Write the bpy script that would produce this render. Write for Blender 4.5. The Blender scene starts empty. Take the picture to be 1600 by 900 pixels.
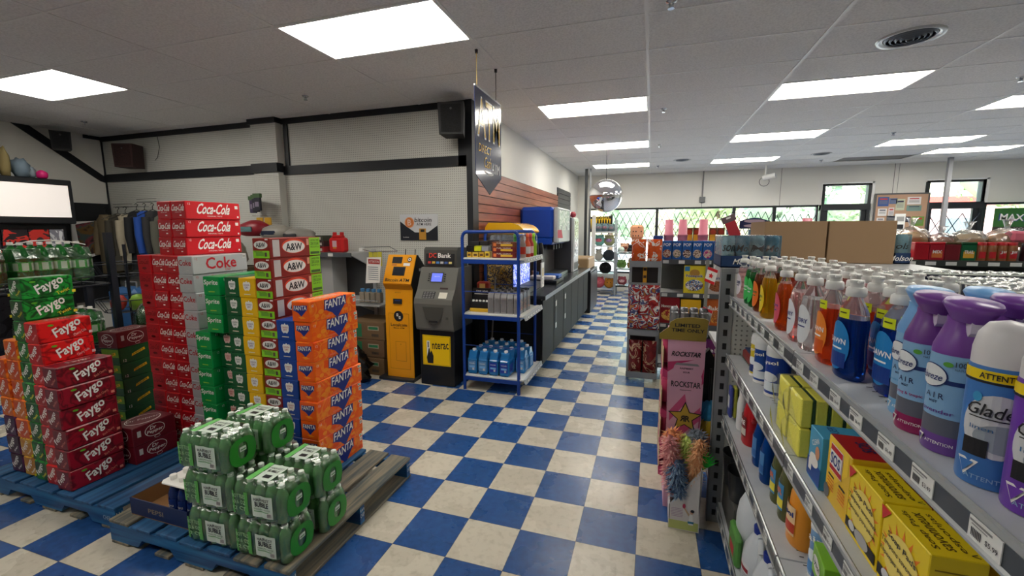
import bpy, bmesh, math, random
from mathutils import Vector, Matrix, noise
S = bpy.context.scene
COL = S.collection
R = random.Random(7)
PI = math.pi
# ---------------------------------------------------------------- camera, world, exposure
cam = bpy.data.objects.new('camera', bpy.data.cameras.new('camera')); COL.objects.link(cam)
cam.data.sensor_width = 36; cam.data.lens = 674.5 / 1600 * 36; cam.data.clip_start = .02; cam.data.clip_end = 300
yaw, pit, rol = .3105, -.1363, -.0037
fw = Vector((-math.sin(yaw) * math.cos(pit), math.cos(yaw) * math.cos(pit), math.sin(pit)))
rt = Vector((math.cos(yaw), math.sin(yaw), 0)); up = rt.cross(fw)
r2 = rt * math.cos(rol) + up * math.sin(rol); u2 = -rt * math.sin(rol) + up * math.cos(rol)
m = Matrix((r2, u2, -fw)).transposed().to_4x4(); m.translation = (0, 0, 1.638); cam.matrix_world = m
S.camera = cam
S.view_settings.view_transform = 'Standard'; S.view_settings.look = 'None'
S.view_settings.exposure = 0.28; S.view_settings.gamma = 1
w = bpy.data.worlds.new('World'); S.world = w; w.use_nodes = True
nt = w.node_tree; sky = nt.nodes.new('ShaderNodeTexSky'); sky.sky_type = 'NISHITA'
sky.sun_elevation = math.radians(48); sky.sun_rotation = math.radians(150); sky.sun_intensity = .25; sky.sun_disc = False
sky.air_density = 1.6; sky.dust_density = 2.5
nt.links.new(sky.outputs[0], nt.nodes['Background'].inputs[0]); nt.nodes['Background'].inputs[1].default_value = 1.7
sun = bpy.data.objects.new('sun', bpy.data.lights.new('sun', 'SUN')); COL.objects.link(sun)
sun.data.energy = 9; sun.data.angle = .02; sun.data.color = (1, .95, .86); sun.rotation_euler = (math.radians(38), 0, math.radians(-150 + 180 + 20))
LAMP = 13.5          # strength of each ceiling light's diffuser
# ---------------------------------------------------------------- materials
def lin(c):
    return tuple((x / 12.92 if x <= .04045 else ((x + .055) / 1.055) ** 2.4) for x in c)
_M = {}
def M(name, rgb=(200, 200, 200), rough=.5, metal=0, trans=0, emit=0, alpha=1, ior=1.45, var=0, vs=8, bump=0, bs=60, coat=0):
    """principled material from an sRGB 0-255 colour, with a small procedural colour variation / bump"""
    if name in _M: return _M[name]
    mt = bpy.data.materials.new(name); mt.use_nodes = True; n = mt.node_tree; b = n.nodes['Principled BSDF']
    c = lin([x / 255 for x in rgb]); b.inputs['Base Color'].default_value = (*c, 1)
    b.inputs['Roughness'].default_value = rough; b.inputs['Metallic'].default_value = metal
    b.inputs['Transmission Weight'].default_value = trans; b.inputs['IOR'].default_value = ior
    b.inputs['Alpha'].default_value = alpha; b.inputs['Coat Weight'].default_value = coat
    if emit: b.inputs['Emission Color'].default_value = (*c, 1); b.inputs['Emission Strength'].default_value = emit
    if var or bump:
        tc = n.nodes.new('ShaderNodeTexCoord')
        if var:
            nz = n.nodes.new('ShaderNodeTexNoise'); nz.inputs['Scale'].default_value = vs; nz.inputs['Detail'].default_value = 6
            mp = n.nodes.new('ShaderNodeMapRange'); mp.inputs[1].default_value = .3; mp.inputs[2].default_value = .7
            mp.inputs[3].default_value = 1 - var; mp.inputs[4].default_value = 1 + var
            mx = n.nodes.new('ShaderNodeVectorMath'); mx.operation = 'SCALE'; mx.inputs[0].default_value = c
            n.links.new(tc.outputs['Object'], nz.inputs['Vector']); n.links.new(nz.outputs['Fac'], mp.inputs[0])
            n.links.new(mp.outputs[0], mx.inputs['Scale']); n.links.new(mx.outputs[0], b.inputs['Base Color'])
        if bump:
            nz = n.nodes.new('ShaderNodeTexNoise'); nz.inputs['Scale'].default_value = bs; nz.inputs['Detail'].default_value = 4
            bp = n.nodes.new('ShaderNodeBump'); bp.inputs['Strength'].default_value = bump; bp.inputs['Distance'].default_value = .01
            n.links.new(tc.outputs['Object'], nz.inputs['Vector']); n.links.new(nz.outputs['Fac'], bp.inputs['Height'])
            n.links.new(bp.outputs[0], b.inputs['Normal'])
    _M[name] = mt; return mt
def K(r, g, b, rough=.45, **k):      # colour straight to material
    return M('paint_%d_%d_%d_%d' % (r, g, b, int(rough * 100)), (r, g, b), rough, **k)
def nodes(mt):
    n = mt.node_tree; return n, n.nodes['Principled BSDF'], n.links
def math_node(n, op, a, b=None, c=None):
    x = n.nodes.new('ShaderNodeMath'); x.operation = op
    for i, v in enumerate((a, b, c)):
        if v is None: continue
        if isinstance(v, (int, float)): x.inputs[i].default_value = v
        else: n.links.new(v, x.inputs[i])
    return x.outputs[0]
def mat_floor():
    mt = M('checker_vinyl', (210, 204, 188), .22); n, b, L = nodes(mt)
    geo = n.nodes.new('ShaderNodeNewGeometry'); sp = n.nodes.new('ShaderNodeSeparateXYZ'); L.new(geo.outputs['Position'], sp.inputs[0])
    x = math_node(n, 'MULTIPLY', math_node(n, 'ADD', sp.outputs[0], 1.2341), 1 / .3048)
    y = math_node(n, 'MULTIPLY', math_node(n, 'ADD', sp.outputs[1], -1.7741), 1 / .3048)
    fx = math_node(n, 'FLOOR', x); fy = math_node(n, 'FLOOR', y)
    par = math_node(n, 'FLOORED_MODULO', math_node(n, 'ADD', fx, fy), 2)     # 0 = blue
    ex = math_node(n, 'ABSOLUTE', math_node(n, 'SUBTRACT', math_node(n, 'FRACT', x), .5))
    ey = math_node(n, 'ABSOLUTE', math_node(n, 'SUBTRACT', math_node(n, 'FRACT', y), .5))
    seam = math_node(n, 'GREATER_THAN', math_node(n, 'MAXIMUM', ex, ey), .4945)
    cid = n.nodes.new('ShaderNodeCombineXYZ'); L.new(fx, cid.inputs[0]); L.new(fy, cid.inputs[1])
    wn = n.nodes.new('ShaderNodeTexWhiteNoise'); L.new(cid.outputs[0], wn.inputs['Vector'])
    nz = n.nodes.new('ShaderNodeTexNoise'); nz.inputs['Scale'].default_value = 26; nz.inputs['Detail'].default_value = 8; L.new(geo.outputs['Position'], nz.inputs['Vector'])
    nb = n.nodes.new('ShaderNodeTexNoise'); nb.inputs['Scale'].default_value = 3.2; nb.inputs['Detail'].default_value = 7; L.new(geo.outputs['Position'], nb.inputs['Vector'])
    def ramp(src, a, ca, bb, cb):
        r = n.nodes.new('ShaderNodeValToRGB'); r.color_ramp.elements[0].position = a; r.color_ramp.elements[0].color = (*lin([v / 255 for v in ca]), 1)
        r.color_ramp.elements[1].position = bb; r.color_ramp.elements[1].color = (*lin([v / 255 for v in cb]), 1); L.new(src, r.inputs[0]); return r.outputs[0]
    cw = ramp(nz.outputs['Fac'], .25, (178, 170, 152), .5, (200, 193, 176))
    cb = ramp(nz.outputs['Fac'], .30, (36, 72, 128), .70, (44, 88, 150))
    mx = n.nodes.new('ShaderNodeMix'); mx.data_type = 'RGBA'; L.new(par, mx.inputs[0]); L.new(cb, mx.inputs[6]); L.new(cw, mx.inputs[7])
    dirt = math_node(n, 'MULTIPLY_ADD', math_node(n, 'SUBTRACT', nb.outputs['Fac'], .5), .32, 1.0)
    dirt = math_node(n, 'MULTIPLY', dirt, math_node(n, 'MULTIPLY_ADD', wn.outputs['Value'], .08, .95))
    dirt = math_node(n, 'MULTIPLY', dirt, math_node(n, 'MULTIPLY_ADD', seam, -.55, 1))
    sc = n.nodes.new('ShaderNodeVectorMath'); sc.operation = 'SCALE'; L.new(mx.outputs[2], sc.inputs[0]); L.new(dirt, sc.inputs['Scale'])
    L.new(sc.outputs[0], b.inputs['Base Color'])
    L.new(math_node(n, 'MULTIPLY_ADD', nb.outputs['Fac'], .35, .10), b.inputs['Roughness'])
    bp = n.nodes.new('ShaderNodeBump'); bp.inputs['Strength'].default_value = .12; bp.inputs['Distance'].default_value = .01; L.new(nb.outputs['Fac'], bp.inputs['Height']); L.new(bp.outputs[0], b.inputs['Normal'])
    return mt
def mat_peg(ax):
    mt = M('pegboard_' + 'xyz'[ax], (206, 206, 200), .5); n, b, L = nodes(mt)
    geo = n.nodes.new('ShaderNodeNewGeometry'); sp = n.nodes.new('ShaderNodeSeparateXYZ'); L.new(geo.outputs['Position'], sp.inputs[0])
    def d(o):
        f = math_node(n, 'FRACT', math_node(n, 'MULTIPLY', o, 1 / .0254)); g = math_node(n, 'SUBTRACT', f, .5); return math_node(n, 'MULTIPLY', g, g)
    rr = math_node(n, 'ADD', d(sp.outputs[ax]), d(sp.outputs[2]))
    hole = math_node(n, 'LESS_THAN', rr, .036)
    mx = n.nodes.new('ShaderNodeMix'); mx.data_type = 'RGBA'; L.new(hole, mx.inputs[0])
    mx.inputs[6].default_value = (*lin((.80, .80, .77)), 1); mx.inputs[7].default_value = (*lin((.50, .50, .48)), 1)
    L.new(mx.outputs[2], b.inputs['Base Color']); return mt
def mat_ceiling():
    mt = M('acoustic_tile', (188, 186, 182), .9); n, b, L = nodes(mt)
    geo = n.nodes.new('ShaderNodeNewGeometry')
    nz = n.nodes.new('ShaderNodeTexNoise'); nz.inputs['Scale'].default_value = 70; nz.inputs['Detail'].default_value = 3; L.new(geo.outputs['Position'], nz.inputs['Vector'])
    mp = n.nodes.new('ShaderNodeMapRange'); mp.inputs[1].default_value = .35; mp.inputs[2].default_value = .6; mp.inputs[3].default_value = .88; mp.inputs[4].default_value = 1.03
    L.new(nz.outputs['Fac'], mp.inputs[0]); sc = n.nodes.new('ShaderNodeVectorMath'); sc.operation = 'SCALE'; sc.inputs[0].default_value = lin((.90, .895, .885))
    L.new(mp.outputs[0], sc.inputs['Scale']); L.new(sc.outputs[0], b.inputs['Base Color'])
    bp = n.nodes.new('ShaderNodeBump'); bp.inputs['Strength'].default_value = .5; bp.inputs['Distance'].default_value = .004; L.new(nz.outputs['Fac'], bp.inputs['Height']); L.new(bp.outputs[0], b.inputs['Normal'])
    return mt
def mat_wood(name, a, c, ax=1, scale=2.2, rough=.5):
    mt = M(name, a, rough); n, b, L = nodes(mt); tc = n.nodes.new('ShaderNodeTexCoord'); mp = n.nodes.new('ShaderNodeMapping')
    sc = [14, 14, 14]; sc[ax] = 1.0; mp.inputs['Scale'].default_value = sc; L.new(tc.outputs['Object'], mp.inputs[0])
    nz = n.nodes.new('ShaderNodeTexNoise'); nz.inputs['Scale'].default_value = scale; nz.inputs['Detail'].default_value = 9; nz.inputs['Distortion'].default_value = .6; L.new(mp.outputs[0], nz.inputs['Vector'])
    r = n.nodes.new('ShaderNodeValToRGB'); r.color_ramp.elements[0].position = .38; r.color_ramp.elements[0].color = (*lin([v / 255 for v in a]), 1)
    r.color_ramp.elements[1].position = .64; r.color_ramp.elements[1].color = (*lin([v / 255 for v in c]), 1); L.new(nz.outputs['Fac'], r.inputs[0]); L.new(r.outputs[0], b.inputs['Base Color'])
    return mt
def mat_blobs(name, cols, scale=9, rough=.35, ramp='CONSTANT', emit=0):
    """a printed or jumbled surface of several colours (voronoi cells or noise clouds)"""
    mt = M(name, (128, 128, 128), rough); n, b, L = nodes(mt); tc = n.nodes.new('ShaderNodeTexCoord')
    v = n.nodes.new('ShaderNodeTexNoise'); v.inputs['Scale'].default_value = scale; v.inputs['Detail'].default_value = 2; v.inputs['Distortion'].default_value = 1.2
    oi = n.nodes.new('ShaderNodeObjectInfo'); ad = n.nodes.new('ShaderNodeVectorMath'); ad.operation = 'MULTIPLY_ADD'; L.new(oi.outputs['Random'], ad.inputs[0]); ad.inputs[1].default_value = (9, 7, 5); L.new(tc.outputs['Object'], ad.inputs[2]); L.new(ad.outputs[0], v.inputs['Vector'])
    r = n.nodes.new('ShaderNodeValToRGB'); r.color_ramp.interpolation = ramp; e = r.color_ramp.elements; k = len(cols)
    while len(e) < k: e.new(.5)
    for i, c in enumerate(cols): e[i].position = .30 + .40 * i / k; e[i].color = (*lin([q / 255 for q in c]), 1)
    L.new(v.outputs['Fac'], r.inputs[0]); L.new(r.outputs[0], b.inputs['Base Color'])
    if emit: L.new(r.outputs[0], b.inputs['Emission Color']); b.inputs['Emission Strength'].default_value = emit
    return mt
def mat_film(name='shrink_film', tint=(1, 1, 1), keep=.82, rough=.08):
    """thin clear plastic: mostly see-through with a glossy sheen"""
    if name in _M: return _M[name]
    mt = bpy.data.materials.new(name); mt.use_nodes = True; n = mt.node_tree; n.nodes.clear()
    o = n.nodes.new('ShaderNodeOutputMaterial'); t = n.nodes.new('ShaderNodeBsdfTransparent'); t.inputs[0].default_value = (*tint, 1)
    g = n.nodes.new('ShaderNodeBsdfGlossy'); g.inputs['Roughness'].default_value = rough; lw = n.nodes.new('ShaderNodeLayerWeight'); lw.inputs[0].default_value = .25
    mp = n.nodes.new('ShaderNodeMapRange'); mp.inputs[3].default_value = 1 - keep; mp.inputs[4].default_value = .9 if keep < .95 else .3; n.links.new(lw.outputs['Fresnel'], mp.inputs[0])
    tc = n.nodes.new('ShaderNodeTexCoord'); nz = n.nodes.new('ShaderNodeTexNoise'); nz.inputs['Scale'].default_value = 14 if 'glass' not in name else .3
    bp = n.nodes.new('ShaderNodeBump'); bp.inputs['Strength'].default_value = .6 if 'glass' not in name else .01; bp.inputs['Distance'].default_value = .02
    n.links.new(tc.outputs['Object'], nz.inputs['Vector']); n.links.new(nz.outputs['Fac'], bp.inputs['Height']); n.links.new(bp.outputs[0], g.inputs['Normal'])
    x = n.nodes.new('ShaderNodeMixShader'); n.links.new(mp.outputs[0], x.inputs[0]); n.links.new(t.outputs[0], x.inputs[1]); n.links.new(g.outputs[0], x.inputs[2]); n.links.new(x.outputs[0], o.inputs[0])
    _M[name] = mt; return mt
# ---------------------------------------------------------------- mesh builder
class MB:
    def __init__(s): s.v = []; s.f = []; s.mi = []; s.sm = []; s.m = []; s.T = None
    def mat(s, mt):
        if mt not in s.m: s.m.append(mt)
        return s.m.index(mt)
    def add(s, vs, fs, mt, smooth=False):
        o = len(s.v); i = s.mat(mt)
        s.v += [tuple(s.T @ Vector(p)) if s.T else tuple(p) for p in vs]
        for f in fs: s.f.append(tuple(o + k for k in f)); s.mi.append(i); s.sm.append(smooth)
        return s
    def box(s, x0, y0, z0, x1, y1, z1, mt, bev=0):
        if x1 < x0: x0, x1 = x1, x0
        if y1 < y0: y0, y1 = y1, y0
        if z1 < z0: z0, z1 = z1, z0
        if not bev:
            vs = [(x, y, z) for z in (z0, z1) for y in (y0, y1) for x in (x0, x1)]
            return s.add(vs, [(0, 2, 3, 1), (4, 5, 7, 6), (0, 1, 5, 4), (2, 6, 7, 3), (0, 4, 6, 2), (1, 3, 7, 5)], mt)
        b = bev; vs = []; idx = {}
        for i in (0, 1):
            for j in (0, 1):
                for k in (0, 1):
                    c = [(x0, x1)[i], (y0, y1)[j], (z0, z1)[k]]; d = [(1, -1)[i] * b, (1, -1)[j] * b, (1, -1)[k] * b]
                    for a in range(3):
                        p = list(c)
                        for q in range(3):
                            if q != a: p[q] += d[q]
                        idx[i, j, k, a] = len(vs); vs.append(tuple(p))
        fs = []
        def q(*l): return tuple(idx[t] for t in l)
        for a in range(3):
            for e in (0, 1):
                o = [t for t in range(3) if t != a]; l = []
                for (p, r) in ((0, 0), (1, 0), (1, 1), (0, 1)):
                    t = [0, 0, 0]; t[a] = e; t[o[0]] = p; t[o[1]] = r; l.append((*t, a))
                fs.append(q(*l))
        for a in range(3):
            o = [t for t in range(3) if t != a]
            for p in (0, 1):
                for r in (0, 1):
                    t0 = [0, 0, 0]; t0[o[0]] = p; t0[o[1]] = r; t1 = list(t0); t1[a] = 1
                    fs.append(q((*t0, o[0]), (*t1, o[0]), (*t1, o[1]), (*t0, o[1])))
        for i in (0, 1):
            for j in (0, 1):
                for k in (0, 1): fs.append(q((i, j, k, 0), (i, j, k, 1), (i, j, k, 2)))
        # orient outwards
        c = Vector(((x0 + x1) / 2, (y0 + y1) / 2, (z0 + z1) / 2)); out = []
        for f in fs:
            P = [Vector(vs[t]) for t in f]; nn = (P[1] - P[0]).cross(P[2] - P[0]); g = sum(P, Vector()) / len(P)
            out.append(f if nn.dot(g - c) > 0 else tuple(reversed(f)))
        return s.add(vs, out, mt)
    def lathe(s, prof, mt, c=(0, 0, 0), n=20, sx=1, sy=1, smooth=True, cap=True, a0=0):
        vs = []; fs = []; k = len(prof)
        for (r, z) in prof:
            for i in range(n):
                a = a0 + 2 * PI * i / n; vs.append((c[0] + r * sx * math.cos(a), c[1] + r * sy * math.sin(a), c[2] + z))
        for j in range(k - 1):
            for i in range(n): fs.append((j * n + i, j * n + (i + 1) % n, (j + 1) * n + (i + 1) % n, (j + 1) * n + i))
        s.add(vs, fs, mt, smooth)
        if cap:
            s.add([vs[i] for i in range(n)], [tuple(reversed(range(n)))], mt); s.add([vs[(k - 1) * n + i] for i in range(n)], [tuple(range(n))], mt)
        return s
    def cyl(s, p, q, r, mt, n=10, r2=None, smooth=True):
        p = Vector(p); q = Vector(q); d = (q - p).normalized(); a = d.orthogonal().normalized(); b = d.cross(a); r2 = r if r2 is None else r2; vs = []
        for (o, rr) in ((p, r), (q, r2)):
            for i in range(n):
                t = 2 * PI * i / n; vs.append(tuple(o + a * rr * math.cos(t) + b * rr * math.sin(t)))
        s.add(vs, [(i, (i + 1) % n, n + (i + 1) % n, n + i) for i in range(n)], mt, smooth)
        s.add(vs, [tuple(reversed(range(n))), tuple(range(n, 2 * n))], mt); return s
    def tube(s, pts, r, mt, n=6):
        for a, b in zip(pts, pts[1:]):
            if (Vector(a) - Vector(b)).length > 1e-5: s.cyl(a, b, r, mt, n)
        return s
    def prism(s, pts, f0, f1, mt):      # 2-D outline, two mappings to 3-D (front, back)
        n = len(pts); vs = [f0(*p) for p in pts] + [f1(*p) for p in pts]
        s.add(vs, [tuple(range(n)), tuple(reversed(range(n, 2 * n)))] + [(i, n + i, n + (i + 1) % n, (i + 1) % n) for i in range(n)], mt); return s
    def blob(s, c, r, mt, n=14, amp=.12, f=2.2, seed=0, smooth=True, flat=0):
        rx, ry, rz = r if isinstance(r, (tuple, list)) else (r, r, r); vs = []; k = n // 2; fs = []
        for j in range(k + 1):
            t = PI * j / k
            for i in range(n):
                a = 2 * PI * i / n; d = Vector((math.sin(t) * math.cos(a), math.sin(t) * math.sin(a), math.cos(t)))
                g = 1 + amp * noise.noise(d * f + Vector((seed * 7.3, seed * 1.7, seed))); z = d.z * rz * g
                if flat and z < -rz * flat: z = -rz * flat
                vs.append((c[0] + d.x * rx * g, c[1] + d.y * ry * g, c[2] + z))
        for j in range(k):
            for i in range(n): fs.append((j * n + i, (j + 1) * n + i, (j + 1) * n + (i + 1) % n, j * n + (i + 1) % n))
        return s.add(vs, fs, mt, smooth)
    # decals: g maps (x, y, layer height) to 3-D
    def dshape(s, g, xs, lo, hi, mt, l=1):
        e = l * .0007; vs = []
        for x in xs: vs += [g(x, lo(x), e), g(x, hi(x), e)]
        return s.add(vs, [(2 * i, 2 * i + 2, 2 * i + 3, 2 * i + 1) for i in range(len(xs) - 1)], mt)
    def drect(s, g, cx, cy, w, h, mt, l=1, n=1):
        return s.dshape(g, [cx - w / 2 + w * i / n for i in range(n + 1)], lambda x: cy - h / 2, lambda x: cy + h / 2, mt, l)
    def dell(s, g, cx, cy, rx, ry, mt, l=1, n=12):
        xs = [cx - rx * math.cos(PI * i / n) for i in range(n + 1)]
        q = lambda x: ry * math.sqrt(max(0, 1 - ((x - cx) / rx) ** 2))
        return s.dshape(g, xs, lambda x: cy - q(x), lambda x: cy + q(x), mt, l)
    def dpoly(s, g, pts, mt, l=1):
        e = l * .0007; return s.add([g(x, y, e) for x, y in pts], [tuple(range(len(pts)))], mt)
    def dtext(s, g, t, cx, cy, h, mt, l=2, w=None, bold=0, shear=0, rot=0, mirror=False):
        vs, fs, bw, bh, y0 = text_mesh(t, bold); k = h / bh; kx = k if w is None else w / bw; e = l * .0007; out = []
        ca, sa = math.cos(rot), math.sin(rot)
        for x, y in vs:
            X = (x - bw / 2) * kx; Y = (y - y0 - bh / 2) * k; X += shear * Y
            out.append(g(cx + X * ca - Y * sa, cy + X * sa + Y * ca, e))
        return s.add(out, fs, mt)
    def build(s, name, parent=None, loc=None, rz=0):
        me = bpy.data.meshes.new(name); me.from_pydata(s.v, [], s.f)
        for mt in s.m: me.materials.append(mt)
        me.polygons.foreach_set('material_index', s.mi); me.polygons.foreach_set('use_smooth', s.sm); me.update()
        o = bpy.data.objects.new(name, me); COL.objects.link(o)
        if loc is not None: o.location = loc
        if rz: o.rotation_euler = (0, 0, rz)
        if parent: o.parent = parent
        return o
_T = {}
def text_mesh(t, bold=0):
    if (t, bold) in _T: return _T[t, bold]
    cu = bpy.data.curves.new('t', 'FONT'); cu.body = t; cu.size = 1; cu.offset = min(bold * .38, .022); cu.resolution_u = 2; cu.dimensions = '2D'; cu.fill_mode = 'BOTH'
    o = bpy.data.objects.new('t', cu); COL.objects.link(o); dg = bpy.context.evaluated_depsgraph_get(); dg.update()
    me = bpy.data.meshes.new_from_object(o.evaluated_get(dg)); vs = [(v.co.x, v.co.y) for v in me.vertices]; fs = [tuple(p.vertices) for p in me.polygons]
    bpy.data.objects.remove(o); bpy.data.curves.remove(cu); bpy.data.meshes.remove(me)
    x0 = min(v[0] for v in vs); x1 = max(v[0] for v in vs); y0 = min(v[1] for v in vs); y1 = max(v[1] for v in vs)
    vs = [(x - x0, y) for x, y in vs]; _T[t, bold] = (vs, fs, x1 - x0, y1 - y0, y0); return _T[t, bold]
def pl(o, u, v):
    o = Vector(o); u = Vector(u).normalized(); v = Vector(v).normalized(); n = u.cross(v)
    return lambda x, y, l=0: tuple(o + u * x + v * y + n * l)
def cy(c, rx, ry, a0):      # x is arc length round the vertical axis from angle a0, y is height
    rr = (rx + ry) / 2
    def g(x, y, l=0):
        a = a0 + x / rr; return (c[0] + (rx + l) * math.cos(a), c[1] + (ry + l) * math.sin(a), c[2] + y)
    return g
def FR(x, y, z): return pl((x, y, z), (1, 0, 0), (0, 0, 1))      # faces -Y
def RI(x, y, z): return pl((x, y, z), (0, 1, 0), (0, 0, 1))      # faces +X
def LE(x, y, z): return pl((x, y, z), (0, -1, 0), (0, 0, 1))     # faces -X
def BK(x, y, z): return pl((x, y, z), (-1, 0, 0), (0, 0, 1))     # faces +Y
def TP(x, y, z): return pl((x, y, z), (1, 0, 0), (0, 1, 0))      # faces up
def DN(x, y, z): return pl((x, y, z), (1, 0, 0), (0, -1, 0))     # faces down
def thing(name, label, cat, loc=(0, 0, 0), rz=0, group=None):
    o = bpy.data.objects.new(name, None); o.empty_display_size = .1; COL.objects.link(o); o.location = loc; o.rotation_euler = (0, 0, rz)
    return tag(o, label, cat, group)
def tag(o, label, cat, group=None, kind=None):
    o['label'] = label; o['category'] = cat
    if group: o['group'] = group
    if kind: o['kind'] = kind
    return o
def st(name, mb):
    o = mb.build(name); o['kind'] = 'structure'; return o
_kids = {}
def kids(o):
    return [c for c in COL.objects if c.parent == o]
def dup(root, loc, rz=0, label=None, group=None, cache={}):
    key = root.name
    if key not in cache: cache[key] = [(c, kids(c)) for c in kids(root)]
    r = root.copy(); COL.objects.link(r); r.location = loc; r.rotation_euler = (0, 0, rz)
    if label: r['label'] = label
    if group: r['group'] = group
    for c, gs in cache[key]:
        d = c.copy(); COL.objects.link(d); d.parent = r
        for g in gs: e = g.copy(); COL.objects.link(e); e.parent = d
    return r
class Proto:
    """first call places the original, later calls place copies"""
    def __init__(s, make): s.make = make; s.o = None
    def __call__(s, loc, rz=0, label=None, group=None):
        if s.o is None:
            s.o = s.make(); r = s.o; r.location = loc; r.rotation_euler = (0, 0, rz)
            if label: r['label'] = label
            if group: r['group'] = group
            return r
        return dup(s.o, loc, rz, label, group)
ORD = ['lowest', 'second', 'third', 'fourth', 'fifth', 'sixth', 'seventh', 'eighth', 'ninth', 'tenth', 'eleventh', 'twelfth', 'thirteenth']
WHITE = K(236, 236, 232); BLACK = K(20, 20, 22); CHROME = M('chrome', (190, 192, 195), .18, 1); STEEL = M('brushed_steel', (150, 152, 155), .32, 1)
DARKM = M('dark_metal', (38, 40, 44), .45, .3); SHELF = M('shelf_enamel', (178, 180, 180), .35, var=.03); RAIL = K(84, 88, 92, .35); TAG = K(225, 226, 222, .4)
INK = K(30, 30, 34, .5); FILM = mat_film()
# ================================================================ ROOM
CZ = 3.018; XA = -1.92; YP = 4.52; XL = -7.92; YB = 11.8; XR = 9.5; YF = -5.0
CX0, CY0 = -.0829, 3.1379
floor = MB(); floor.add([(XL, YF, 0), (XR, YF, 0), (XR, YB, 0), (XL, YB, 0)], [(0, 1, 2, 3)], mat_floor()); st('floor', floor)
WALL = M('wall_paint', (222, 220, 212), .7, var=.02, vs=1.5); TRIM = K(24, 27, 32, .5); PEG0 = mat_peg(0)
CEIL = mat_ceiling(); GRID = M('t_bar_white', (226, 225, 222), .4)
LIT = {(-2, -1): 'd', (-5, -1): 'd', (-1, 3): 't', (-1, 7): 'd', (-1, 11): 'd', (1, 3): 't', (1, 7): 'd', (1, 11): 'd', (3, 5): 't', (3, 9): 'd', (4, 11): 'd',
       (1, -3): 'd', (-2, -6): 'd', (-5, -6): 'd', (4, 0): 'd', (5, 5): 'd'}  # this row: unseen fixtures added to light the room
ce = MB(); tb = MB()
r0, r1 = -14, 15; m0, m1 = -7, 8
for mm in range(m0, m1):
    for rr in range(r0, r1):
        x0 = CX0 + mm * 1.2192; y0 = CY0 + rr * .6096; x1 = x0 + 1.2192; y1 = y0 + .6096
        x0 = max(x0, XL); x1 = min(x1, XR); y0 = max(y0, YF); y1 = min(y1, YB)
        if x1 <= x0 or y1 <= y0 or (mm, rr) in LIT or (mm, rr) == (3, 12): continue
        if y0 >= YP + .5 and x1 <= XA - .2: continue
        ce.add([(x0, y0, CZ), (x0, y1, CZ), (x1, y1, CZ), (x1, y0, CZ)], [(0, 1, 2, 3)], CEIL)
x0 = CX0 + 3 * 1.2192; y0 = CY0 + 12 * .6096
ce.box(x0, y0, CZ + .01, x0 + 1.2192, y0 + .6096, CZ + .012, K(120, 118, 114, .8))
st('ceiling', ce)
for mm in range(m0 + 1, m1):
    x = CX0 + mm * 1.2192
    ye = YB if x > XA else YP
    tb.box(x - .012, YF, CZ - .004, x + .012, ye, CZ + .002, GRID)
for rr in range(r0 + 1, r1):
    y = CY0 + rr * .6096; xs = XL if y < YP else XA
    tb.box(xs, y - .008, CZ - .003, XR, y + .008, CZ + .002, GRID)
st('trim_1', tb)
# roof slab above keeps daylight out
rf = MB(); rf.box(XL - .3, YF - .3, CZ + .35, XR + .3, YB + .3, CZ + .45, K(90, 90, 90)); st('trim_2', rf)
# peg wall (faces the camera) with its shallow column, and the left wall
p = MB(); p.box(XL, YP, 0, XA, YP + .12, CZ + .3, PEG0); st('wall_middle', p)
p = MB(); p.box(-4.90, YP - .10, 0, -4.50, YP, CZ, PEG0); st('wall_column', p)
t = MB()
t.box(XL, YP - .02, 2.95, XA, YP, CZ, TRIM); t.box(XL, YP - .02, 2.36, -4.9, YP, 2.47, TRIM); t.box(-4.5, YP - .02, 2.33, XA, YP, 2.44, TRIM)
t.box(-4.91, YP - .13, 2.36, -4.49, YP - .02, 2.47, TRIM); t.box(-4.92, YP - .13, 2.955, -4.48, YP - .02, CZ, TRIM)
t.box(-4.46, YP - .02, 2.44, -4.40, YP, 2.96, TRIM); t.box(-2.06, YP - .02, 2.33, XA, YP, 3.0, TRIM); t.box(XA - .04, YP - .03, 0, XA + .03, YP + .13, CZ, TRIM)
t.box(XL, YP - .015, 0, XL + .02, YP, CZ, TRIM)
st('trim_3', t)
p = MB(); p.box(XL - .12, YF, 0, XL, YP + .12, CZ + .3, WALL); st('wall_left', p)
t = MB(); t.prism([(3.55, 3.018), (3.72, 3.018), (4.5, 2.44), (4.5, 2.35), (4.44, 2.37)], lambda y, z: (XL + .02, y, z), lambda y, z: (XL, y, z), TRIM)
t.box(XL, 4.3, 2.97, XL + .02, YP, CZ, TRIM); st('trim_4', t)
p = MB(); p.box(XA - .12, YP + .12, 0, XA, YB, CZ + .3, WALL); st('wall_aisle', p)
# slat boards on the aisle wall
WS = mat_wood('slatwall_cherry', (128, 66, 44), (160, 92, 62), 1, 1.5, .35); GS = K(62, 64, 66, .4); GAP = K(40, 24, 20, .7)
s1 = MB(); s2 = MB()
s1.box(XA, 4.60, .9, XA + .008, 9.1, 2.33, GAP)
for k in range(14): s1.box(XA + .008, 4.60, .93 + k * .1, XA + .022, 9.1, 1.02 + k * .1, WS)
s2.box(XA, 9.1, .9, XA + .008, 10.6, 2.5, K(28, 28, 30))
for k in range(15): s2.box(XA + .008, 9.1, .93 + k * .1045, XA + .022, 10.6, 1.022 + k * .1045, GS)
st('trim_5', s1); st('trim_6', s2)
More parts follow.
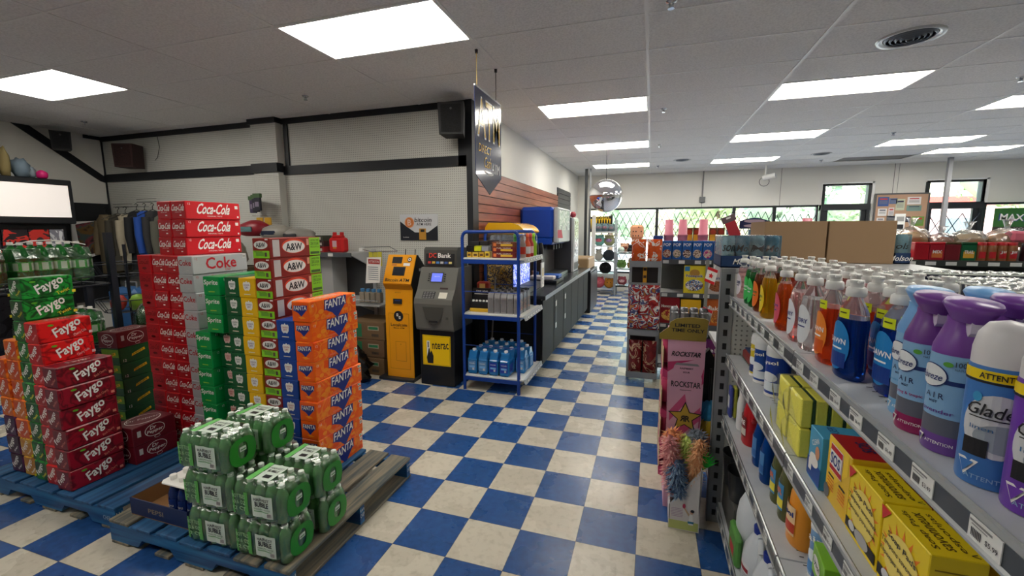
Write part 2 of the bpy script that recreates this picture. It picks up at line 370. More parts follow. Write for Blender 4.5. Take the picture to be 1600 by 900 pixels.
# back wall: solid above, a ribbon of windows, two glazed doors with transoms
OUTF = K(34, 38, 42, .45); GL = mat_film('window_glass', (.97, .99, 1), .93, .02)
p = MB()
def bw(x0, x1, z0, z1): p.box(x0, YB, z0, x1, YB + .18, z1, WALL)
bw(XA - .1, 3.72, 2.16, CZ + .3); bw(3.72, 4.66, 2.60, CZ + .3); bw(4.66, 5.60, 0, CZ + .3); bw(5.60, 6.58, 2.61, CZ + .3); bw(6.58, XR, 2.15, CZ + .3)
bw(XA - .1, 3.66, 0, .45); bw(6.64, XR, 0, .45); bw(XA - .1, -1.62, .45, 2.16)
st('wall_back', p)
j = MB()
for x in (1.16, 2.85, 5.02): j.box(x - .004, YB - .004, 2.16, x + .004, YB, CZ, K(90, 90, 88))
for x in (5.10,): j.box(x - .003, YB - .003, 2.3, x + .003, YB, CZ, K(120, 120, 118))
st('trim_7', j)
def window(nm, x0, x1, z0, z1, mull, pane=GL):
    f = MB(); a = .045
    f.box(x0, YB + .02, z1 - a, x1, YB + .10, z1, OUTF); f.box(x0, YB + .02, z0, x1, YB + .10, z0 + a, OUTF)
    f.box(x0, YB + .02, z0, x0 + a, YB + .10, z1, OUTF); f.box(x1 - a, YB + .02, z0, x1, YB + .10, z1, OUTF)
    for x in mull: f.box(x - .035, YB - .01, z0, x + .035, YB + .10, z1, OUTF)
    o = st(nm, f); g = MB(); g.box(x0 + .02, YB + .055, z0 + .02, x1 - .02, YB + .061, z1 - .02, pane); g.build('pane', o); return o
window('window_1', -1.62, 3.66, .45, 2.16, (.12, 1.895, 2.76))
window('window_2', 6.64, XR, .45, 2.15, (8.1,))
SKYGLOW = M('sky_glow_pane', (250, 250, 250), .3, trans=.0, emit=.9)  # emission stands in for overexposed sky; no pane uses it
def door(nm, x0, x1, zt, sky_glow):
    f = MB(); a = .06; zb = 2.17
    f.box(x0, YB, 0, x0 + a, YB + .14, zt, OUTF); f.box(x1 - a, YB, 0, x1, YB + .14, zt, OUTF); f.box(x0, YB, zt - .04, x1, YB + .14, zt, OUTF)
    f.box(x0, YB - .02, zb - .14, x1, YB + .14, zb, OUTF)
    f.box(x0 + a, YB + .03, 0, x0 + a + .09, YB + .09, zb - .14, OUTF); f.box(x1 - a - .09, YB + .03, 0, x1 - a, YB + .09, zb - .14, OUTF); f.box(x0 + a, YB + .03, 0, x1 - a, YB + .09, .25, OUTF)
    f.box(x0 + .1, YB + .005, .98, x1 - .1, YB + .04, 1.03, STEEL)
    f.box(x0 - .01, YB - .012, zt, x1 + .04, YB, zt + .03, WHITE); f.box(x1, YB - .012, 2.16, x1 + .05, YB, zt + .03, WHITE)
    o = st(nm, f); g = MB(); g.box(x0 + .05, YB + .05, zb, x1 - .05, YB + .056, zt - .03, GL); g.box(x0 + .14, YB + .055, .24, x1 - .14, YB + .061, zb - .14, GL); g.build('pane', o)
    return o
door('door_1', 3.70, 4.64, 2.62, 1); door('door_2', 5.62, 6.62, 2.63, 0)
p = MB(); p.box(XR, YF, 0, XR + .12, YB, CZ + .3, WALL); st('wall_right', p)
p = MB(); p.box(XL, YF - .12, 0, XR, YF, CZ + .3, WALL); st('wall_behind', p)
# posts
p = MB(); p.box(5.60, 11.1, 0, 5.67, 11.17, CZ, K(150, 152, 155, .4)); tag(p.build('steel_post'), 'slim grey steel post standing in front of the glazed far door', 'post')
p = MB(); p.box(-1.53, 10.4, 0, -1.47, 10.45, CZ, K(60, 62, 64)); p.box(-1.42, 10.4, 0, -1.385, 10.45, CZ, K(120, 122, 124)); p.box(-1.33, 10.3, .0, -1.25, 10.35, 1.95, WHITE)
tag(p.build('corner_post'), 'dark upright post by the far end of the counter, full height', 'post')
# ---------------------------------------------------------------- ceiling lights
EM = M('lit_diffuser', (255, 250, 240), .4, emit=LAMP); TUBE = M('lit_tube', (255, 250, 240), .4, emit=LAMP * 1.25); REFL = M('reflector_white', (235, 235, 232), .35)
PRIS = None
NAMES = {(-2, -1): 'large flat ceiling light nearest the viewer, left of the hanging banner', (-5, -1): 'flat ceiling light at the far left above the green bottles',
 (-1, 3): 'open ceiling light with bare tubes, just right of the hanging banner', (-1, 7): 'ceiling light above the counter aisle, second in its row',
 (-1, 11): 'small far ceiling light above the round mirror, last of its row', (1, 3): 'open ceiling light with bare tubes above the dish soap shelf',
 (1, 7): 'ceiling light in the second row from the camera, right of the aisle', (1, 11): 'far ceiling light beside the security camera', (3, 5): 'ceiling light cut by the right edge of the picture',
 (3, 9): 'ceiling light in front of the bulletin board, far right', (4, 11): 'farthest ceiling light on the right, near the glazed door'}
for (mm, rr), kd in LIT.items():
    x0 = CX0 + mm * 1.2192 + .02; y0 = CY0 + rr * .6096 + .02; x1 = x0 + 1.1792; y1 = y0 + .5696
    if (x0 < XA - 1 and y0 > YP): continue
    t = thing('ceiling_light', NAMES.get((mm, rr), 'unseen recessed ceiling light added for room light, row %d column %d' % (rr + 7, mm + 6)), 'ceiling light', ((x0 + x1) / 2, (y0 + y1) / 2, CZ), 0, 'recessed ceiling lights')
    w2 = (x1 - x0) / 2; d2 = (y1 - y0) / 2
    h = MB(); zt = .10 if kd == 't' else .03
    h.box(-w2 - .02, -d2 - .02, -.006, w2 + .02, -d2, zt, REFL); h.box(-w2 - .02, d2, -.006, w2 + .02, d2 + .02, zt, REFL)
    h.box(-w2 - .02, -d2, -.006, -w2, d2, zt, REFL); h.box(w2, -d2, -.006, w2 + .02, d2, zt, REFL); h.box(-w2 - .02, -d2 - .02, zt, w2 + .02, d2 + .02, zt + .01, REFL)
    if kd == 't':
        for yy in (-.14, .14): h.prism([(yy - .09, .0999), (yy + .09, .0999), (yy + .02, .075), (yy - .02, .075)], lambda y, z: (-w2, y, z), lambda y, z: (w2, y, z), REFL)
    h.build('frame', t)
    if kd == 'd': e = MB(); e.box(-w2, -d2, .004, w2, d2, .012, EM); e.build('diffuser', t)
    else:
        for yy in (-.20, 0, .20):
            e = MB(); e.cyl((-w2 + .03, yy, .052), (w2 - .03, yy, .052), .022, TUBE, 10); e.build('tube', t)
# sprinklers, air diffusers, conduit, camera
def sprinkler(x, y, lab):
    b = MB(); b.lathe([(.035, 0), (.03, -.008), (.008, -.01), (.008, -.035)], CHROME, n=12); b.cyl((-.012, 0, -.01), (-.012, 0, -.04), .003, CHROME, 5); b.cyl((.012, 0, -.01), (.012, 0, -.04), .003, CHROME, 5); b.lathe([(.02, -.042), (.02, -.038)], CHROME, n=10)
    tag(b.build('sprinkler_head', loc=(x, y, CZ)), lab, 'sprinkler', 'ceiling sprinklers')
for x, y, l in ((.081, 5.56, 'sprinkler head in the ceiling right of the open tube light'), (.078, 7.85, 'sprinkler head above the aisle, beside the second row of lights'), (.063, 3.03, 'sprinkler head at the top edge of the picture'),
    (-3.492, 3.851, 'sprinkler head over the stacked soda, before the peg wall'), (-6.975, 3.82, 'sprinkler head at the far left near the small speakers'), (3.327, 7.98, 'sprinkler head in front of the far right lights'),
    (3.271, 10.67, 'farthest sprinkler head, behind a round ceiling diffuser'), (.081, 10.42, 'small sprinkler head above the aisle end'), (3.215, 5.48, 'sprinkler head at the right edge, near the cut light')): sprinkler(x, y, l)
def vent(x, y, r, lab):
    t = thing('air_diffuser', lab, 'vent', (x, y, CZ), 0, 'round ceiling diffusers')
    b = MB(); b.lathe([(r, 0), (r * .97, -.012), (r * .80, -.006), (r * .78, .0)], K(188, 188, 186, .3, metal=.6), n=32, cap=False); b.build('rim', t)
    b = MB()
    for k in range(5): q = r * (.76 - k * .15); b.lathe([(q, -.002), (q - r * .05, -.014 - .003 * k), (q - r * .07, -.012 - .003 * k)], K(110, 116, 122, .4, metal=.5), n=28, cap=False)
    b.lathe([(r * .8, .0), (.001, .0)], K(40, 42, 45), n=28, cap=False); b.build('louvre', t)
vent(1.75, 4.11, .20, 'large round ceiling air diffuser, nearest, at the upper right'); vent(2.99, 9.77, .17, 'round ceiling diffuser right of the security camera'); vent(.543, 9.72, .17, 'round ceiling diffuser above the aisle end, left of the far lights')
b = MB(); b.box(1.15, YB - .03, 2.35, 1.18, YB, CZ, K(130, 130, 128)); b.box(1.10, YB - .06, 2.27, 1.23, YB, 2.40, K(110, 112, 112)); tag(b.build('conduit'), 'grey conduit with a junction box on the far wall above the windows', 'conduit')
t = thing('security_camera', 'white dome security camera hanging from the ceiling near the far wall', 'security camera', (2.37, 11.1, CZ))
b = MB(); b.cyl((0, 0, 0), (0, 0, -.22), .02, WHITE, 8); b.build('stem', t)
b = MB(); b.cyl((-.05, 0, -.28), (.17, -.1, -.24), .06, K(190, 190, 188), 12); b.build('housing', t)
b = MB(); b.tube([(.1 * math.cos(a / 12 * 2 * PI) - .02, 0, -.36 + .1 * math.sin(a / 12 * 2 * PI)) for a in range(13)], .006, K(70, 70, 72)); b.build('cable', t)
# ================================================================ PALLETS
PWB = mat_wood('pallet_blue', (28, 66, 108), (46, 104, 150), 1, 1.6, .6); PWG = mat_wood('pallet_worn', (76, 84, 84), (138, 128, 108), 1, 2.0, .8); PWX = mat_wood('pallet_blue_x', (22, 68, 118), (40, 110, 160), 0, 2.0, .6)
def pallet(x0, y0, w_, d_, lab, worn):
    t = thing('wooden_pallet', lab, 'pallet', (x0, y0, 0), 0, 'blue wooden pallets on the floor'); H = .135
    n = 7; bwid = (w_ - .03 * (n - 1)) / n
    for k in range(n):
        b = MB(); x = k * (bwid + .03); b.box(x, -.008 * (k % 2), H - .018, x + bwid, d_ + .006 * (k % 3), H, (PWG if (k in worn) else PWB), .003); b.build('deck_board', t)
    for yy in (.02, d_ / 2, d_ - .03):
        a, c = .26, .48; pts = [(0, .018), (w_ * .17, .018), (w_ * .20, .062), (w_ * .37, .062), (w_ * .40, .018), (w_ * .60, .018), (w_ * .63, .062), (w_ * .80, .062), (w_ * .83, .018), (w_, .018), (w_, H - .018), (0, H - .018)]
        b = MB(); b.prism(pts, lambda x, z: (x, yy - .019, z), lambda x, z: (x, yy + .019, z), PWX)
        g = RI(w_, yy, .066); b.dtext(g, 'CHEP', 0, 0, .022, K(200, 205, 205), w=.034); b.dtext(g, 'III', 0, .03, .014, K(200, 205, 205), w=.03)
        if yy < .1: g = FR(w_ * .5, yy - .019, .066); b.dtext(g, 'CHEP', w_ * .44, .0, .025, K(170, 190, 205), w=.06)
        b.build('stringer', t)
    for x, ww in ((0, .13), (w_ * .27, .1), (w_ * .5 - .06, .12), (w_ * .66, .1), (w_ - .13, .13)):
        b = MB(); b.box(x, 0, 0, x + ww, d_, .018, PWG, .003); b.build('bottom_board', t)
pallet(-2.66, 1.335, 1.19, 1.02, 'blue wooden pallet with worn grey boards under the green water cases and orange soda', (0, 5, 6))
pallet(-3.93, 1.40, 1.20, 1.05, 'blue wooden pallet at the left under the dark red soda cartons', ())
# ================================================================ SODA CARTONS
W2, L2, H2 = .13, .405, .1205
def tri(g, b, cx, cy_, s, mt, l=1): b.dpoly(g, [(cx - s * .55, cy_ + s * .2), (cx - s * .1, cy_ - s * .35), (cx + s * .55, cy_ + s * .45)], mt, l)
def swirl_mat(nm, a, c, d=None): return mat_blobs(nm, [a, a, c, a] if d is None else [a, c, d, a, c], 11, .32, 'EASE')
CR = K(206, 22, 34, .3); CRD = K(176, 16, 30, .32); SIL = K(186, 188, 190, .3, metal=.2); SPG = K(0, 146, 70, .3); CDG = K(14, 88, 48, .32); CDY = K(238, 186, 16, .35); CDB = K(18, 66, 152, .3)
AWB = K(140, 34, 26, .32); LIME = K(140, 210, 40, .35); WH = K(240, 238, 232, .4); CREAM = K(236, 226, 200, .4); RD = K(190, 26, 40, .4); NAVY = K(26, 44, 130, .35)
FNO = mat_blobs('orange_splash', [(250, 96, 8), (252, 112, 14), (250, 92, 10), (255, 140, 30), (248, 84, 8)], 9, .3, 'EASE'); FNE = K(246, 96, 16, .32); FNY = K(255, 150, 26, .35)
DPM = K(106, 18, 34, .32); GRY = K(200, 198, 196, .4)
def barcode(b, g, x, y, s=.022, l=1):
    b.drect(g, x, y, s, s * 1.1, WH, l)
    for k in range(6): b.drect(g, x - s * .36 + k * s * .14, y, s * .06, s * .75, INK, l + 1)
def shield(b, g, cx, cy_, s, body, ink):
    b.dpoly(g, [(cx - s, cy_ + s * .55), (cx - s * .75, cy_ + s * .9), (cx - s * .3, cy_ + s * .8), (cx, cy_ + s * 1.15), (cx + s * .3, cy_ + s * .8), (cx + s * .75, cy_ + s * .9), (cx + s, cy_ + s * .55), (cx + s * .9, cy_ - s * .45), (cx + s * .5, cy_ - s), (cx, cy_ - s * .85), (cx - s * .5, cy_ - s), (cx - s * .9, cy_ - s * .45)], body, 1)
    b.dtext(g, 'CANADA', cx, cy_ + s * .25, s * .36, ink, 2, w=s * 1.5, bold=.02); b.dtext(g, 'DRY', cx, cy_ - s * .28, s * .42, ink, 2, w=s * .95, bold=.02)
def carton(kind, W=W2, L=L2, H=H2):
    b = MB(); F = FR(0, 0, H / 2); Rr = RI(W / 2, L / 2, H / 2); Lf = LE(-W / 2, L / 2, H / 2); T = TP(0, L / 2, H)
    sides = (Rr, Lf)
    if kind == 'coke' or kind == 'coke_side':
        b.box(-W / 2, 0, 0, W / 2, L, H, CR, .004); b.drect(F, 0, 0, W - .012, H - .010, CRD, 1)
        b.dtext(F, 'Coca-Cola', 0, .016, .044, WH, 2, w=.116, bold=.05, shear=.35); b.dtext(F, 'ORIGINAL TASTE', 0, -.014, .005, WH, 2, w=.06); b.drect(F, .02, -.035, .018, .008, WH, 2)
        for g in sides:
            b.dtext(g, 'Coca-Cola', 0, .012, .074, WH, 2, w=.245, bold=.055, shear=.35); b.dtext(g, 'ORIGINAL TASTE', .0, -.038, .008, WH, 2, w=.11); b.dtext(g, '12', -.175, .042, .014, WH); b.drect(g, .172, .03, .024, .022, WH, 1); b.drect(g, .18, -.04, .012, .012, WH, 1)
        b.dtext(T, 'Coca-Cola', 0, 0, .05, WH, 2, w=.2, rot=PI / 2)
    elif kind == 'cokezero':
        b.box(-W / 2, 0, 0, W / 2, L, H, CR, .004); b.drect(F, 0, 0, W - .012, H - .010, CRD, 1)
        b.dtext(F, 'Coca-Cola', 0, .016, .036, K(90, 10, 16), 2, w=.095, shear=.35); b.dell(F, 0, -.030, .022, .009, K(60, 8, 12), 1)
        for g in sides: b.dtext(g, 'Coca-Cola', 0, .008, .06, K(90, 10, 16), 2, w=.2, shear=.35)
    elif kind == 'diet':
        b.box(-W / 2, 0, 0, W / 2, L, H, SIL, .004); b.dtext(F, 'Coke', 0, .018, .038, RD, 2, w=.108, bold=.03); b.dtext(F, 'diet', .02, -.03, .012, GRY, 2)
        for g in sides: b.dtext(g, 'Coke', .0, .008, .080, RD, 2, w=.225, bold=.05); b.dtext(g, 'Diet', .045, -.042, .016, RD, 2); b.dtext(g, '12', -.175, .042, .014, RD); barcode(b, g, .178, .042)
    elif kind == 'sprite':
        b.box(-W / 2, 0, 0, W / 2, L, H, SPG, .004); b.dtext(F, 'Sprite', 0, .020, .040, WH, 2, w=.112, bold=.04, shear=.1); b.drect(F, 0, -.035, .05, .006, K(150, 190, 60), 1)
        for g in sides: b.dtext(g, 'Sprite', .0, .0, .08, WH, 2, w=.25, bold=.04, shear=.1, rot=.12); b.dtext(g, '12', -.16, .04, .014, WH); b.dpoly(g, [(.12, -.05), (.13, -.02), (.15, -.05)], WH, 1)
    elif kind in ('cdgreen', 'cdyellow', 'cdblue', 'cdrose'):
        body = {'cdgreen': CDG, 'cdrose': CDG, 'cdyellow': CDY, 'cdblue': CDB}[kind]; ink = {'cdgreen': CDG, 'cdrose': RD, 'cdyellow': K(120, 70, 120), 'cdblue': RD}[kind]
        b.box(-W / 2, 0, 0, W / 2, L, H, body, .004); shield(b, F, 0, .012, .029, WH if kind != 'cdrose' else K(226, 186, 176), ink); b.drect(F, 0, -.038, .05, .005, CREAM, 1)
        for g in sides: shield(b, g, 0, .0, .044, WH, ink); b.drect(g, .18, -.02, .02, .05, GRY, 1)
        b.drect(T, .0, .1, .07, .12, CREAM if kind == 'cdblue' else body, 1)
    elif kind in ('aw', 'aw_plain'):
        b.box(-W / 2, 0, 0, W / 2, L, H, AWB, .004); ecol = K(226, 70, 30)
        b.dell(F, 0, .020, .052, .024, WH, 1); b.dell(F, 0, .020, .049, .021, ecol, 2) if kind == 'x' else None; b.dtext(F, 'A&W', 0, .020, .028, INK, 3, w=.07, bold=.05)
        b.drect(F, .045, .052, .022, .008, WH, 1)
        if kind == 'aw': b.drect(F, 0, -.036, W - .006, .044, LIME, 1); b.drect(F, -.01, -.034, .06, .022, K(110, 170, 50), 2); b.drect(F, .035, -.036, .018, .024, K(90, 80, 60), 2); b.dtext(F, 'ZERO SUGAR', -.02, -.02, .007, INK, 3)
        for g, s in ((Rr, 1), (Lf, -1)):
            b.dell(g, -.02 * s, .008, .094, .046, ecol, 1, 18); b.dell(g, -.02 * s, .004, .088, .038, WH, 2, 18); b.dtext(g, 'A&W', -.02 * s, .004, .046, INK, 3, w=.13, bold=.06)
            b.drect(g, -.155 * s, .0, .05, .10, GRY, 1); b.drect(g, .155 * s, 0, .095, H - .006, LIME, 1)
            for k, tx in enumerate(('LIMITED TIME', 'ZERO SUGAR', 'PACK UP TO 3')): b.dtext(g, tx, .155 * s, .04 - k * .022, .010 + .008 * (k == 1), INK, 2, w=.07)
            b.drect(g, .155 * s, -.042, .08, .016, K(70, 100, 40), 2); b.drect(g, .095 * s, .03, .02, .04, K(226, 150, 130), 1)
    elif kind == 'fanta':
        b.box(-W / 2, 0, 0, W / 2, L, H, FNO, .004); b.drect(F, 0, 0, W - .008, H - .008, FNE, 1)
        def logo(g, cx, cy_, k, l=2):
            b.dpoly(g, [(cx - .052 * k, cy_ + .006 * k), (cx - .05 * k, cy_ - .006 * k), (cx - .018 * k, cy_ - .020 * k), (cx + .004 * k, cy_ - .042 * k), (cx + .05 * k, cy_ + .004 * k), (cx + .052 * k, cy_ + .03 * k), (cx - .05 * k, cy_ + .022 * k)], NAVY, l)
            b.dtext(g, 'FANTA', cx, cy_ + .012 * k, .034 * k, NAVY, l + 1, w=.105 * k, bold=.09, rot=.05, shear=.12); b.dtext(g, 'FANTA', cx, cy_ + .012 * k, .028 * k, WH, l + 2, w=.098 * k, bold=.04, rot=.05, shear=.12)
        logo(F, 0, .012, .95); b.dpoly(F, [(-.02, -.03), (0, -.042), (.035, -.036), (.01, -.026)], FNY, 2)
        for g, s in ((Rr, 1), (Lf, -1)):
            logo(g, .01, .006, 1.85); b.dell(g, -.115, -.01, .022, .014, FNY, 1); b.dell(g, -.15, -.03, .018, .012, FNY, 1); b.dell(g, .1, -.03, .02, .009, FNY, 1); b.dell(g, .13, .015, .012, .02, FNY, 1); b.dtext(g, '12', -.18, .035, .014, WH)
            b.drect(g, -.045, -.047, .06, .008, K(246, 120, 90), 1); b.drect(g, .18, .045, .03, .016, WH, 1); b.dell(g, .175, .045, .006, .006, K(40, 140, 60), 2); barcode(b, g, .182, .016)
        b.dtext(T, 'FANTA', .0, 0, .06, WH, 2, w=.2, rot=PI / 2)
    elif kind == 'drp':
        b.box(-W / 2, 0, 0, W / 2, L, H, DPM, .004); B2 = K(84, 14, 28)
        for g, q in ((F, min(1, W / .2)), (Rr, 1), (Lf, 1)):
            b.dell(g, 0, .006, .062 * q, .042, WH, 1, 16); b.dell(g, 0, .006, .058 * q, .039, DPM, 2, 16); b.dtext(g, 'Dr', -.01 * q, .024, .024, WH, 3, bold=.03, shear=.2); b.dtext(g, 'Pepper', 0, -.004, .028, WH, 3, w=.1 * q, bold=.03, shear=.2)
            b.dell(g, .01, -.045, .018, .010, WH, 1); b.dell(g, .01, -.045, .016, .008, DPM, 2)
            if q == 1 and g is not F: b.drect(g, -.095, .012, .022, .04, GRY, 1)
        b.dell(T, 0, 0, W * .4, .1, WH, 1, 16); b.dell(T, 0, 0, W * .36, .095, DPM, 2, 16); b.dtext(T, 'Dr Pepper', 0, 0, .04, WH, 3, w=.17, rot=PI / 2 * 0 + 1.2, shear=.2)
    elif kind == 'citrus':
        g2 = K(10, 96, 40, .35); b.box(-W / 2, 0, 0, W / 2, L, H, K(16, 84, 38, .35), .004); b.drect(F, 0, .02, W - .01, .06, K(110, 160, 30), 1)
        for g in (F, Rr): b.dpoly(g, [(-.05, -.02), (-.045, .0), (.05, .03), (.055, .01)], K(246, 206, 20), 2); b.dtext(g, 'Squirt', 0, .005, .022, g2, 3, w=.085, rot=.28, bold=.03)
        b.dtext(Rr, '12', -.1, -.04, .02, WH)
    else:   # faygo variants: (body swirl, fruit ink, text)
        sw, ac, sub = {'f_cherry': ('fy1', (222, 24, 28), 'Cherry Cola'), 'f_black': ('fy2', (120, 18, 34), 'Black Cherry'), 'f_twist': ('fy3', (24, 130, 44), 'Twist'), 'f_orange': ('fy4', (240, 110, 14), 'Orange'), 'f_gold': ('fy5', (232, 168, 30), 'Pineapple'), 'f_grape': ('fy6', (70, 24, 60), 'Grape')}[kind]
        base = {'f_cherry': ((150, 12, 20), (226, 26, 30)), 'f_black': ((92, 12, 26), (146, 18, 40)), 'f_twist': ((20, 66, 26), (30, 150, 54)), 'f_orange': ((196, 62, 12), (250, 130, 24)), 'f_gold': ((176, 112, 20), (250, 196, 60)), 'f_grape': ((50, 20, 40), (90, 30, 80))}[kind]
        mt = mat_blobs('print_' + kind, [base[0], base[1], base[0], base[1], base[1]], 8, .3, 'EASE'); b.box(-W / 2, 0, 0, W / 2, L, H, mt, .006)
        subc = {'f_cherry': K(240, 200, 200), 'f_black': K(226, 140, 120), 'f_twist': K(240, 220, 60)}.get(kind, WH)
        b.drect(F, 0, 0, W - .012, H - .012, mat_blobs('print2_' + kind, [base[0], tuple(int(q * .8) for q in base[1]), base[0]], 6, .32, 'EASE'), 1)
        b.dtext(F, 'Faygo', -.010, .010, .042, WH, 3, w=.088, bold=.05, rot=.95, shear=.1); b.dtext(F, sub, .026, -.022, .016, subc, 3, w=.05, rot=.8, bold=.03)
        for g, s in ((Rr, 1), (Lf, -1)):
            b.dtext(g, 'Faygo', .006, .010, .070, WH, 3, w=.140, bold=.06, rot=.46, shear=.15); b.dtext(g, sub, .062, -.030, .020, subc, 3, w=.066, rot=.38, bold=.02)
            b.dell(g, -.068, .038, .014, .006, K(90, 170, 40), 2, 6); b.drect(g, .115, -.036, .018, .016, subc, 2)
        b.dtext(T, 'Faygo', 0, 0, .05, WH, 2, w=.11, rot=PI / 2)
    return b
_C = {}
KW = {'coke': ('red cola carton', 'stacked red cola cartons'), 'cokezero': ('darker red cola carton', 'darker red cola cartons'), 'diet': ('silver diet cola carton', 'silver diet cola cartons'), 'sprite': ('bright green lemon-lime carton', 'bright green lemon-lime cartons'),
      'cdgreen': ('dark green ginger ale carton', 'dark green ginger ale cartons'), 'cdrose': ('dark green carton with pinkish shield', 'dark green cartons with pinkish shields'), 'cdyellow': ('yellow tonic carton', 'yellow soda cartons'), 'cdblue': ('blue club soda carton', 'blue soda cartons'),
      'aw': ('brown root beer carton with lime strip', 'root beer cartons with lime strips'), 'aw_plain': ('plain brown root beer carton', 'plain root beer cartons'), 'fanta': ('orange soda carton', 'stacked orange soda cartons'), 'drp': ('maroon soda carton', 'maroon soda cartons'), 'citrus': ('green citrus soda carton', 'green citrus soda cartons'),
      'f_cherry': ('bright red fruit soda carton', 'bright red fruit soda cartons'), 'f_black': ('crimson cherry soda carton', 'crimson cherry soda cartons'), 'f_twist': ('green twist soda carton', 'green twist soda cartons'), 'f_orange': ('orange fruit soda carton', 'orange fruit soda cartons'), 'f_gold': ('golden fruit soda carton', 'golden fruit soda cartons'), 'f_grape': ('dark purple soda carton', 'dark purple soda cartons')}
def put_carton(kind, x, y, z, rz, lab, size=(W2, L2, H2), nm='soda_carton'):
    k = (kind, size)
    if k not in _C: o = _C[k] = carton(kind, *size).build(nm)
    else: o = _C[k].copy(); COL.objects.link(o)
    o.location = (x, y, z); o.rotation_euler = (0, 0, rz); tag(o, lab, 'soda carton', KW[kind][1]); return o
def column(kinds, xr, yf, z0, where, size=(W2, L2, H2), jit=.006, rot=.02, lean=0, rz=0):
    """one column of cartons; xr = right edge, yf = front; kinds bottom to top"""
    n = len(kinds)
    for k, kd in enumerate(kinds):
        x = xr - size[0] / 2 + R.uniform(-jit, jit) + (lean * (n - k) if k < n * .4 else 0); y = yf + R.uniform(-jit, jit)
        pos = 'topmost' if k == n - 1 else (ORD[k] if k == 0 else ORD[k] + ' from the bottom')
        put_carton(kd, x, y, z0 + k * (size[2] + .0006), rz + R.uniform(-rot, rot), '%s, %s %s' % (KW[kd][0], pos, where), size)
z0 = .1365
column(['fanta'] * 9, -1.845, 1.97, z0, 'in the orange corner stack', jit=.007, rot=.03)
column(['cdblue'] * 8, -1.985, 1.975, z0, 'in the blue column', jit=.004, rot=.01)
column(['aw_plain'] * 3 + ['aw'] * 9, -2.125, 1.985, z0, 'in the tall brown column', jit=.004, rot=.01)
column(['cdyellow'] * 10, -2.262, 1.985, z0, 'in the yellow column', jit=.005, rot=.02)
column(['cdgreen'] * 10, -2.402, 2.0, z0, 'left of the yellow column', jit=.004, rot=.01)
column(['cdrose'] * 7, -2.539, 2.04, z0, 'in its short column', jit=.003, rot=.01)
column(['sprite'] * 7, -2.675, 1.98, z0, 'in its column', jit=.003, rot=.01)
for k in range(7, 10): put_carton('sprite', -2.63, 1.99, z0 + k * .1211, -.05 + .01 * k, 'bright green lemon-lime carton, %s of the three turned ones on top' % ('lowest', 'middle', 'topmost')[k - 7])
column(['diet'] * 11, -2.83, 2.03, z0, 'in the silver column', jit=.004, rot=.01)
column(['coke'] * 11, -2.975, 2.05, z0, 'beside the silver column', jit=.005, rot=.01)
column(['coke'] * 11, -3.115, 2.05, z0, 'in the middle red column', jit=.005, rot=.01)
column(['cokezero'] * 11, -3.26, 2.06, z0, 'in the outermost column', jit=.005, rot=.01)
zt = z0 + 11 * .1211
for k in range(3):
    for q, x in enumerate((-3.02, -3.155)):
        put_carton('coke', x - .01 * (2 - k), 2.11, zt + k * .1211, -.02 + .01 * k, 'red cola carton in the %s layer of the crowning block, %s one' % (('lower', 'middle', 'top')[k], ('right', 'left')[q]))
FS = (.12, .275, .1225)
column(['f_black'] * 6, -3.135, 1.43, z0, 'in the front column', FS, .006, .03, rz=.02)
column(['f_cherry'] * 8, -3.262, 1.445, z0, 'behind the crimson column', (.12, .25, .1225), .004, .02, rz=.02)
column(['f_twist'] * 10, -3.395, 1.455, z0, 'in the tall green column', (.12, .235, .1225), .005, .02, rz=.02)
column(['f_gold', 'f_gold', 'f_orange', 'f_orange', 'f_orange', 'f_orange', 'f_orange'], -3.53, 1.46, z0, 'left of the green column', FS, .004, .02, rz=.02)
column(['f_grape', 'f_grape', 'f_grape', 'f_orange', 'f_orange', 'f_orange'], -3.665, 1.46, z0, 'in the leftmost column', FS, .004, .02)
DS = (.205, .265, .1225)
put_carton('drp', -3.205, 1.735, z0, 0, 'maroon soda carton lying low behind the crimson column, lower of two', DS)
put_carton('drp', -3.20, 1.73, z0 + .123, .02, 'maroon soda carton lying low behind the crimson column, upper of two', DS)
column(['citrus', 'citrus', 'citrus', 'citrus', 'citrus'], -3.80, 2.10, z0, 'before the wire rack', (.17, .27, .1225), .004, .02, rz=.1)
put_carton('drp', -3.88, 2.09, z0 + 5 * .1231, .12, 'maroon soda carton on top of the green citrus column', (.18, .27, .1225))
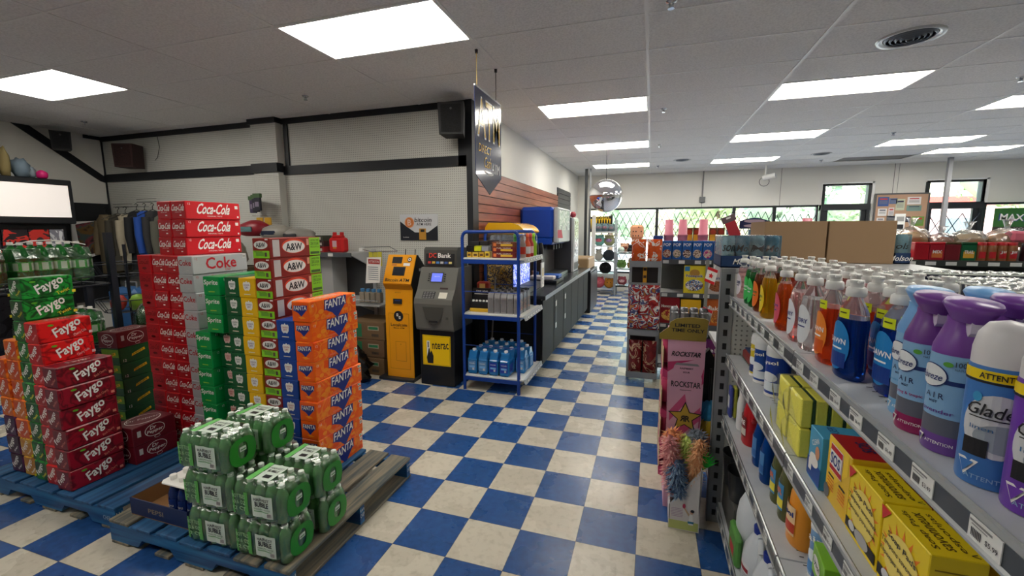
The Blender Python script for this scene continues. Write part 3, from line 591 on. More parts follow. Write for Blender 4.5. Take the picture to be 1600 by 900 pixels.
# ================================================================ CASES OF GREEN WATER BOTTLES
GPL = M('green_clear_plastic', (150, 206, 148), .15, trans=.45, ior=1.2); CAPG = K(222, 232, 222, .4); GRING = K(26, 130, 26, .35); LBL = K(206, 220, 206, .4); FILMG = mat_film('green_film', (.90, .985, .90), .88, .22)
def small_bottle():
    b = MB(); b.lathe([(.018, 0), (.0275, .006), (.0285, .03), (.0262, .05), (.0285, .07), (.0285, .115), (.024, .140), (.0135, .164), (.0125, .170)], GPL, n=12)
    b.lathe([(.0138, .168), (.0138, .180), (.0122, .182)], CAPG, n=10); return b
def scal(x): return .0035 * abs(math.cos(PI * (x / .0595)))
def water_case():
    t = thing('water_case', 'shrink wrapped case of green water bottles', 'water case')
    sb = small_bottle(); first = None; nx, ny = 5, 3
    for i in range(nx):
        for jx in range(ny):
            if first is None: first = o = sb.build('bottle', t)
            else: o = first.copy(); COL.objects.link(o); o.parent = t
            o.location = ((i - 2) * .0595, .030 + jx * .058, 0)
    w_, d_ = .1495, .176
    ring = []
    for k in range(31): x = -w_ + .02 + (2 * w_ - .04) * k / 30; ring.append((x, -.002 - scal(x)))
    for k in range(1, 5): a = -PI / 2 + PI / 2 * k / 5; ring.append((w_ - .02 + .021 * math.cos(a), .02 + .021 * math.sin(a)))
    for k in range(13): y = .02 + (d_ - .04) * k / 12; ring.append((w_ + .001 + .002 * abs(math.cos(PI * (y - .03) / .058)), y))
    ring += [(w_ - .008, d_ - .006), (w_ - .02, d_), (-w_ + .02, d_), (-w_ + .008, d_ - .006), (-w_, d_ - .02), (-w_, .02), (-w_ + .008, .006)]
    n = len(ring); lev = ((.008, .96), (.02, 1), (.122, 1), (.150, .93), (.178, .83)); vs = []
    for z, q in lev:
        ins = (1 - q) * .11
        for x, y in ring: vs.append((x - math.copysign(min(ins, abs(x)), x) * (abs(x) / w_), y + (d_ / 2 - y) * (1 - q) * .9, z))
    f = MB(); f.add(vs, [(j_ * n + i, j_ * n + (i + 1) % n, (j_ + 1) * n + (i + 1) % n, (j_ + 1) * n + i) for j_ in range(len(lev) - 1) for i in range(n)] + [tuple((len(lev) - 1) * n + i for i in range(n))], FILMG, True)
    f.build('shrink_wrap', t)
    F = lambda x, y, l=0: (x, -.0030 - scal(x) - l, .078 + y); p = MB()
    p.drect(F, .035, .0, .115, .105, LBL, 1, 20); p.dtext(F, 'HARVEST', .035, .033, .014, INK, 3, w=.085, bold=.03); p.dtext(F, 'BUBBLE', .035, .010, .024, INK, 3, w=.075, bold=.06); p.dtext(F, 'SPARKLING WATER', .035, -.012, .008, K(70, 120, 70), 3, w=.09); p.drect(F, .03, -.024, .08, .005, K(120, 170, 120), 2, 12)
    p.drect(F, .072, -.036, .024, .022, WH, 2, 5); [p.drect(F, .064 + .0035 * k, -.036, .0018, .018, INK, 3) for k in range(6)]
    GT = K(150, 200, 140)
    for k, s_ in enumerate(('BOTTLES', '10.6 OZ', '12 CT')): p.dtext(F, s_, -.095, .032 - .030 * k, .018, GT, 2, w=.075, bold=.04)
    p.drect(F, -.128, 0, .012, .11, K(80, 160, 70), 1, 3); p.drect(F, -.055, 0, .020, .11, K(90, 170, 80), 1, 4); p.build('front_label', t)
    q = MB(); g = RI(w_ + .0045, d_ / 2, .080); n = 28; vs = []
    for i in range(n):
        a = 2 * PI * i / n; sq = lambda v: math.copysign(abs(v) ** .8, v); vs += [g(.026 * sq(math.cos(a)), .004 + .040 * sq(math.sin(a)), .001), g(.072 * sq(math.cos(a)), .068 * sq(math.sin(a)), .001)]
    q.add(vs, [(2 * i, 2 * i + 1, (2 * i + 3) % (2 * n), (2 * i + 2) % (2 * n)) for i in range(n)], GRING)
    q.drect(g, 0, .012, .034, .022, LBL, 2); q.drect(g, 0, .010, .026, .006, K(90, 150, 90), 3); q.build('ring_label', t)
    q = MB(); g = TP(.0, d_ / 2, .1835); q.drect(g, .005, 0, .09, .125, LBL, 1); q.dtext(g, 'HARVEST', .005, .035, .014, INK, 2, w=.075, bold=.03); q.dtext(g, 'BUBBLE', .005, .012, .018, INK, 2, w=.06, bold=.05); q.drect(g, .01, -.03, .04, .025, INK, 2); q.drect(g, -.06, 0, .03, .14, K(110, 190, 100), 1); q.build('top_label', t)
    return t
case = Proto(water_case); LN = ('bottom', 'middle', 'top')
for nm, x, y, n in (('front left', -1.955, 1.36, 3), ('rear left', -1.92, 1.56, 3), ('front right', -1.64, 1.36, 2), ('rear right', -1.63, 1.57, 2)):
    for k in range(n):
        lev = (LN if n == 3 else ('lower', 'upper'))[k]
        case((x + R.uniform(-.008, .008) - .008 * k, y + R.uniform(-.004, .004), z0 + k * .189), .02 + R.uniform(-.02, .02), 'case of green water bottles, %s one of the %s stack on the pallet' % (lev, nm), 'cases of green water bottles')
# tray with blue bottles under a white carrier
t = thing('drink_tray', 'low navy cardboard tray on the pallet beside the green bottle cases', 'cardboard tray', (-2.38, 1.40, z0)); b = MB(); NV = K(24, 40, 84, .5); KR = K(150, 110, 70, .8)
w_, d_, h = .21, .40, .095
b.box(-w_, 0, 0, w_, d_, .004, KR); b.box(-w_, 0, .004, w_, .004, h, NV); b.box(-w_, d_ - .004, .004, w_, d_, h, NV); b.box(-w_, .004, .004, -w_ + .004, d_ - .004, h, NV); b.box(w_ - .004, .004, .004, w_, d_ - .004, h, NV)
b.box(-w_ + .0045, .0045, .006, w_ - .0045, .006, h - .002, KR); b.box(-w_ + .0045, d_ - .006, .006, w_ - .0045, d_ - .0045, h - .002, KR); b.box(-w_ + .0045, .007, .006, -w_ + .006, d_ - .007, h - .002, KR)
b.dtext(FR(-.02, 0, .045), 'PEPSI', .0, 0, .026, K(150, 134, 110), 1, w=.11, bold=.03); b.build('tray', t)
BLQ = M('blue_drink', (16, 44, 110), .1, trans=.3)
t = thing('bottle_pack', 'pack of small blue bottles under a white carrier sheet, standing in the navy tray', 'bottle pack', (-2.27, 1.42, z0 + .006))
bo = None
for i in range(3):
    for q in range(3):
        if bo is None:
            b = MB(); b.lathe([(.02, 0), (.030, .006), (.031, .05), (.030, .1), (.031, .13), (.020, .165), (.0135, .19), (.0135, .20)], BLQ, n=14); b.drect(cy((0, 0, .08), .0315, .0315, -PI / 2), 0, 0, .06, .05, K(20, 50, 120), 1, 8); b.dtext(cy((0, 0, .08), .0315, .0315, -PI / 2), 'PEPSI', 0, -.01, .012, WH, 3)
            bo = o = b.build('bottle', t); b = MB(); b.lathe([(.0155, .2), (.017, .212), (.017, .226), (.015, .228)], WH, n=14); cp = b.build('cap', bo)
        else:
            o = bo.copy(); COL.objects.link(o); o.parent = t; c2 = cp.copy(); COL.objects.link(c2); c2.parent = o
        o.location = ((i - 1) * .068, .045 + q * .068, 0)
b = MB(); b.prism([(-.11, .02), (-.09, 0), (.09, 0), (.11, .02), (.11, .21), (.09, .23), (-.09, .23), (-.11, .21)], lambda x, y: (x, y, .203), lambda x, y: (x, y, .196), WH); b.build('carrier_sheet', t)
# ================================================================ LEFT SIDE OF THE SHOP
RK0 = K(16, 22, 34, .4)
def bottle2l():
    b = MB(); b.lathe([(.03, 0), (.05, .008), (.054, .03), (.054, .09), (.052, .10), (.052, .18), (.054, .19), (.050, .225), (.030, .268), (.014, .288), (.014, .298)], M('green_bottle', (52, 140, 66), .1, trans=.55, ior=1.2), n=16)
    b.drect(cy((0, 0, .14), .0535, .0535, -PI), 0, 0, .33, .07, K(60, 160, 60), 1, 24)
    for a in (-2.2, -1.2, -.2, .8, 1.9): b.drect(cy((0, 0, .14), .0535, .0535, a - PI / 2 + PI / 2), 0, 0, .035, .055, K(208, 216, 204), 2, 4)
    return b
def bottle_case(nx=2, ny=4):
    t = thing('bottle_case', 'case of large green soda bottles', 'bottle case'); fo = None
    for i in range(nx):
        for q in range(ny):
            if fo is None:
                fo = o = bottle2l().build('bottle', t); b = MB(); b.lathe([(.016, .297), (.017, .300), (.017, .316), (.015, .318)], WH, n=12); cp = b.build('cap', fo)
            else:
                o = fo.copy(); COL.objects.link(o); o.parent = t; c2 = cp.copy(); COL.objects.link(c2); c2.parent = o
            o.location = (-.055 - i * .112, .057 + q * .112, 0)
    f = MB(); pts = [(0, .01), (0, .2), (-.03, .27), (-.2, .27), (-.228, .2), (-.228, .01)]
    f.add([(x, -.003, z) for x, z in pts] + [(x, ny * .112 + .006, z) for x, z in pts], [(i, i + 1, 7 + i, 6 + i) for i in range(5)] + [tuple(range(6)), tuple(reversed(range(6, 12)))], FILMG); f.build('shrink_wrap', t)
    f = MB(); f.tube([(-.12, .05, .30), (-.12, .15, .325), (-.1, .25, .33), (-.06, .35, .315), (.0, .42, .29)], .004, WH, 5); f.build('carry_strap', t)
    return t
bcase = Proto(bottle_case)
bcase((-4.33, 1.86, 1.235), .03, 'case of large green soda bottles on top of the black wire rack', 'cases of large green bottles'); bcase((-4.34, 1.36, 1.235), .03, 'case of large green soda bottles at the left picture edge, on the black rack', 'cases of large green bottles')
bcase((-4.33, 1.88, .70), .0, 'case of green soda bottles on the lower basket of the black rack', 'cases of large green bottles')
# laid pack whose bottle bottoms face the camera, behind the maroon carton
t = thing('bottle_pack', 'wrapped pack of green bottles behind the maroon carton, right of the black rack post', 'bottle pack', (-4.05, 2.46, .72))
lt = MB(); lt.box(-4.22, 2.36, .68, -3.80, 2.62, .715, RK0)
for x_, y_ in ((-4.2, 2.38), (-3.84, 2.38), (-4.2, 2.6), (-3.84, 2.6)): lt.box(x_, y_, 0, x_ + .02, y_ + .02, .68, RK0)
tag(lt.build('small_table'), 'small black stand under the wrapped green bottle pack', 'stand')
for i in range(2):
    for k in range(2):
        b = MB(); b.lathe([(.03, 0), (.05, .01), (.054, .03), (.054, .2), (.03, .27), (.014, .295)], M('green_bottle'), n=14); b.build('bottle', t, (i * .112, 0, k * .0))
        if k: break
f = MB(); f.blob((.05, 0, .15), (.13, .09, .17), FILMG, 16, .06); f.build('shrink_wrap', t)
# black wire rack
RK = K(16, 22, 34, .4)
t = thing('wire_rack', 'black metal wire rack holding green bottle cases at the left', 'rack', (-4.6, 1.3, 0))
for x, y in ((0, 0), (.34, 0), (0, 1.09), (.34, 1.09)): b = MB(); b.box(x - .022, y - .022, 0, x + .022, y + .022, 1.62 if y > 0 and x > 0 else 1.2, RK); b.build('post', t)
for z in (.66, 1.20):
    b = MB(); b.tube([(0, 0, z), (.34, 0, z), (.34, 1.09, z), (0, 1.09, z), (0, 0, z)], .008, RK)
    for k in range(13): b.tube([(0, k * .085 + .03, z + .004), (.33, k * .085 + .03, z + .004), (.345, k * .085 + .03, z + .07)], .003, RK, 4)
    b.tube([(.345, 0, z + .07), (.345, 1.09, z + .07)], .005, RK); b.build('basket', t)
# wire baskets right of the rack, in the dark corner
t = thing('wire_basket_stand', 'black wire basket stand in the dark corner left of the red cartons', 'basket stand', (-4.95, 2.9, 0))
for z in (.5, .85, 1.2):
    b = MB()
    for rr_ in (.20, .26): b.tube([(rr_ * math.cos(a * PI / 10), rr_ * math.sin(a * PI / 10), z + (rr_ - .2) * 2) for a in range(21)], .005, RK, 5)
    for a in range(12): c, s = math.cos(a * PI / 6), math.sin(a * PI / 6); b.tube([(0, 0, z - .02), (.2 * c, .2 * s, z), (.26 * c, .26 * s, z + .12)], .003, RK, 4)
    b.build('basket', t)
b = MB(); b.cyl((0, 0, 0), (0, 0, 1.5), .014, RK, 8); b.lathe([(.22, 0), (.22, .02)], RK, n=20); b.build('pole', t)
for k, (dx, dy, z, c, lab) in enumerate(((.0, -.1, .93, (150, 40, 30), 'red packet in the upper wire basket'), (.1, .0, .93, (120, 160, 40), 'green packet in the upper wire basket'), (-.05, .05, .58, (170, 60, 40), 'orange packet in the middle wire basket'))):
    b = MB(); b.blob((0, 0, 0), (.07, .06, .08), K(*c), 10, .3, seed=k); tag(b.build('snack_packet', loc=(-4.95 + dx, 2.9 + dy, z)), lab, 'packet')
b = MB(); b.box(-.25, -.14, 0, .25, .14, .55, K(44, 84, 130, .5), .05); o = b.build('suitcase', loc=(-6.35, 3.75, .36)); tag(o, 'blue hard box standing under the hanging jackets', 'case'); h = MB(); h.tube([(-.1, 0, .55), (-.1, 0, .62), (.1, 0, .62), (.1, 0, .55)], .01, K(120, 120, 120)); h.build('handle', o)
b = MB(); b.box(-6.9, 3.45, 0, -5.7, 4.1, .35, K(52, 42, 34, .7), .01); tag(b.build('low_crate'), 'low dark crate on the floor under the blue case', 'crate')
# cooler with a long white header along the left wall
BK_ = K(18, 20, 24, .5); LITW = M('header_panel', (236, 228, 222), .5, emit=.38)
t = thing('display_cooler', 'black cooler with a long blank white header sign, far left wall', 'cooler', (-7.9, .2, 0))
b = MB(); b.box(0, 0, 0, .8, 3.35, 1.72, BK_); b.build('body', t)
b = MB(); b.box(.0, 0, 1.72, .9, 3.42, 2.26, BK_, .01); b.build('header', t)
b = MB(); b.box(.9, .05, 1.80, .912, 3.37, 2.19, LITW); b.build('sign_panel', t)
for k in range(3):
    b = MB(); b.box(.8, .3 + k * 1.02, .2, .83, 1.25 + k * 1.02, 1.66, mat_blobs('cooler_door', [(20, 22, 26), (30, 30, 34), (16, 16, 20)], 3, .1)); b.box(.83, 1.20 + k * 1.02, .7, .85, 1.22 + k * 1.02, 1.3, CHROME); b.build('door', t)
for k, (c, lab, y, w_) in enumerate(((((30, 20, 22), (24, 22, 26), (190, 40, 36), (24, 22, 26)), 'dark poster with red shapes under the white header, left', 2.55, .38), (((26, 20, 24), (30, 26, 30), (200, 46, 36), (40, 30, 34)), 'dark poster with red shapes under the white header, middle', 2.95, .22), (((26, 20, 24), (40, 30, 34), (190, 44, 36), (30, 26, 30)), 'dark poster with red shapes under the white header, right', 3.18, .18), (((190, 190, 194), (120, 120, 130), (210, 210, 214)), 'narrow pale grey poster beside the dark red posters', 3.37, .13))):
    b = MB(); b.box(0, 0, 0, .006, w_, .36, mat_blobs('poster_%d' % k, list(c), 6, .5)); tag(b.build('poster', loc=(-7.065, y, 1.29)), lab, 'poster', 'posters under the white header')
b = MB(); b.box(-.012, -.16, 0, 0, .16, .20, K(170, 180, 190)); g = RI(.0, 0, .1); b.dtext(g, 'OPEN DAILY', 0, .06, .03, RD, 1, w=.26); b.drect(g, 0, -.02, .28, .1, K(120, 160, 190), 1); b.drect(g, 0, -.05, .2, .04, RD, 2); b.build; tag(b.build('small_sign', loc=(-4.62, 1.30, 1.50)), 'small red and blue sign above the green bottles, left picture edge', 'sign')
# black board and artwork poster beyond the cooler
b = MB(); b.box(-7.86, 3.62, 1.62, -7.80, 4.46, 2.03, BK_); b.box(-7.86, 3.62, .6, -7.82, 4.46, 1.62, BK_); tag(b.build('notice_board'), 'matte black board in the corner left of the hanging jackets', 'board')
b = MB(); b.prism([(3.93, 1.2), (4.32, 1.30), (4.34, 1.78), (3.96, 1.76)], lambda y, z: (-7.78, y, z), lambda y, z: (-7.80, y, z), WHITE); b.prism([(4.02, 1.26), (4.37, 1.36), (4.36, 1.80), (4.0, 1.72)], lambda y, z: (-7.772, y, z), lambda y, z: (-7.78, y, z), mat_blobs('abstract_art', [(60, 50, 46), (120, 90, 50), (70, 90, 90), (130, 60, 70), (40, 40, 44)], 4, .4, 'EASE'))
tag(b.build('art_poster'), 'colourful abstract poster with white edges on the black board', 'poster')
# things on top of the cooler
for k, (y, c, lab, r_) in enumerate(((2.90, (170, 130, 124), 'pinkish cloth bundle on the cooler top, left edge', (.10, .10, .15)), (3.08, (122, 108, 66), 'tan upright bag on the cooler top', (.08, .05, .19)), (3.22, (96, 112, 124), 'grey blue folded jacket heap on the cooler top', (.10, .08, .12)), (3.30, (120, 132, 140), 'small grey wrapped bundle right of the jacket heap', (.07, .04, .08)))):
    b = MB(); b.blob((0, 0, r_[2] * .8), r_, K(*c, .7), 16, .35, 3, k, flat=.8); tag(b.build('cloth_bundle', loc=(-7.12, y, 2.262)), lab, 'bundle')
b = MB(); b.blob((0, 0, .045), (.06, .055, .055), K(196, 24, 104, .5), 16, .2, 2, 9, flat=.8); tag(b.build('baseball_cap', loc=(-7.08, 3.385, 2.262)), 'bright pink cap on the cooler top', 'cap')
# speakers
def speaker(loc, rz, lab, col=(26, 26, 28), s=1, tilt=1):
    t = thing('wall_speaker', lab, 'speaker', loc, rz); b = MB()
    b.prism([(-.12 * s, -.15 * s), (.12 * s, -.15 * s), (.13 * s, .15 * s), (-.13 * s, .15 * s)], lambda x, z: (x, -.11 * s, z), lambda x, z: (x * .8, .11 * s, z), K(*col, .6)); b.build('cabinet', t)
    b = MB(); b.drect(FR(0, -.112 * s, 0), 0, 0, .2 * s, .26 * s, mat_blobs('grille%d' % col[0], [col, tuple(int(q * .6) for q in col)], 90, .8), 1); b.dell(FR(0, -.112 * s, 0), 0, .09 * s, .012, .012, K(70, 70, 72), 3); b.build('grille', t)
    b = MB(); b.cyl((0, .1 * s, 0), (0, .19 * s, .02), .018, DARKM, 8); b.build('bracket', t)
speaker((-2.02, 4.30, 2.76), .25, 'black wall speaker at the right end of the pegboard wall by the banner', (24, 24, 26), 1.05)
speaker((-7.0, 4.31, 2.66), .35, 'dark brown speaker on the pegboard wall near the left corner', (52, 28, 26), 1.05)
speaker((-7.68, 3.92, 2.84), 1.1, 'black speaker high on the left wall above the sloping trim', (26, 28, 32), .8)
b = MB(); b.tube([(-6.78, 4.49, 2.62), (-6.72, 4.49, 2.66), (-6.66, 4.49, 2.8), (-6.68, 4.49, 2.94)], .004, BLACK, 5); tag(b.build('speaker_cable'), 'thin black cable hanging right of the brown speaker', 'cable')
# hanging jackets
def jacket(x, lab, c, w_=.42, l=.72, sl=1, z=1.86, ry=.0):
    t = thing('hanging_jacket', lab, 'jacket', (x + .07, 4.25, z), ry, 'jackets hanging on the pegboard'); F_ = K(*c, .8, bump=.2, bs=30)
    b = MB(); n = 18; vs = []; prof = [(0, .05), (-.03, .09), (-.07, w_ * .46), (-.16, w_ * .5), (-.4, w_ * .46), (-l, w_ * .5)]
    for (z_, hw) in prof:
        for i in range(n):
            a = 2 * PI * i / n; q = 1 + .12 * math.sin(5 * a + z_ * 9); vs.append((hw * math.cos(a) * (1 if abs(z_) < .1 else q), .07 * math.sin(a) * q, z_))
    b.add(vs, [(j * n + i, (j + 1) * n + i, (j + 1) * n + (i + 1) % n, j * n + (i + 1) % n) for j in range(len(prof) - 1) for i in range(n)], F_, True); b.build('body', t)
    for s in (-1, 1):
        b = MB(); b.cyl((s * w_ * .42, 0, -.09), (s * w_ * .52, -.02, -.34), .055, F_, 10, .05); b.cyl((s * w_ * .52, -.02, -.33), (s * w_ * .50, -.04, -.58), .05, F_, 10, .04); b.build('sleeve', t)
    b = MB(); b.tube([(-.18, 0, -.07), (0, 0, .02), (.18, 0, -.07)], .005, BLACK); b.tube([(0, 0, .02), (0, 0, .06), (.02, 0, .09), (.0, 0, .11), (-.02, 0, .09)], .004, BLACK); b.build('hanger', t)
jacket(-7.62, 'khaki brown jacket hanging leftmost on the pegboard', (128, 114, 88), .40, .85)
jacket(-7.36, 'dark olive jacket hanging second from the left corner', (66, 62, 52), .24, .8, ry=1.2); jacket(-7.20, 'beige jacket hanging edge on beside the olive one', (170, 160, 138), .18, .68, ry=1.4)
jacket(-6.96, 'black jacket hanging below the small hook rail', (22, 24, 28), .24, .82, z=1.9, ry=1.4); jacket(-6.80, 'blue and yellow sports jacket hanging among dark ones', (28, 70, 150), .2, .7, z=1.9, ry=1.45)
jacket(-6.64, 'dark grey jacket hanging right of the blue one', (44, 44, 46), .2, .75, z=1.9, ry=1.45); jacket(-6.46, 'grey green jacket hanging rightmost, nearest the red cartons', (84, 84, 74), .22, .78, z=1.84, ry=1.3)
for x, z, l in ((-7.25, 1.98, 'left'), (-6.75, 2.04, 'right')):
    b = MB(); b.tube([(-.22, .20, 0), (-.2, .0, -.01), (.2, .0, -.01), (.22, .20, 0)], .006, CHROME); b.tube([(-.2, 0, .03), (.2, 0, .03)], .004, CHROME); tag(b.build('hook_rail', loc=(x, 4.30, z)), 'chrome hook rail on the pegboard, the %s one over the jackets' % l, 'hook rail')
# pegboard packs on the column
for k, (x, z, c, l) in enumerate(((-4.84, 1.95, (64, 52, 84), 'left'), (-4.74, 1.96, (40, 40, 52), 'middle'), (-4.65, 1.97, (36, 38, 50), 'right'))):
    b = MB(); b.box(-.05, 0, -.1, .05, .03, .1, K(*c), .006); b.box(-.055, -.005, .06, .055, .032, .11, K(70, 100, 60)); b.drect(FR(0, -.001, -.02), 0, 0, .06, .06, K(130, 120, 140), 1); tag(b.build('hanging_pack', loc=(x, 4.30 - .05 * k, z)), 'dark hanging pack on the pegboard column, %s of three' % l, 'pack', 'dark packs on the column')
for k in range(2):
    b = MB(); b.box(-.05, 0, -.06, .05, .02, .05, K(206, 160, 40), .004); b.tube([(0, .2, .07), (0, -.1, .07)], .003, CHROME, 5); tag(b.build('hanging_pack', loc=(-4.72 + .13 * k, 4.28, 1.74)), '%s yellow hanging pack above the dog food bags' % ('left', 'right')[k], 'pack', 'yellow packs on the column')
# wall shelving unit behind the root beer cartons
t = thing('metal_shelving', 'grey metal wall shelving with two shelves before the pegboard', 'shelving', (-4.6, 4.50, 0))
for x in (0, 1.40): b = MB(); b.box(x - .02, -.03, 0, x + .02, 0, 1.40 if x else 1.34, SHELF); b.build('upright', t)
for z, d_ in ((1.345, .40), (.80, .40), (.13, .5)):
    b = MB(); b.box(0, -d_, z, 1.38, -.03, z + .025, SHELF); b.box(0, -d_ - .012, z - .02, 1.38, -d_, z + .03, RAIL); b.prism([(-d_, z), (-.03, z), (-.03, z - .16)], lambda y, q: (1.36, y, q), lambda y, q: (1.38, y, q), SHELF)
    for q in (.2, .55, .9, 1.1): b.drect(FR(q, -d_ - .012, z + .005), 0, 0, .07, .035, TAG, 1)
    b.build('shelf', t)
b = MB(); b.box(.0, -.03, .1, 1.38, -.005, 1.33, K(70, 72, 74)); b.build('back_panel', t)
b = MB(); b.box(.86, -.3, .83, 1.02, -.05, 1.34, K(170, 170, 168)); b.build('divider', t)
def jug(x, y, z, c, lab):
    t = thing('fuel_jug', lab, 'jug', (x, y, z)); b = MB(); b.box(-.10, -.06, 0, .10, .06, .17, K(*c), .02); b.box(-.06, -.05, .16, .06, .05, .20, K(*c), .012); b.build('body', t)
    for s in (-1, 1): b = MB(); b.box(s * .05 - .016, -.02, .19, s * .05 + .016, .02, .235, K(*c), .004); b.build('spout', t)
    b = MB(); b.drect(FR(0, -.061, .1), -.01, 0, .06, .07, K(210, 170, 180), 1); b.drect(FR(0, -.061, .1), -.01, -.045, .05, .02, K(200, 130, 50), 1); b.build('sticker', t)
jug(-3.50, 4.24, 1.372, (196, 22, 26), 'red plastic jug with two spouts on the grey wall shelf')
for k, (x, z, c, l) in enumerate(((-3.72, 1.372, (150, 30, 34), 'dark red box on the wall shelf, lower, beside the jug'), (-3.72, 1.44, (60, 40, 40), 'dark brown box stacked beside the jug'), (-3.85, 1.372, (90, 84, 80), 'grey packet on the wall shelf left of the red boxes'), (-3.73, 1.505, (60, 66, 52), 'small olive box topmost beside the jug'))):
    b = MB(); b.box(-.07, -.08, 0, .07, .08, .065, K(*c), .004); b.drect(FR(0, -.08, .03), 0, 0, .09, .03, K(200, 190, 180), 1); tag(b.build('small_box', loc=(x, 4.24, z)), l, 'box')
def sack(x, y, z, r_, c, c2, lab, rz=0, sd=0):
    t = thing('pet_food_bag', lab, 'bag', (x, y, z), rz, 'bags heaped behind the root beer cartons'); b = MB(); b.blob((0, 0, r_[2] * .75), r_, K(*c, .4), 20, .16, 2.4, sd, flat=.75); b.build('bag', t)
    b = MB(); b.box(-r_[0] * .5, -r_[1] * .98, r_[2] * .5, r_[0] * .35, -r_[1] * .9, r_[2] * 1.05, K(*c2, .4), .01); b.build('print_panel', t)
sack(-4.62, 4.12, 1.56, (.22, .13, .11), (140, 26, 38), (90, 130, 130), 'dark red pet food bag topmost behind the root beer', 0, 1)
sack(-4.30, 4.14, 1.52, (.24, .13, .10), (150, 146, 136), (34, 46, 70), 'grey pet food bag with a navy panel on the wall shelf', 0, 2)
sack(-3.98, 4.14, 1.50, (.22, .13, .09), (142, 138, 130), (60, 60, 64), 'pale striped pet food bag at the right of the heap', 0, 3)
sack(-4.36, 4.14, 1.372, (.22, .13, .085), (96, 92, 86), (50, 50, 56), 'dull grey pet food bag under the others, left', 0, 6); sack(-3.96, 4.14, 1.372, (.18, .13, .075), (80, 78, 76), (50, 50, 56), 'dull grey pet food bag under the others, right', 0, 7)
sack(-5.02, 4.05, 1.18, (.24, .16, .22), (134, 128, 112), (140, 50, 30), 'beige pet food bag leaning above the silver carton', .2, 4)
b = MB(); b.box(-5.4, 3.8, 0, -4.7, 4.35, 1.18, K(92, 74, 54, .8)); tag(b.build('stock_carton'), 'tall brown stock carton under the beige bag', 'carton')
# hooks, basket and boxes beside the bitcoin machine
t = thing('wire_hook_display', 'wire hook with small yellow packets near the bitcoin machine', 'hook', (-2.95, 4.3, 1.36)); b = MB(); b.tube([(-.28, 0, .07), (.1, .0, .08), (.2, 0, .03), (-.1, -.06, .02), (-.28, 0, .05)], .005, CHROME); b.box(-.31, -.02, .02, -.26, .02, .06, WHITE, .005); b.build('hook', t)
for k in range(3): b = MB(); b.box(-.15 + k * .06, -.05, -.14, -.1 + k * .06, -.04, .02, K(200, 190, 60)); b.box(-.145 + k * .06, -.052, -.1, -.105 + k * .06, -.05, -.04, K(180, 40, 40)); b.build('packet', t)
for k in range(4):
    b = MB(); b.box(-.03, -.03, 0, .03, .03, .12, K(150, 140, 124, .4), .006); b.box(-.02, -.02, .12, .02, .02, .16, K(70, 130, 180), .005); tag(b.build('small_bottle', loc=(-3.17 + k * .075, 4.20, .80)), 'small bottle with blue cap hanging by the bitcoin machine, %s' % ('leftmost', 'second', 'third', 'rightmost')[k], 'bottle', 'small blue capped bottles')
b = MB(); b.box(-3.24, 4.1, .77, -2.88, 4.45, .785, SHELF); b.tube([(-3.24, 4.09, .84), (-2.88, 4.09, .84)], .005, CHROME); tag(b.build('small_ledge'), 'small wire ledge holding blue capped bottles', 'shelf')
for k, (z, c) in enumerate(((0, (110, 84, 56)), (.205, (104, 78, 54)), (.41, (112, 88, 60)))):
    b = MB(); b.box(-.24, -.2, 0, .24, .2, .2, K(*c, .8), .004); F = FR(0, -.2, .1); b.drect(F, -.14, 0, .18, .15, K(40, 116, 78), 1); b.drect(F, .1, .03, .14, .05, K(160, 150, 130), 1); b.drect(F, .1, .03, .12, .03, K(40, 116, 78), 2); b.drect(F, .12, -.05, .09, .03, K(70, 60, 50), 1)
    tag(b.build('stock_box', loc=(-3.03, 4.22, z), rz=.03 * (k - 1)), 'brown and green stock box by the bitcoin machine, %s' % ('bottom', 'middle', 'top')[k], 'box', 'brown and green stock boxes')
b = MB(); b.blob((0, 0, .14), (.26, .19, .24), M('bin_bag', (14, 14, 16), .25, bump=.8, bs=14), 26, .5, 3.2, 5, flat=.58); b.blob((-.05, 0, .38), (.1, .08, .09), M('bin_bag'), 14, .4, 3, 2); tag(b.build('bin_bag', loc=(-3.12, 3.80, .0)), 'black plastic bin bag on the floor behind the orange stack', 'bin bag')
b = MB(); b.box(-.245, 0, 0, .245, .012, .30, K(206, 208, 210, .4)); F = FR(0, 0, .15)
b.dpoly(F, [(-.245, -.15), (.245, -.15), (.245, .02), (.12, -.06), (-.05, -.06), (-.16, .01), (-.245, .07)], K(26, 30, 40), 1); b.dell(F, -.12, .055, .062, .062, K(226, 150, 100), 2); b.dell(F, -.12, .055, .052, .052, K(206, 120, 60), 3); b.dtext(F, 'B', -.12, .055, .07, K(230, 200, 180), 4, bold=.04)
b.dtext(F, 'bitcoin', .06, .085, .052, INK, 2, w=.22, bold=.03, shear=.15); b.dtext(F, 'ATM HERE', .07, .035, .032, INK, 2, w=.19, bold=.02); b.drect(F, .05, -.08, .09, .13, K(196, 140, 50), 3); b.drect(F, .05, -.04, .05, .03, INK, 4); b.dtext(F, 'Localcoin', -.17, -.115, .014, WH, 3)
tag(b.build('bitcoin_sign', loc=(-2.585, YP - .014, 1.51)), 'grey and black bitcoin sign on the pegboard above the machines', 'sign')
for a in (-.23, .22): pass
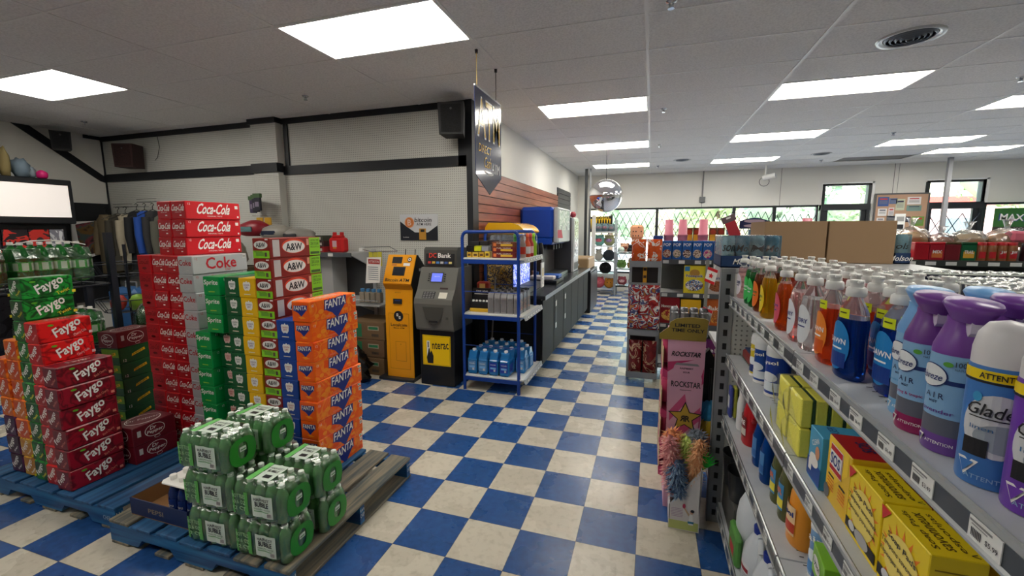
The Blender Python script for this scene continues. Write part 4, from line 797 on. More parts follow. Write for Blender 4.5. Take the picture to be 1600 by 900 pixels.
# ---------------------------------------------------------------- bitcoin machine
YL = K(238, 160, 20, .35); YL2 = K(216, 140, 20, .4)
t = thing('bitcoin_machine', 'tall yellow bitcoin machine with sloping head, against the pegboard', 'atm', (-2.565, 3.99, 0), .0)
def side(y0, pts, x0, x1, mt, b): b.prism(pts, lambda y, z: (x0, y, z), lambda y, z: (x1, y, z), mt)
b = MB(); b.box(-.24, -.07, 0, .20, .42, .03, K(36, 38, 42), .004); b.build('base', t)
b = MB(); pts = [(0, .03), (.33, .03), (.33, 1.20), (.16, 1.36), (.115, 1.36), (-.02, 1.06), (.02, 1.0), (.02, .9), (0, .7)]
side(0, pts, -.155, .165, K(30, 32, 36, .5), b); b.build('body', t)
b = MB()
def slab(p, q, x0, x1, mt, th=.012):
    (y0, z0_), (y1, z1) = p, q; n = Vector((z1 - z0_, -(y1 - y0))).normalized() * -th
    b.prism([(y0, z0_), (y1, z1), (y1 + n.x, z1 + n.y), (y0 + n.x, z0_ + n.y)], lambda y, z: (x0, y, z), lambda y, z: (x1, y, z), mt)
slab((0, .03), (.0, .70), -.16, .17, YL); slab((0, .70), (.02, 1.0), -.16, .17, YL); slab((.02, 1.0), (-.02, 1.06), -.16, .17, YL2); slab((-.02, 1.06), (.115, 1.36), -.165, .175, YL)
b.build('yellow_front', t)
F = FR(0, -.0125, .4); b = MB(); b.drect(F, .005, .03, .25, .62, K(170, 108, 16), 1); b.drect(F, .005, .03, .243, .613, YL, 2); b.drect(F, .02, -.08, .13, .22, K(176, 112, 16), 3); b.drect(F, .02, -.08, .122, .212, YL, 4); b.dtext(F, 'v', .02, .0, .012, INK, 5); b.build('door_panel', t)
b = MB(); g = pl((0.005, .005, .93), (1, 0, 0), (0, .066, 1)); g0 = FR(.005, -.0135, .74)
b.dell(g0, .0, -.03, .058, .058, INK, 4, 16)
for px_, py_ in ((-.014, .014), (.014, -.014)): b.drect(g0, px_, -.03 + py_, .022, .03, WH, 5); b.drect(g0, px_, -.03 + py_, .008, .012, INK, 6)
b.dtext(g0, 'Localcoin', 0, -.125, .034, INK, 4, w=.20, bold=.03); b.dtext(g0, 'Bitcoin ATM', 0, -.16, .017, INK, 4, w=.13, bold=.01); b.build('logo', t)
b = MB(); g1 = pl((.005, .004, .92), (1, 0, 0), (0, .066, 1)); b.drect(g1, -.005, -.05, .11, .055, INK, 24); b.drect(g1, -.005, -.04, .07, .01, K(40, 70, 130), 26); b.dtext(g1, 'FASTO', 0, .045, .012, INK, 24, w=.07); b.build('card_slot', t)
b = MB(); g2 = pl((.005, .047, 1.21), (1, 0, 0), (0, .135, .30)); b.dtext(g2, 'Bitcoin ATM', .0, -.125, .036, INK, 21, w=.29, bold=.04, shear=.1); b.drect(g2, .0, -.025, .15, .10, INK, 20); b.drect(g2, .0, -.025, .12, .07, K(40, 46, 56, .15), 22)
b.drect(g2, -.045, .10, .12, .075, INK, 20); b.dell(g2, .105, .11, .027, .027, INK, 20, 14); b.dell(g2, .105, .11, .018, .018, WH, 22, 12); b.dell(g2, .105, .11, .009, .009, INK, 23, 8); b.drect(g2, .08, .052, .08, .03, WH, 21); b.dtext(g2, 'Localcoin', .08, .075, .012, INK, 21, w=.07); b.drect(g2, -.07, .045, .06, .016, K(200, 120, 60), 21); b.build('screen', t)
for x in (-.02, .1): b = MB(); b.cyl((x, .2, 1.30), (x + .01, .2, 1.42), .005, BLACK, 6); b.build('antenna', t)
b = MB(); g = RI(.178, .17, 1.15); 
for z in (.05, -.09, -.14): b.drect(g, 0, z, .05, .03, K(180, 182, 186), 1)
b.build('side_stickers', t)
b = MB(); b.prism([(-.13, -.14), (.09, -.12), (.13, .15), (-.09, .14)], lambda x, z: (x, 0, z), lambda x, z: (x, .004, z), WH); g = FR(.02, 0, .1); b.drect(g, .0, .0, .18, .05, K(170, 40, 40), 1); b.dtext(g, 'ATTENTION', 0, 0, .025, WH, 2, w=.15)
for k in range(7): b.drect(FR(-.0, 0, .04 - k * .022), 0, 0, .16, .007, K(110, 120, 130), 1)
tag(b.build('notice_sheet', loc=(-2.80, 3.90, 1.20), rz=-.25), 'white notice sheet with red heading beside the bitcoin machine', 'notice')
# ---------------------------------------------------------------- cash machine
GR = K(104, 104, 98, .38); GR2 = K(74, 74, 70, .4); BKM = K(24, 26, 30, .35)
t = thing('cash_machine', 'grey cash machine on a black cabinet, right of the yellow one', 'atm', (-2.09, 3.93, 0), .0)
b = MB(); b.box(-.195, 0, 0, .20, .46, .62, BKM, .006); b.build('cabinet', t)
b = MB(); pts = [(-.02, .60), (.46, .60), (.46, 1.24), (.12, 1.24), (.02, 1.02), (-.05, .93), (-.06, .88), (-.03, .62)]
side(0, pts, -.215, .215, GR, b); b.build('housing', t)
b = MB(); pts = [(.13, 1.24), (.40, 1.24), (.40, 1.44), (.17, 1.45), (.14, 1.42)]; side(0, pts, -.19, .19, GR2, b); b.build('topper', t)
b = MB(); F = pl((0, .135, 1.335), (1, 0, 0), (0, .15, 1)); b.drect(F, 0, .0, .33, .15, BKM, 6); b.dtext(F, 'DC', -.085, .03, .05, K(220, 60, 40), 8, w=.085, bold=.05); b.dtext(F, 'Bank', .05, .03, .05, WH, 8, w=.15, bold=.05)
for k, c in enumerate(((190, 60, 60), (210, 170, 60), (70, 130, 200), (190, 190, 190), (60, 90, 160), (220, 200, 120))): b.drect(F, -.12 + k * .048, -.045, .036, .022, K(*c), 8)
b.build('bank_sign', t)
b = MB(); g = pl((0, .072, 1.14), (1, 0, 0), (0, .1, .22)); b.drect(g, -.01, .0, .15, .115, GR2, 4); b.drect(g, -.01, .0, .12, .09, M('atm_screen', (86, 100, 210), .3, emit=1.1), 7)
for s in (-.10, .08):
    for k in range(4): b.drect(g, s, .035 - k * .024, .02, .012, INK, 5)
b.dtext(g, 'WELCOME', -.01, .01, .010, WH, 9, w=.06); b.build('screen', t)
b = MB(); g = pl((0, -.015, .975), (1, 0, 0), (0, .075, .10)); b.drect(g, -.06, -.01, .14, .08, INK, 6)
for i in range(4):
    for k in range(4): b.drect(g, -.11 + i * .032, .02 - k * .02, .024, .013, K(110, 110, 108), 7)
b.drect(g, .10, -.01, .09, .07, K(220, 216, 200), 6); b.drect(g, .09, .09, .09, .06, K(50, 30, 30), 6); b.build('keypad', t)
b = MB(); g = FR(0, -.052, .76); b.dpoly(g, [(-.12, .09), (.12, .09), (.08, -.04), (.035, -.06), (.03, -.09), (-.03, -.09), (-.035, -.06), (-.08, -.04)], GR2, 8); b.drect(g, 0, -.06, .10, .02, INK, 10); b.dell(g, .155, -.02, .012, .012, STEEL, 10); b.build('dispenser', t)
b = MB(); F = FR(0, -.001, .38); YY = K(250, 206, 10, .4); b.drect(F, .0, 0, .33, .33, INK, 1); b.drect(F, 0, 0, .322, .322, YY, 2); b.drect(F, 0, 0, .306, .306, INK, 3); b.drect(F, 0, 0, .302, .302, YY, 4); b.drect(F, -.095, -.005, .035, .21, WH, 5); b.dtext(F, 'I', -.095, .06, .06, INK, 6, bold=.05); b.dtext(F, 'nterac', .045, .055, .075, INK, 5, w=.19, bold=.04, rot=.06)
b.dpoly(F, [(-.105, -.14), (-.04, -.14), (-.035, -.06), (-.05, -.02), (-.06, .0), (-.075, -.03), (-.08, .02), (-.09, .02), (-.10, -.03), (-.115, -.08)], INK, 7); b.build('yellow_sticker', t)
# ================================================================ BLUE STAND WITH CAR GOODS
BS = K(20, 62, 146, .35)
t = thing('display_stand', 'blue tubular display stand with three white shelves, beside the cash machine', 'display stand', (-1.775, 3.93, 0)); WX, DY = .58, .62
for y in (0, DY):
    b = MB(); b.tube([(0, y, 0), (0, y, 1.56), (.015, y, 1.595), (.04, y, 1.61), (WX - .04, y, 1.61), (WX - .015, y, 1.595), (WX, y, 1.56), (WX, y, 0)], .017, BS, 8); b.build('frame', t)
for z in (1.345, .79, .15):
    for y in (0, DY): b = MB(); b.box(0, y - .012, z - .045, WX, y + .012, z - .005, BS); b.build('crossbar', t)
    for x in (0, WX): b = MB(); b.box(x - .01, 0, z - .045, x + .01, DY, z - .005, BS); b.build('crossbar', t)
for z in (1.0, .45):
    for y in (0, DY): b = MB(); b.tube([(0, y, z + .02), (WX, y, z + .02)], .004, BS); b.build('wire_rail', t)
b = MB(); b.tube([(WX, 0, 1.58), (WX, DY, 1.58)], .012, BS); b.build('crossbar', t)
WS_ = K(220, 220, 216, .35)
for z in (1.345, .79, .15):
    b = MB(); b.box(.0, -.01, z - .004, WX + .05, DY + .02, z + .012, WS_, .002); b.prism([(WX + .05, z + .012), (WX + .075, z + .02), (WX + .085, z - .03), (WX + .07, z - .035)], lambda x, q: (x, -.01, q), lambda x, q: (x, DY + .02, q), K(190, 194, 196))
    g = pl((WX + .082, DY / 2, z - .002), (0, 1, 0), (-.2, 0, 1))
    for k in range(6): b.drect(g, -.26 + k * .1, -.005, .05, .026, K(70, 76, 80), 3); b.drect(g, -.26 + k * .1 + .0, -.005, .04, .02, WHITE, 5)
    b.build('shelf', t)
WB = M('washer_fluid', (44, 130, 200), .12, trans=.25); DKC = K(24, 26, 30)
def fluid_jug(lblc):
    def f():
        t = thing('washer_fluid_jug', 'jug of blue washer fluid', 'jug'); b = MB()
        b.box(-.052, -.075, 0, .052, .075, .17, WB, .016); b.prism([(-.065, .165), (.065, .165), (.03, .225), (-.01, .235), (-.03, .225)], lambda y, z: (-.042, y, z), lambda y, z: (.042, y, z), WB); b.build('body', t)
        b = MB(); b.lathe([(.02, .225), (.02, .25), (.017, .252)], K(206, 214, 220), n=12); b.build('cap', t)
        b = MB(); F = FR(0, -.0755, .09); b.drect(F, .0, 0, .08, .1, K(*lblc), 1); b.dtext(F, 'WASHER', 0, .025, .014, WH, 2, w=.06); b.drect(F, 0, -.01, .06, .02, K(120, 180, 230), 2); barcode(b, F, .015, -.033, .018, 2); b.build('label', t)
        g = MB(); G = RI(.0525, 0, .08); g.drect(G, 0, 0, .09, .09, K(*lblc), 1); g.build('side_label', t); return t
    return f
j1 = Proto(fluid_jug((90, 140, 190))); j2 = Proto(fluid_jug((20, 50, 160)))
rows = ('front row', 'second row', 'third row', 'back row')
for q in range(4):
    for i in range(5):
        if q == 0 and i == 4: continue
        if i == 4 and q == 3: continue
        (j2 if (i in (2, 3) and q < 2) else j1)((-1.70 + i * .115 + (.01 * q), 4.02 + q * .150, .163), 0, 'blue washer fluid jug on the blue stand, %s, %s from left' % (rows[q], ('first', 'second', 'third', 'fourth', 'fifth')[i]), 'blue washer fluid jugs')
def oil():
    t = thing('oil_bottle', 'grey motor oil bottle', 'bottle'); b = MB(); G_ = K(150, 150, 152, .25, metal=.2)
    b.prism([(-.055, 0), (.055, 0), (.055, .16), (.045, .19), (.02, .205), (-.02, .205), (-.045, .19), (-.055, .16)], lambda y, z: (-.03, y, z), lambda y, z: (.03, y, z), G_); b.box(-.028, -.058, .01, .028, .058, .15, K(132, 132, 134, .25, metal=.2), .008); b.build('body', t)
    b = MB(); b.lathe([(.017, .20), (.017, .228), (.015, .23)], K(60, 60, 62), n=12, c=(0, 0, 0)); b.build('cap', t)
    b = MB(); b.drect(RI(.031, 0, .09), 0, 0, .09, .11, mat_blobs('oil_label', [(40, 30, 26), (150, 100, 60), (30, 30, 34), (120, 40, 30)], 30, .4), 1); b.build('label', t); return t
oil_b = Proto(oil)
for i in range(5):
    for q in range(3):
        oil_b((-1.50 + i * .068 + .004 * q, 4.03 + q * .125, .803), 0, 'grey motor oil bottle on the blue stand, %s from left, %s' % (('first', 'second', 'third', 'fourth', 'fifth')[i], rows[q]), 'grey motor oil bottles')
t = thing('counter_display', 'black and yellow counter display holding white tubes on the middle shelf', 'display', (-1.64, 4.02, .803)); b = MB()
b.box(-.10, -.02, 0, .10, .10, .035, K(214, 170, 40), .003); b.box(-.10, .0, .035, .10, .10, .10, INK); b.box(-.10, .085, .10, .10, .10, .23, K(30, 30, 32)); b.build('tray', t)
b = MB(); b.box(-.03, .086, .23, .03, .094, .275, K(200, 160, 90)); F = FR(0, .084, .2); b.drect(F, 0, -.03, .17, .005, WH, 1); b.dtext(F, 'TIRE SEAL', 0, 0, .016, WH, 1, w=.14); b.build('backer', t)
for k in range(5): b = MB(); b.cyl((-.075 + k * .037, .02, .07), (-.075 + k * .037, .035, .115), .013, WH, 10); b.cyl((-.075 + k * .037, .018, .03), (-.075 + k * .037, .02, .07), .011, INK, 8); b.build('tube', t)
# upper shelf goods
for k, (x, w_, h, c, lab) in enumerate(((-1.72, .05, .05, (212, 170, 50), 'small yellow box on the blue stand top shelf, leftmost'), (-1.655, .06, .05, (216, 180, 70), 'small yellow box on the blue stand top shelf, second from left'), (-1.59, .05, .05, (200, 160, 40), 'small yellow box on the blue stand top shelf, third from left'), (-1.53, .05, .06, (220, 190, 60), 'small yellow box on the blue stand top shelf, right of the others'))):
    b = MB(); b.box(-w_ / 2, 0, 0, w_ / 2, .09, h, K(*c), .002); b.drect(FR(0, 0, h / 2), 0, 0, w_ * .6, h * .4, K(90, 60, 40), 1); tag(b.build('small_box', loc=(x, 3.97, 1.358)), lab, 'box', 'small yellow boxes')
for k, (x, c, l) in enumerate(((-1.72, (24, 24, 26), 'black'), (-1.635, (210, 214, 30), 'lime yellow'), (-1.555, (150, 150, 156), 'silver grey'))):
    b = MB(); b.box(-.036, 0, 0, .036, .07, .05, K(*c), .004); b.box(-.03, -.002, .05, .03, .066, .056, K(*[int(q * .7) for q in c])); tag(b.build('air_freshener', loc=(x, 3.98, 1.418)), '%s square tin standing on the small yellow boxes' % l, 'tin', 'square tins on the blue stand')
for k in range(3):
    b = MB(); b.box(-.06, 0, 0, .06, .08, .045, K(40 + 6 * k, 40, 42), .003); tag(b.build('dark_packet', loc=(-1.70 + .1 * k, 4.07, 1.465 + .008 * k)), 'dark packet lying behind the square tins, %s' % ('left', 'middle', 'right')[k], 'packet', 'dark packets on the blue stand')
for z, q in ((1.358, 'lower'), (1.412, 'middle'), (1.46, 'upper')):
    b = MB(); b.box(-.12, 0, 0, .12, .12, .052, K(112, 28, 30) if q != 'upper' else K(110, 56, 34), .003); F = FR(0, 0, .026); b.drect(F, .03, -.004, .12, .02, K(226, 180, 60), 1); b.dtext(F, 'FUEL CLEAN', .0, .015, .012, WH, 2, w=.14); b.drect(F, -.09, 0, .03, .03, K(220, 120, 60), 1)
    tag(b.build('maroon_box', loc=(-1.355, 3.96, z)), 'maroon and yellow box on the blue stand, %s of the pile' % q, 'box', 'maroon boxes on the blue stand')
for k, (x, y, c, c2, lab) in enumerate(((-1.19, 4.05, (170, 150, 140), (200, 60, 40), 'pale spray bottle with red label on the blue stand top shelf'), (-1.17, 4.15, (226, 90, 50), (240, 240, 240), 'orange capped bottle on the blue stand top shelf'), (-1.17, 4.27, (190, 50, 50), (240, 200, 200), 'red and white bottle on the blue stand top shelf'), (-1.17, 4.39, (150, 210, 30), (150, 210, 30), 'lime green bottle on the blue stand top shelf'), (-1.28, 4.1, (60, 130, 60), (230, 200, 60), 'green and yellow trigger bottle on the blue stand top shelf'))):
    b = MB(); b.lathe([(.03, 0), (.034, .01), (.034, .13), (.02, .16), (.015, .18), (.015, .2)], K(*c, .3), n=14, sy=.7); b.drect(cy((0, 0, .07), .0345, .0245, -1.9), 0.02, 0, .06, .07, K(*c2), 1, 8)
    o = b.build('bottle_body'); o.name = 'car_care_bottle'; o.location = (x, y, 1.358); tag(o, lab, 'bottle', 'car care bottles'); b = MB(); b.lathe([(.018, .2), (.018, .225), (.008, .235)], K(*[min(255, q + 30) for q in c]), n=10); b.build('cap', o)
b = MB(); b.box(0, 0, 0, .012, .11, .26, WH); g = RI(.012, .055, .13); b.drect(g, 0, .03, .05, .09, K(190, 170, 90), 1)
for k in range(5): b.drect(g, 0, -.04 - k * .014, .08, .005, K(150, 150, 150), 1)
tag(b.build('price_card', loc=(-1.10, 4.42, 1.02)), 'white price card hanging at the right side of the blue stand', 'card')
b = MB(); b.tube([(0, 0, .0), (.03, .04, .40), (.06, .09, 1.1)], .01, K(150, 146, 140)); tag(b.build('broom_handle', loc=(-1.72, 4.47, 0)), 'thin grey handle leaning behind the blue stand', 'broom')
b = MB(); b.box(0, 0, 0, .14, .1, .26, K(160, 44, 30), .02); tag(b.build('red_case', loc=(-1.83, 4.40, .80)), 'red orange case glimpsed behind the left post of the blue stand', 'case')
# ================================================================ COUNTER AISLE
CBL = K(9, 10, 11, .6); CTOP = M('counter_top', (52, 54, 58), .25, var=.1, vs=40)
y = 4.60; n = 0
for w_, lab in ((.60, 'nearest'), (.62, 'second'), (.62, 'third'), (.62, 'fourth'), (.62, 'fifth'), (.55, 'sixth')):
    t = thing('counter_cabinet', 'black base cabinet under the drinks counter, %s from the camera' % lab, 'cabinet', (-1.12, y, 0), 0, 'black counter cabinets')
    b = MB(); b.box(-.78, 0, .08, -.02, w_ - .003, .86, CBL); b.box(-.74, 0, 0, -.09, w_ - .003, .08, K(16, 16, 18)); b.build('body', t)
    b = MB(); b.box(-.02, .01, .11, 0, w_ - .013, .84, CBL, .003); b.build('door', t)
    if n in (1, 2): b = MB(); b.box(0, .06, .38, .004, .16, .75, K(14, 14, 16)); g = RI(.004, .11, .7); b.drect(g, 0, .0, .07, .07, TAG, 1); b.drect(g, 0, -.28, .07, .07, TAG, 1); b.build('door_label', t)
    y += w_; n += 1
b = MB(); b.box(XA, 4.585, .862, -1.09, 8.24, .898, CTOP, .004); b.box(-1.088, 4.585, .855, -1.082, 8.24, .90, STEEL); tag(b.build('worktop'), 'dark continuous drinks worktop with a steel front edge', 'worktop')
t = thing('end_cabinet', 'tall black display cabinet at the far end of the drinks counter', 'cabinet', (-1.09, 8.35, 0)); b = MB(); b.box(-.8, 0, 0, 0, 1.1, .80, CBL); b.box(-.8, 0, .80, .0, 1.1, .83, CTOP); b.box(0, .02, .02, .01, 1.08, .78, K(44, 46, 50, .3)); b.build('body', t); b = MB(); b.box(-.5, .1, .83, -.05, 1.0, 1.06, K(180, 150, 110), .02); b.build('pastry_case', t)
# slush machine
SLY = M('slush_lid', (246, 186, 30), .2, coat=.4); CLP = M('slush_bowl', (215, 225, 230), .08, trans=.8, ior=1.1)
t = thing('slush_machine', 'slush machine with yellow domed lids behind the blue stand', 'slush machine', (-1.62, 4.76, .90))
b = MB(); b.box(-.24, 0, 0, .10, .72, .34, K(26, 28, 32), .01); b.build('base', t)
b = MB(); b.drect(FR(-.06, 0, .17), 0, 0, .30, .30, mat_blobs('slush_print', [(206, 160, 60), (60, 60, 66), (210, 180, 110), (44, 60, 90), (120, 100, 80)], 16, .4), 1); b.build('printed_side', t)
cols = ((26, 40, 90), (150, 30, 40), (30, 60, 130))
for k in range(3):
    q = .02 + k * .235
    b = MB(); b.box(-.2, q, .34, .22, q + .215, .68, CLP, .03); b.build('bowl', t); b = MB(); b.box(-.18, q + .012, .35, .20, q + .20, .60, K(*cols[k], .25), .025); b.build('drink', t)
    b = MB(); n = 10; pts = [(-.25, .68), (.22, .68)] + [(.22 * math.cos(a * PI / 2 / n) + .02, .68 + .13 * math.sin(a * PI / 2 / n)) for a in range(1, n)] + [(-.20, .81), (-.24, .76)]
    b.prism(pts, lambda x, z: (x, q - .004, z), lambda x, z: (x, q + .219, z), SLY); b.build('lid', t)
    b = MB(); b.tube([(.22, q + .1, .42), (.29, q + .1, .42)], .02, CHROME, 10); b.lathe([(.03, .40), (.035, .43), (.03, .53), (.02, .56)], BLACK, (.29, q + .1, 0), 12); b.build('tap', t)
b = MB(); b.box(.10, 0, .0, .30, .72, .06, K(60, 62, 66)); g = RI(.30, .36, .03); b.build('drip_tray', t)
b = MB(); b.box(.105, .02, .06, .115, .70, .33, mat_blobs('lit_slush_front', [(40, 80, 210), (210, 215, 235), (60, 100, 220), (30, 50, 160)], 18, .3, emit=.9)); b.build('front_panel', t)
# blue drinks dispenser with grey body
BLD = K(16, 66, 168, .35)
t = thing('drinks_dispenser', 'large blue drinks dispenser on the counter against the aisle wall', 'dispenser', (-1.9, 6.3, .90))
b = MB(); b.box(0, 0, .56, .52, .95, 1.06, BLD, .05); b.box(0, 0, .50, .50, .95, .60, BLD, .01); b.build('blue_head', t)
b = MB(); b.box(.52, .0, .52, .60, .95, 1.05, K(178, 184, 186, .25), .02); g = RI(.60, .47, .86); b.drect(g, 0, 0, .8, .3, mat_blobs('lit_menu', [(205, 210, 214), (150, 170, 160), (225, 225, 225), (120, 130, 140)], 7, .3), 1); b.build('front_panel', t)
b = MB(); b.box(.02, .02, .0, .34, .93, .64, K(60, 56, 54, .3), .01); b.box(.02, .02, 0, .58, .93, .05, STEEL); b.build('body', t)
for k in range(4): b = MB(); b.box(.40, .12 + k * .2, .42, .50, .20 + k * .2, .50, BLACK, .01); b.build('nozzle', t)
b = MB(); b.prism([(-.03, 0), (.03, 0), (.05, -.12), (-.05, -.12)], lambda y, z: (.0, y, z), lambda y, z: (.004, y, z), K(226, 130, 140)); tag(b.build('pink_tag', loc=(-1.29, 6.32, 1.62), rz=-1.2), 'pink paper tag hanging from the blue dispenser', 'tag')
t = thing('coffee_machine', 'steel drinks machine with a tall lit glass front, right of the blue dispenser', 'drinks machine', (-1.88, 7.3, .90)); b = MB(); b.box(0, 0, 0, .60, .48, .92, K(96, 96, 98, .3, metal=.6), .01); b.box(.59, 0, 0, .64, .48, .92, K(190, 192, 194, .25), .01); b.build('body', t)
b = MB(); b.drect(RI(.642, .24, .56), 0, 0, .36, .60, mat_blobs('machine_front', [(190, 196, 206), (150, 90, 80), (210, 214, 214), (90, 100, 96), (200, 200, 206)], 8, .15), 1); b.drect(RI(.642, .24, .1), 0, 0, .4, .12, K(40, 42, 44), 1); b.build('front_screen', t)
t = thing('coffee_machine', 'second steel drinks machine farther down the counter', 'drinks machine', (-1.88, 7.84, .90)); b = MB(); b.box(0, 0, 0, .56, .36, .86, K(120, 120, 122, .3, metal=.5), .01); b.build('body', t); b = MB(); b.drect(RI(.562, .18, .5), 0, 0, .26, .5, mat_blobs('machine_front2', [(200, 200, 204), (60, 60, 66), (180, 60, 70), (220, 220, 222)], 12, .2), 1); b.box(.3, .04, .05, .6, .3, .08, STEEL); b.build('front_screen', t)
for k in range(5): b = MB(); b.blob((0, 0, .05), (.05, .05, .055), K(*((150, 40, 60), (200, 150, 160), (60, 30, 34), (210, 200, 200), (170, 60, 70))[k]), 10, .3, seed=k); tag(b.build('small_trinket', loc=(-1.6 + .08 * k, 7.42 + .05 * (k % 2), 1.822)), 'small trinket on top of the steel drinks machine, %s from left' % ('first', 'second', 'third', 'fourth', 'fifth')[k], 'trinket', 'trinkets on the drinks machine')
t = thing('lid_organiser', 'black and blue organiser of lids and straws on the counter', 'organiser', (-1.45, 5.62, .90)); b = MB(); b.box(-.15, 0, 0, .27, .5, .05, K(22, 24, 28), .006); b.build('tray', t); b = MB(); b.box(-.12, .04, .05, .22, .2, .10, K(206, 200, 196), .01); b.build('napkins', t); b = MB(); b.box(.0, .24, .05, .25, .46, .1, K(40, 90, 180), .01); b.build('blue_bin', t)
for k, (x, y, c, r_) in enumerate(((-1.62, 6.1, (190, 150, 130), .035), (-1.55, 5.98, (40, 80, 150), .04))): b = MB(); b.lathe([(r_ * .8, 0), (r_, .12), (r_ * 1.03, .125)], K(*c), n=14); tag(b.build('cup_stack', loc=(x, y, .90)), ('tan', 'blue')[k] + ' paper cup on the counter near the blue dispenser', 'cup')
b = MB(); b.box(-.03, 0, .0, .0, .1, 1.06, K(150, 156, 160)); b.build
# mirror dome
t = thing('mirror_globe', 'round silver mirror globe hanging from the ceiling above the aisle', 'mirror', (-.80, 8.0, 2.215)); MIR = M('mirror', (240, 240, 242), .015, 1)
b = MB(); b.lathe([(.003, -.29)] + [(.29 * math.sin(a * PI / 24), -.29 * math.cos(a * PI / 24)) for a in range(1, 24)] + [(.003, .29)], MIR, n=48); b.build('globe', t)
b = MB(); b.cyl((0, 0, .29), (0, 0, CZ - 2.215), .006, BLACK, 6); b.lathe([(.30, -.004), (.302, 0), (.30, .004)], K(140, 140, 142, .3), n=48, cap=False); b.build('rod', t)
# ---------------------------------------------------------------- hanging banner
t = thing('hanging_banner', 'navy ATM banner with a pointed lower edge hanging from the ceiling', 'banner', (-1.345, 3.57, 0), 0); NVB = M('banner_vinyl', (34, 40, 74), .16, coat=.5)
y0, y1 = -.31, .30
b = MB(); b.prism([(y0, 2.74), (y1, 2.74), (y1, 2.09), (0, 1.93), (y0, 2.07)], lambda y, z: (-.003, y, z), lambda y, z: (.003, y, z), NVB); b.tube([(0, y0, 2.745), (0, y1, 2.745)], .008, K(200, 200, 196)); b.build('banner_sheet', t)
b = MB(); GD = M('gold_print', (232, 184, 70), .25); GDL = K(246, 238, 214, .3)
for g in (RI(.004, -.005, 2.5), LE(-.004, -.005, 2.5)):
    b.dtext(g, 'ATM', 0, .03, .32, GDL, 1, w=.54, bold=.05); b.dtext(g, 'ATM', 0, .03, .29, GD, 3, w=.52, bold=.01); b.dtext(g, 'DIRECT', -.10, -.21, .065, GD, 2, w=.28, shear=.2, bold=.02); b.dtext(g, 'Cash', -.04, -.31, .09, GD, 2, w=.16, shear=.2, bold=.02); b.dtext(g, 'ATM', .15, -.34, .085, WH, 2, w=.2, bold=.0)
    b.dshape(g, [-.12 + .03 * k for k in range(8)], lambda x: -.39 - .02 * math.cos(x * 12), lambda x: -.375 - .02 * math.cos(x * 12), WH, 2)
b.build('banner_print', t)
for y in (-.26, .18): b = MB(); b.tube([(0, y, 2.75), (0, y, CZ)], .004, K(60, 56, 50) if y > 0 else K(150, 120, 60), 5); b.lathe([(.012, CZ - .03), (.014, CZ - .005)], BLACK, (0, y, 0), 8); b.build('hook', t)
# ================================================================ PLUSH RACKS AT THE AISLE END
RKW = K(150, 156, 160, .35)
t = thing('plush_rack', 'grey rack with square cubbies of plush toys at the end of the aisle', 'rack', (-1.40, 10.9, 0))
for x in (0, .56): b = MB(); b.box(x - .016, 0, 0, x + .016, .03, 1.85, RKW); b.box(x - .016, .5, 0, x + .016, .53, 1.85, RKW); b.build('post', t)
for z in (.12, .49, .81, 1.185, 1.53): b = MB(); b.box(0, 0, z, .56, .53, z + .02, RKW); b.box(0, -.01, z, .56, 0, z + .035, K(190, 194, 196)); b.build('shelf', t)
b = MB(); b.box(-.13, .3, 1.55, .46, .34, 1.94, K(14, 14, 16)); F = FR(.165, .3, 1.8)
for k in range(8): b.dpoly(F, [(-.25 + k * .066, .08), (-.21 + k * .066, .08), (-.23 + k * .066, -.08 - .12 * (k % 3 == 0))], K(236, 190, 20), 1)
b.dtext(F, 'HOT DEALS', 0, .09, .06, K(236, 190, 20), 1, w=.42, bold=.03); b.build('banner_board', t)
def plush(x, y, z, s, c, lab, c2=None, kind=0):
    t = thing('plush_toy', lab, 'plush toy', (x, y, z), 0, 'plush toys'); F_ = K(*c, .95, bump=.4, bs=50); G_ = K(*(c2 or c), .95)
    b = MB(); b.blob((0, 0, .95 * s), (s * 1.05, s * .9, s), F_, 16, .06, 2, kind, flat=.93); b.build('body', t)
    if kind % 3 == 0:
        b = MB(); b.blob((0, -.1 * s, 2.1 * s), (s * .72, s * .65, s * .6), F_, 14, .05); b.build('head', t)
        for e in (-1, 1): b = MB(); b.blob((e * .5 * s, -.1 * s, 2.6 * s), s * .24, G_, 8, 0); b.build('ear', t)
    elif kind % 3 == 1:
        b = MB(); b.blob((0, -.3 * s, 1.0 * s), (s * .8, s * .68, s * .55), G_, 12, .04); b.build('belly', t)
        for e in (-1, 1): b = MB(); b.blob((e * .6 * s, -.3 * s, 1.75 * s), s * .28, F_, 8, 0); b.build('ear', t)
    for e in (-1, 1): b = MB(); b.blob((e * .3 * s, (-.95 if kind % 3 else -.72) * s, (1.2 if kind % 3 else 2.2) * s), s * .09, BLACK, 6, 0); b.build('eye', t)
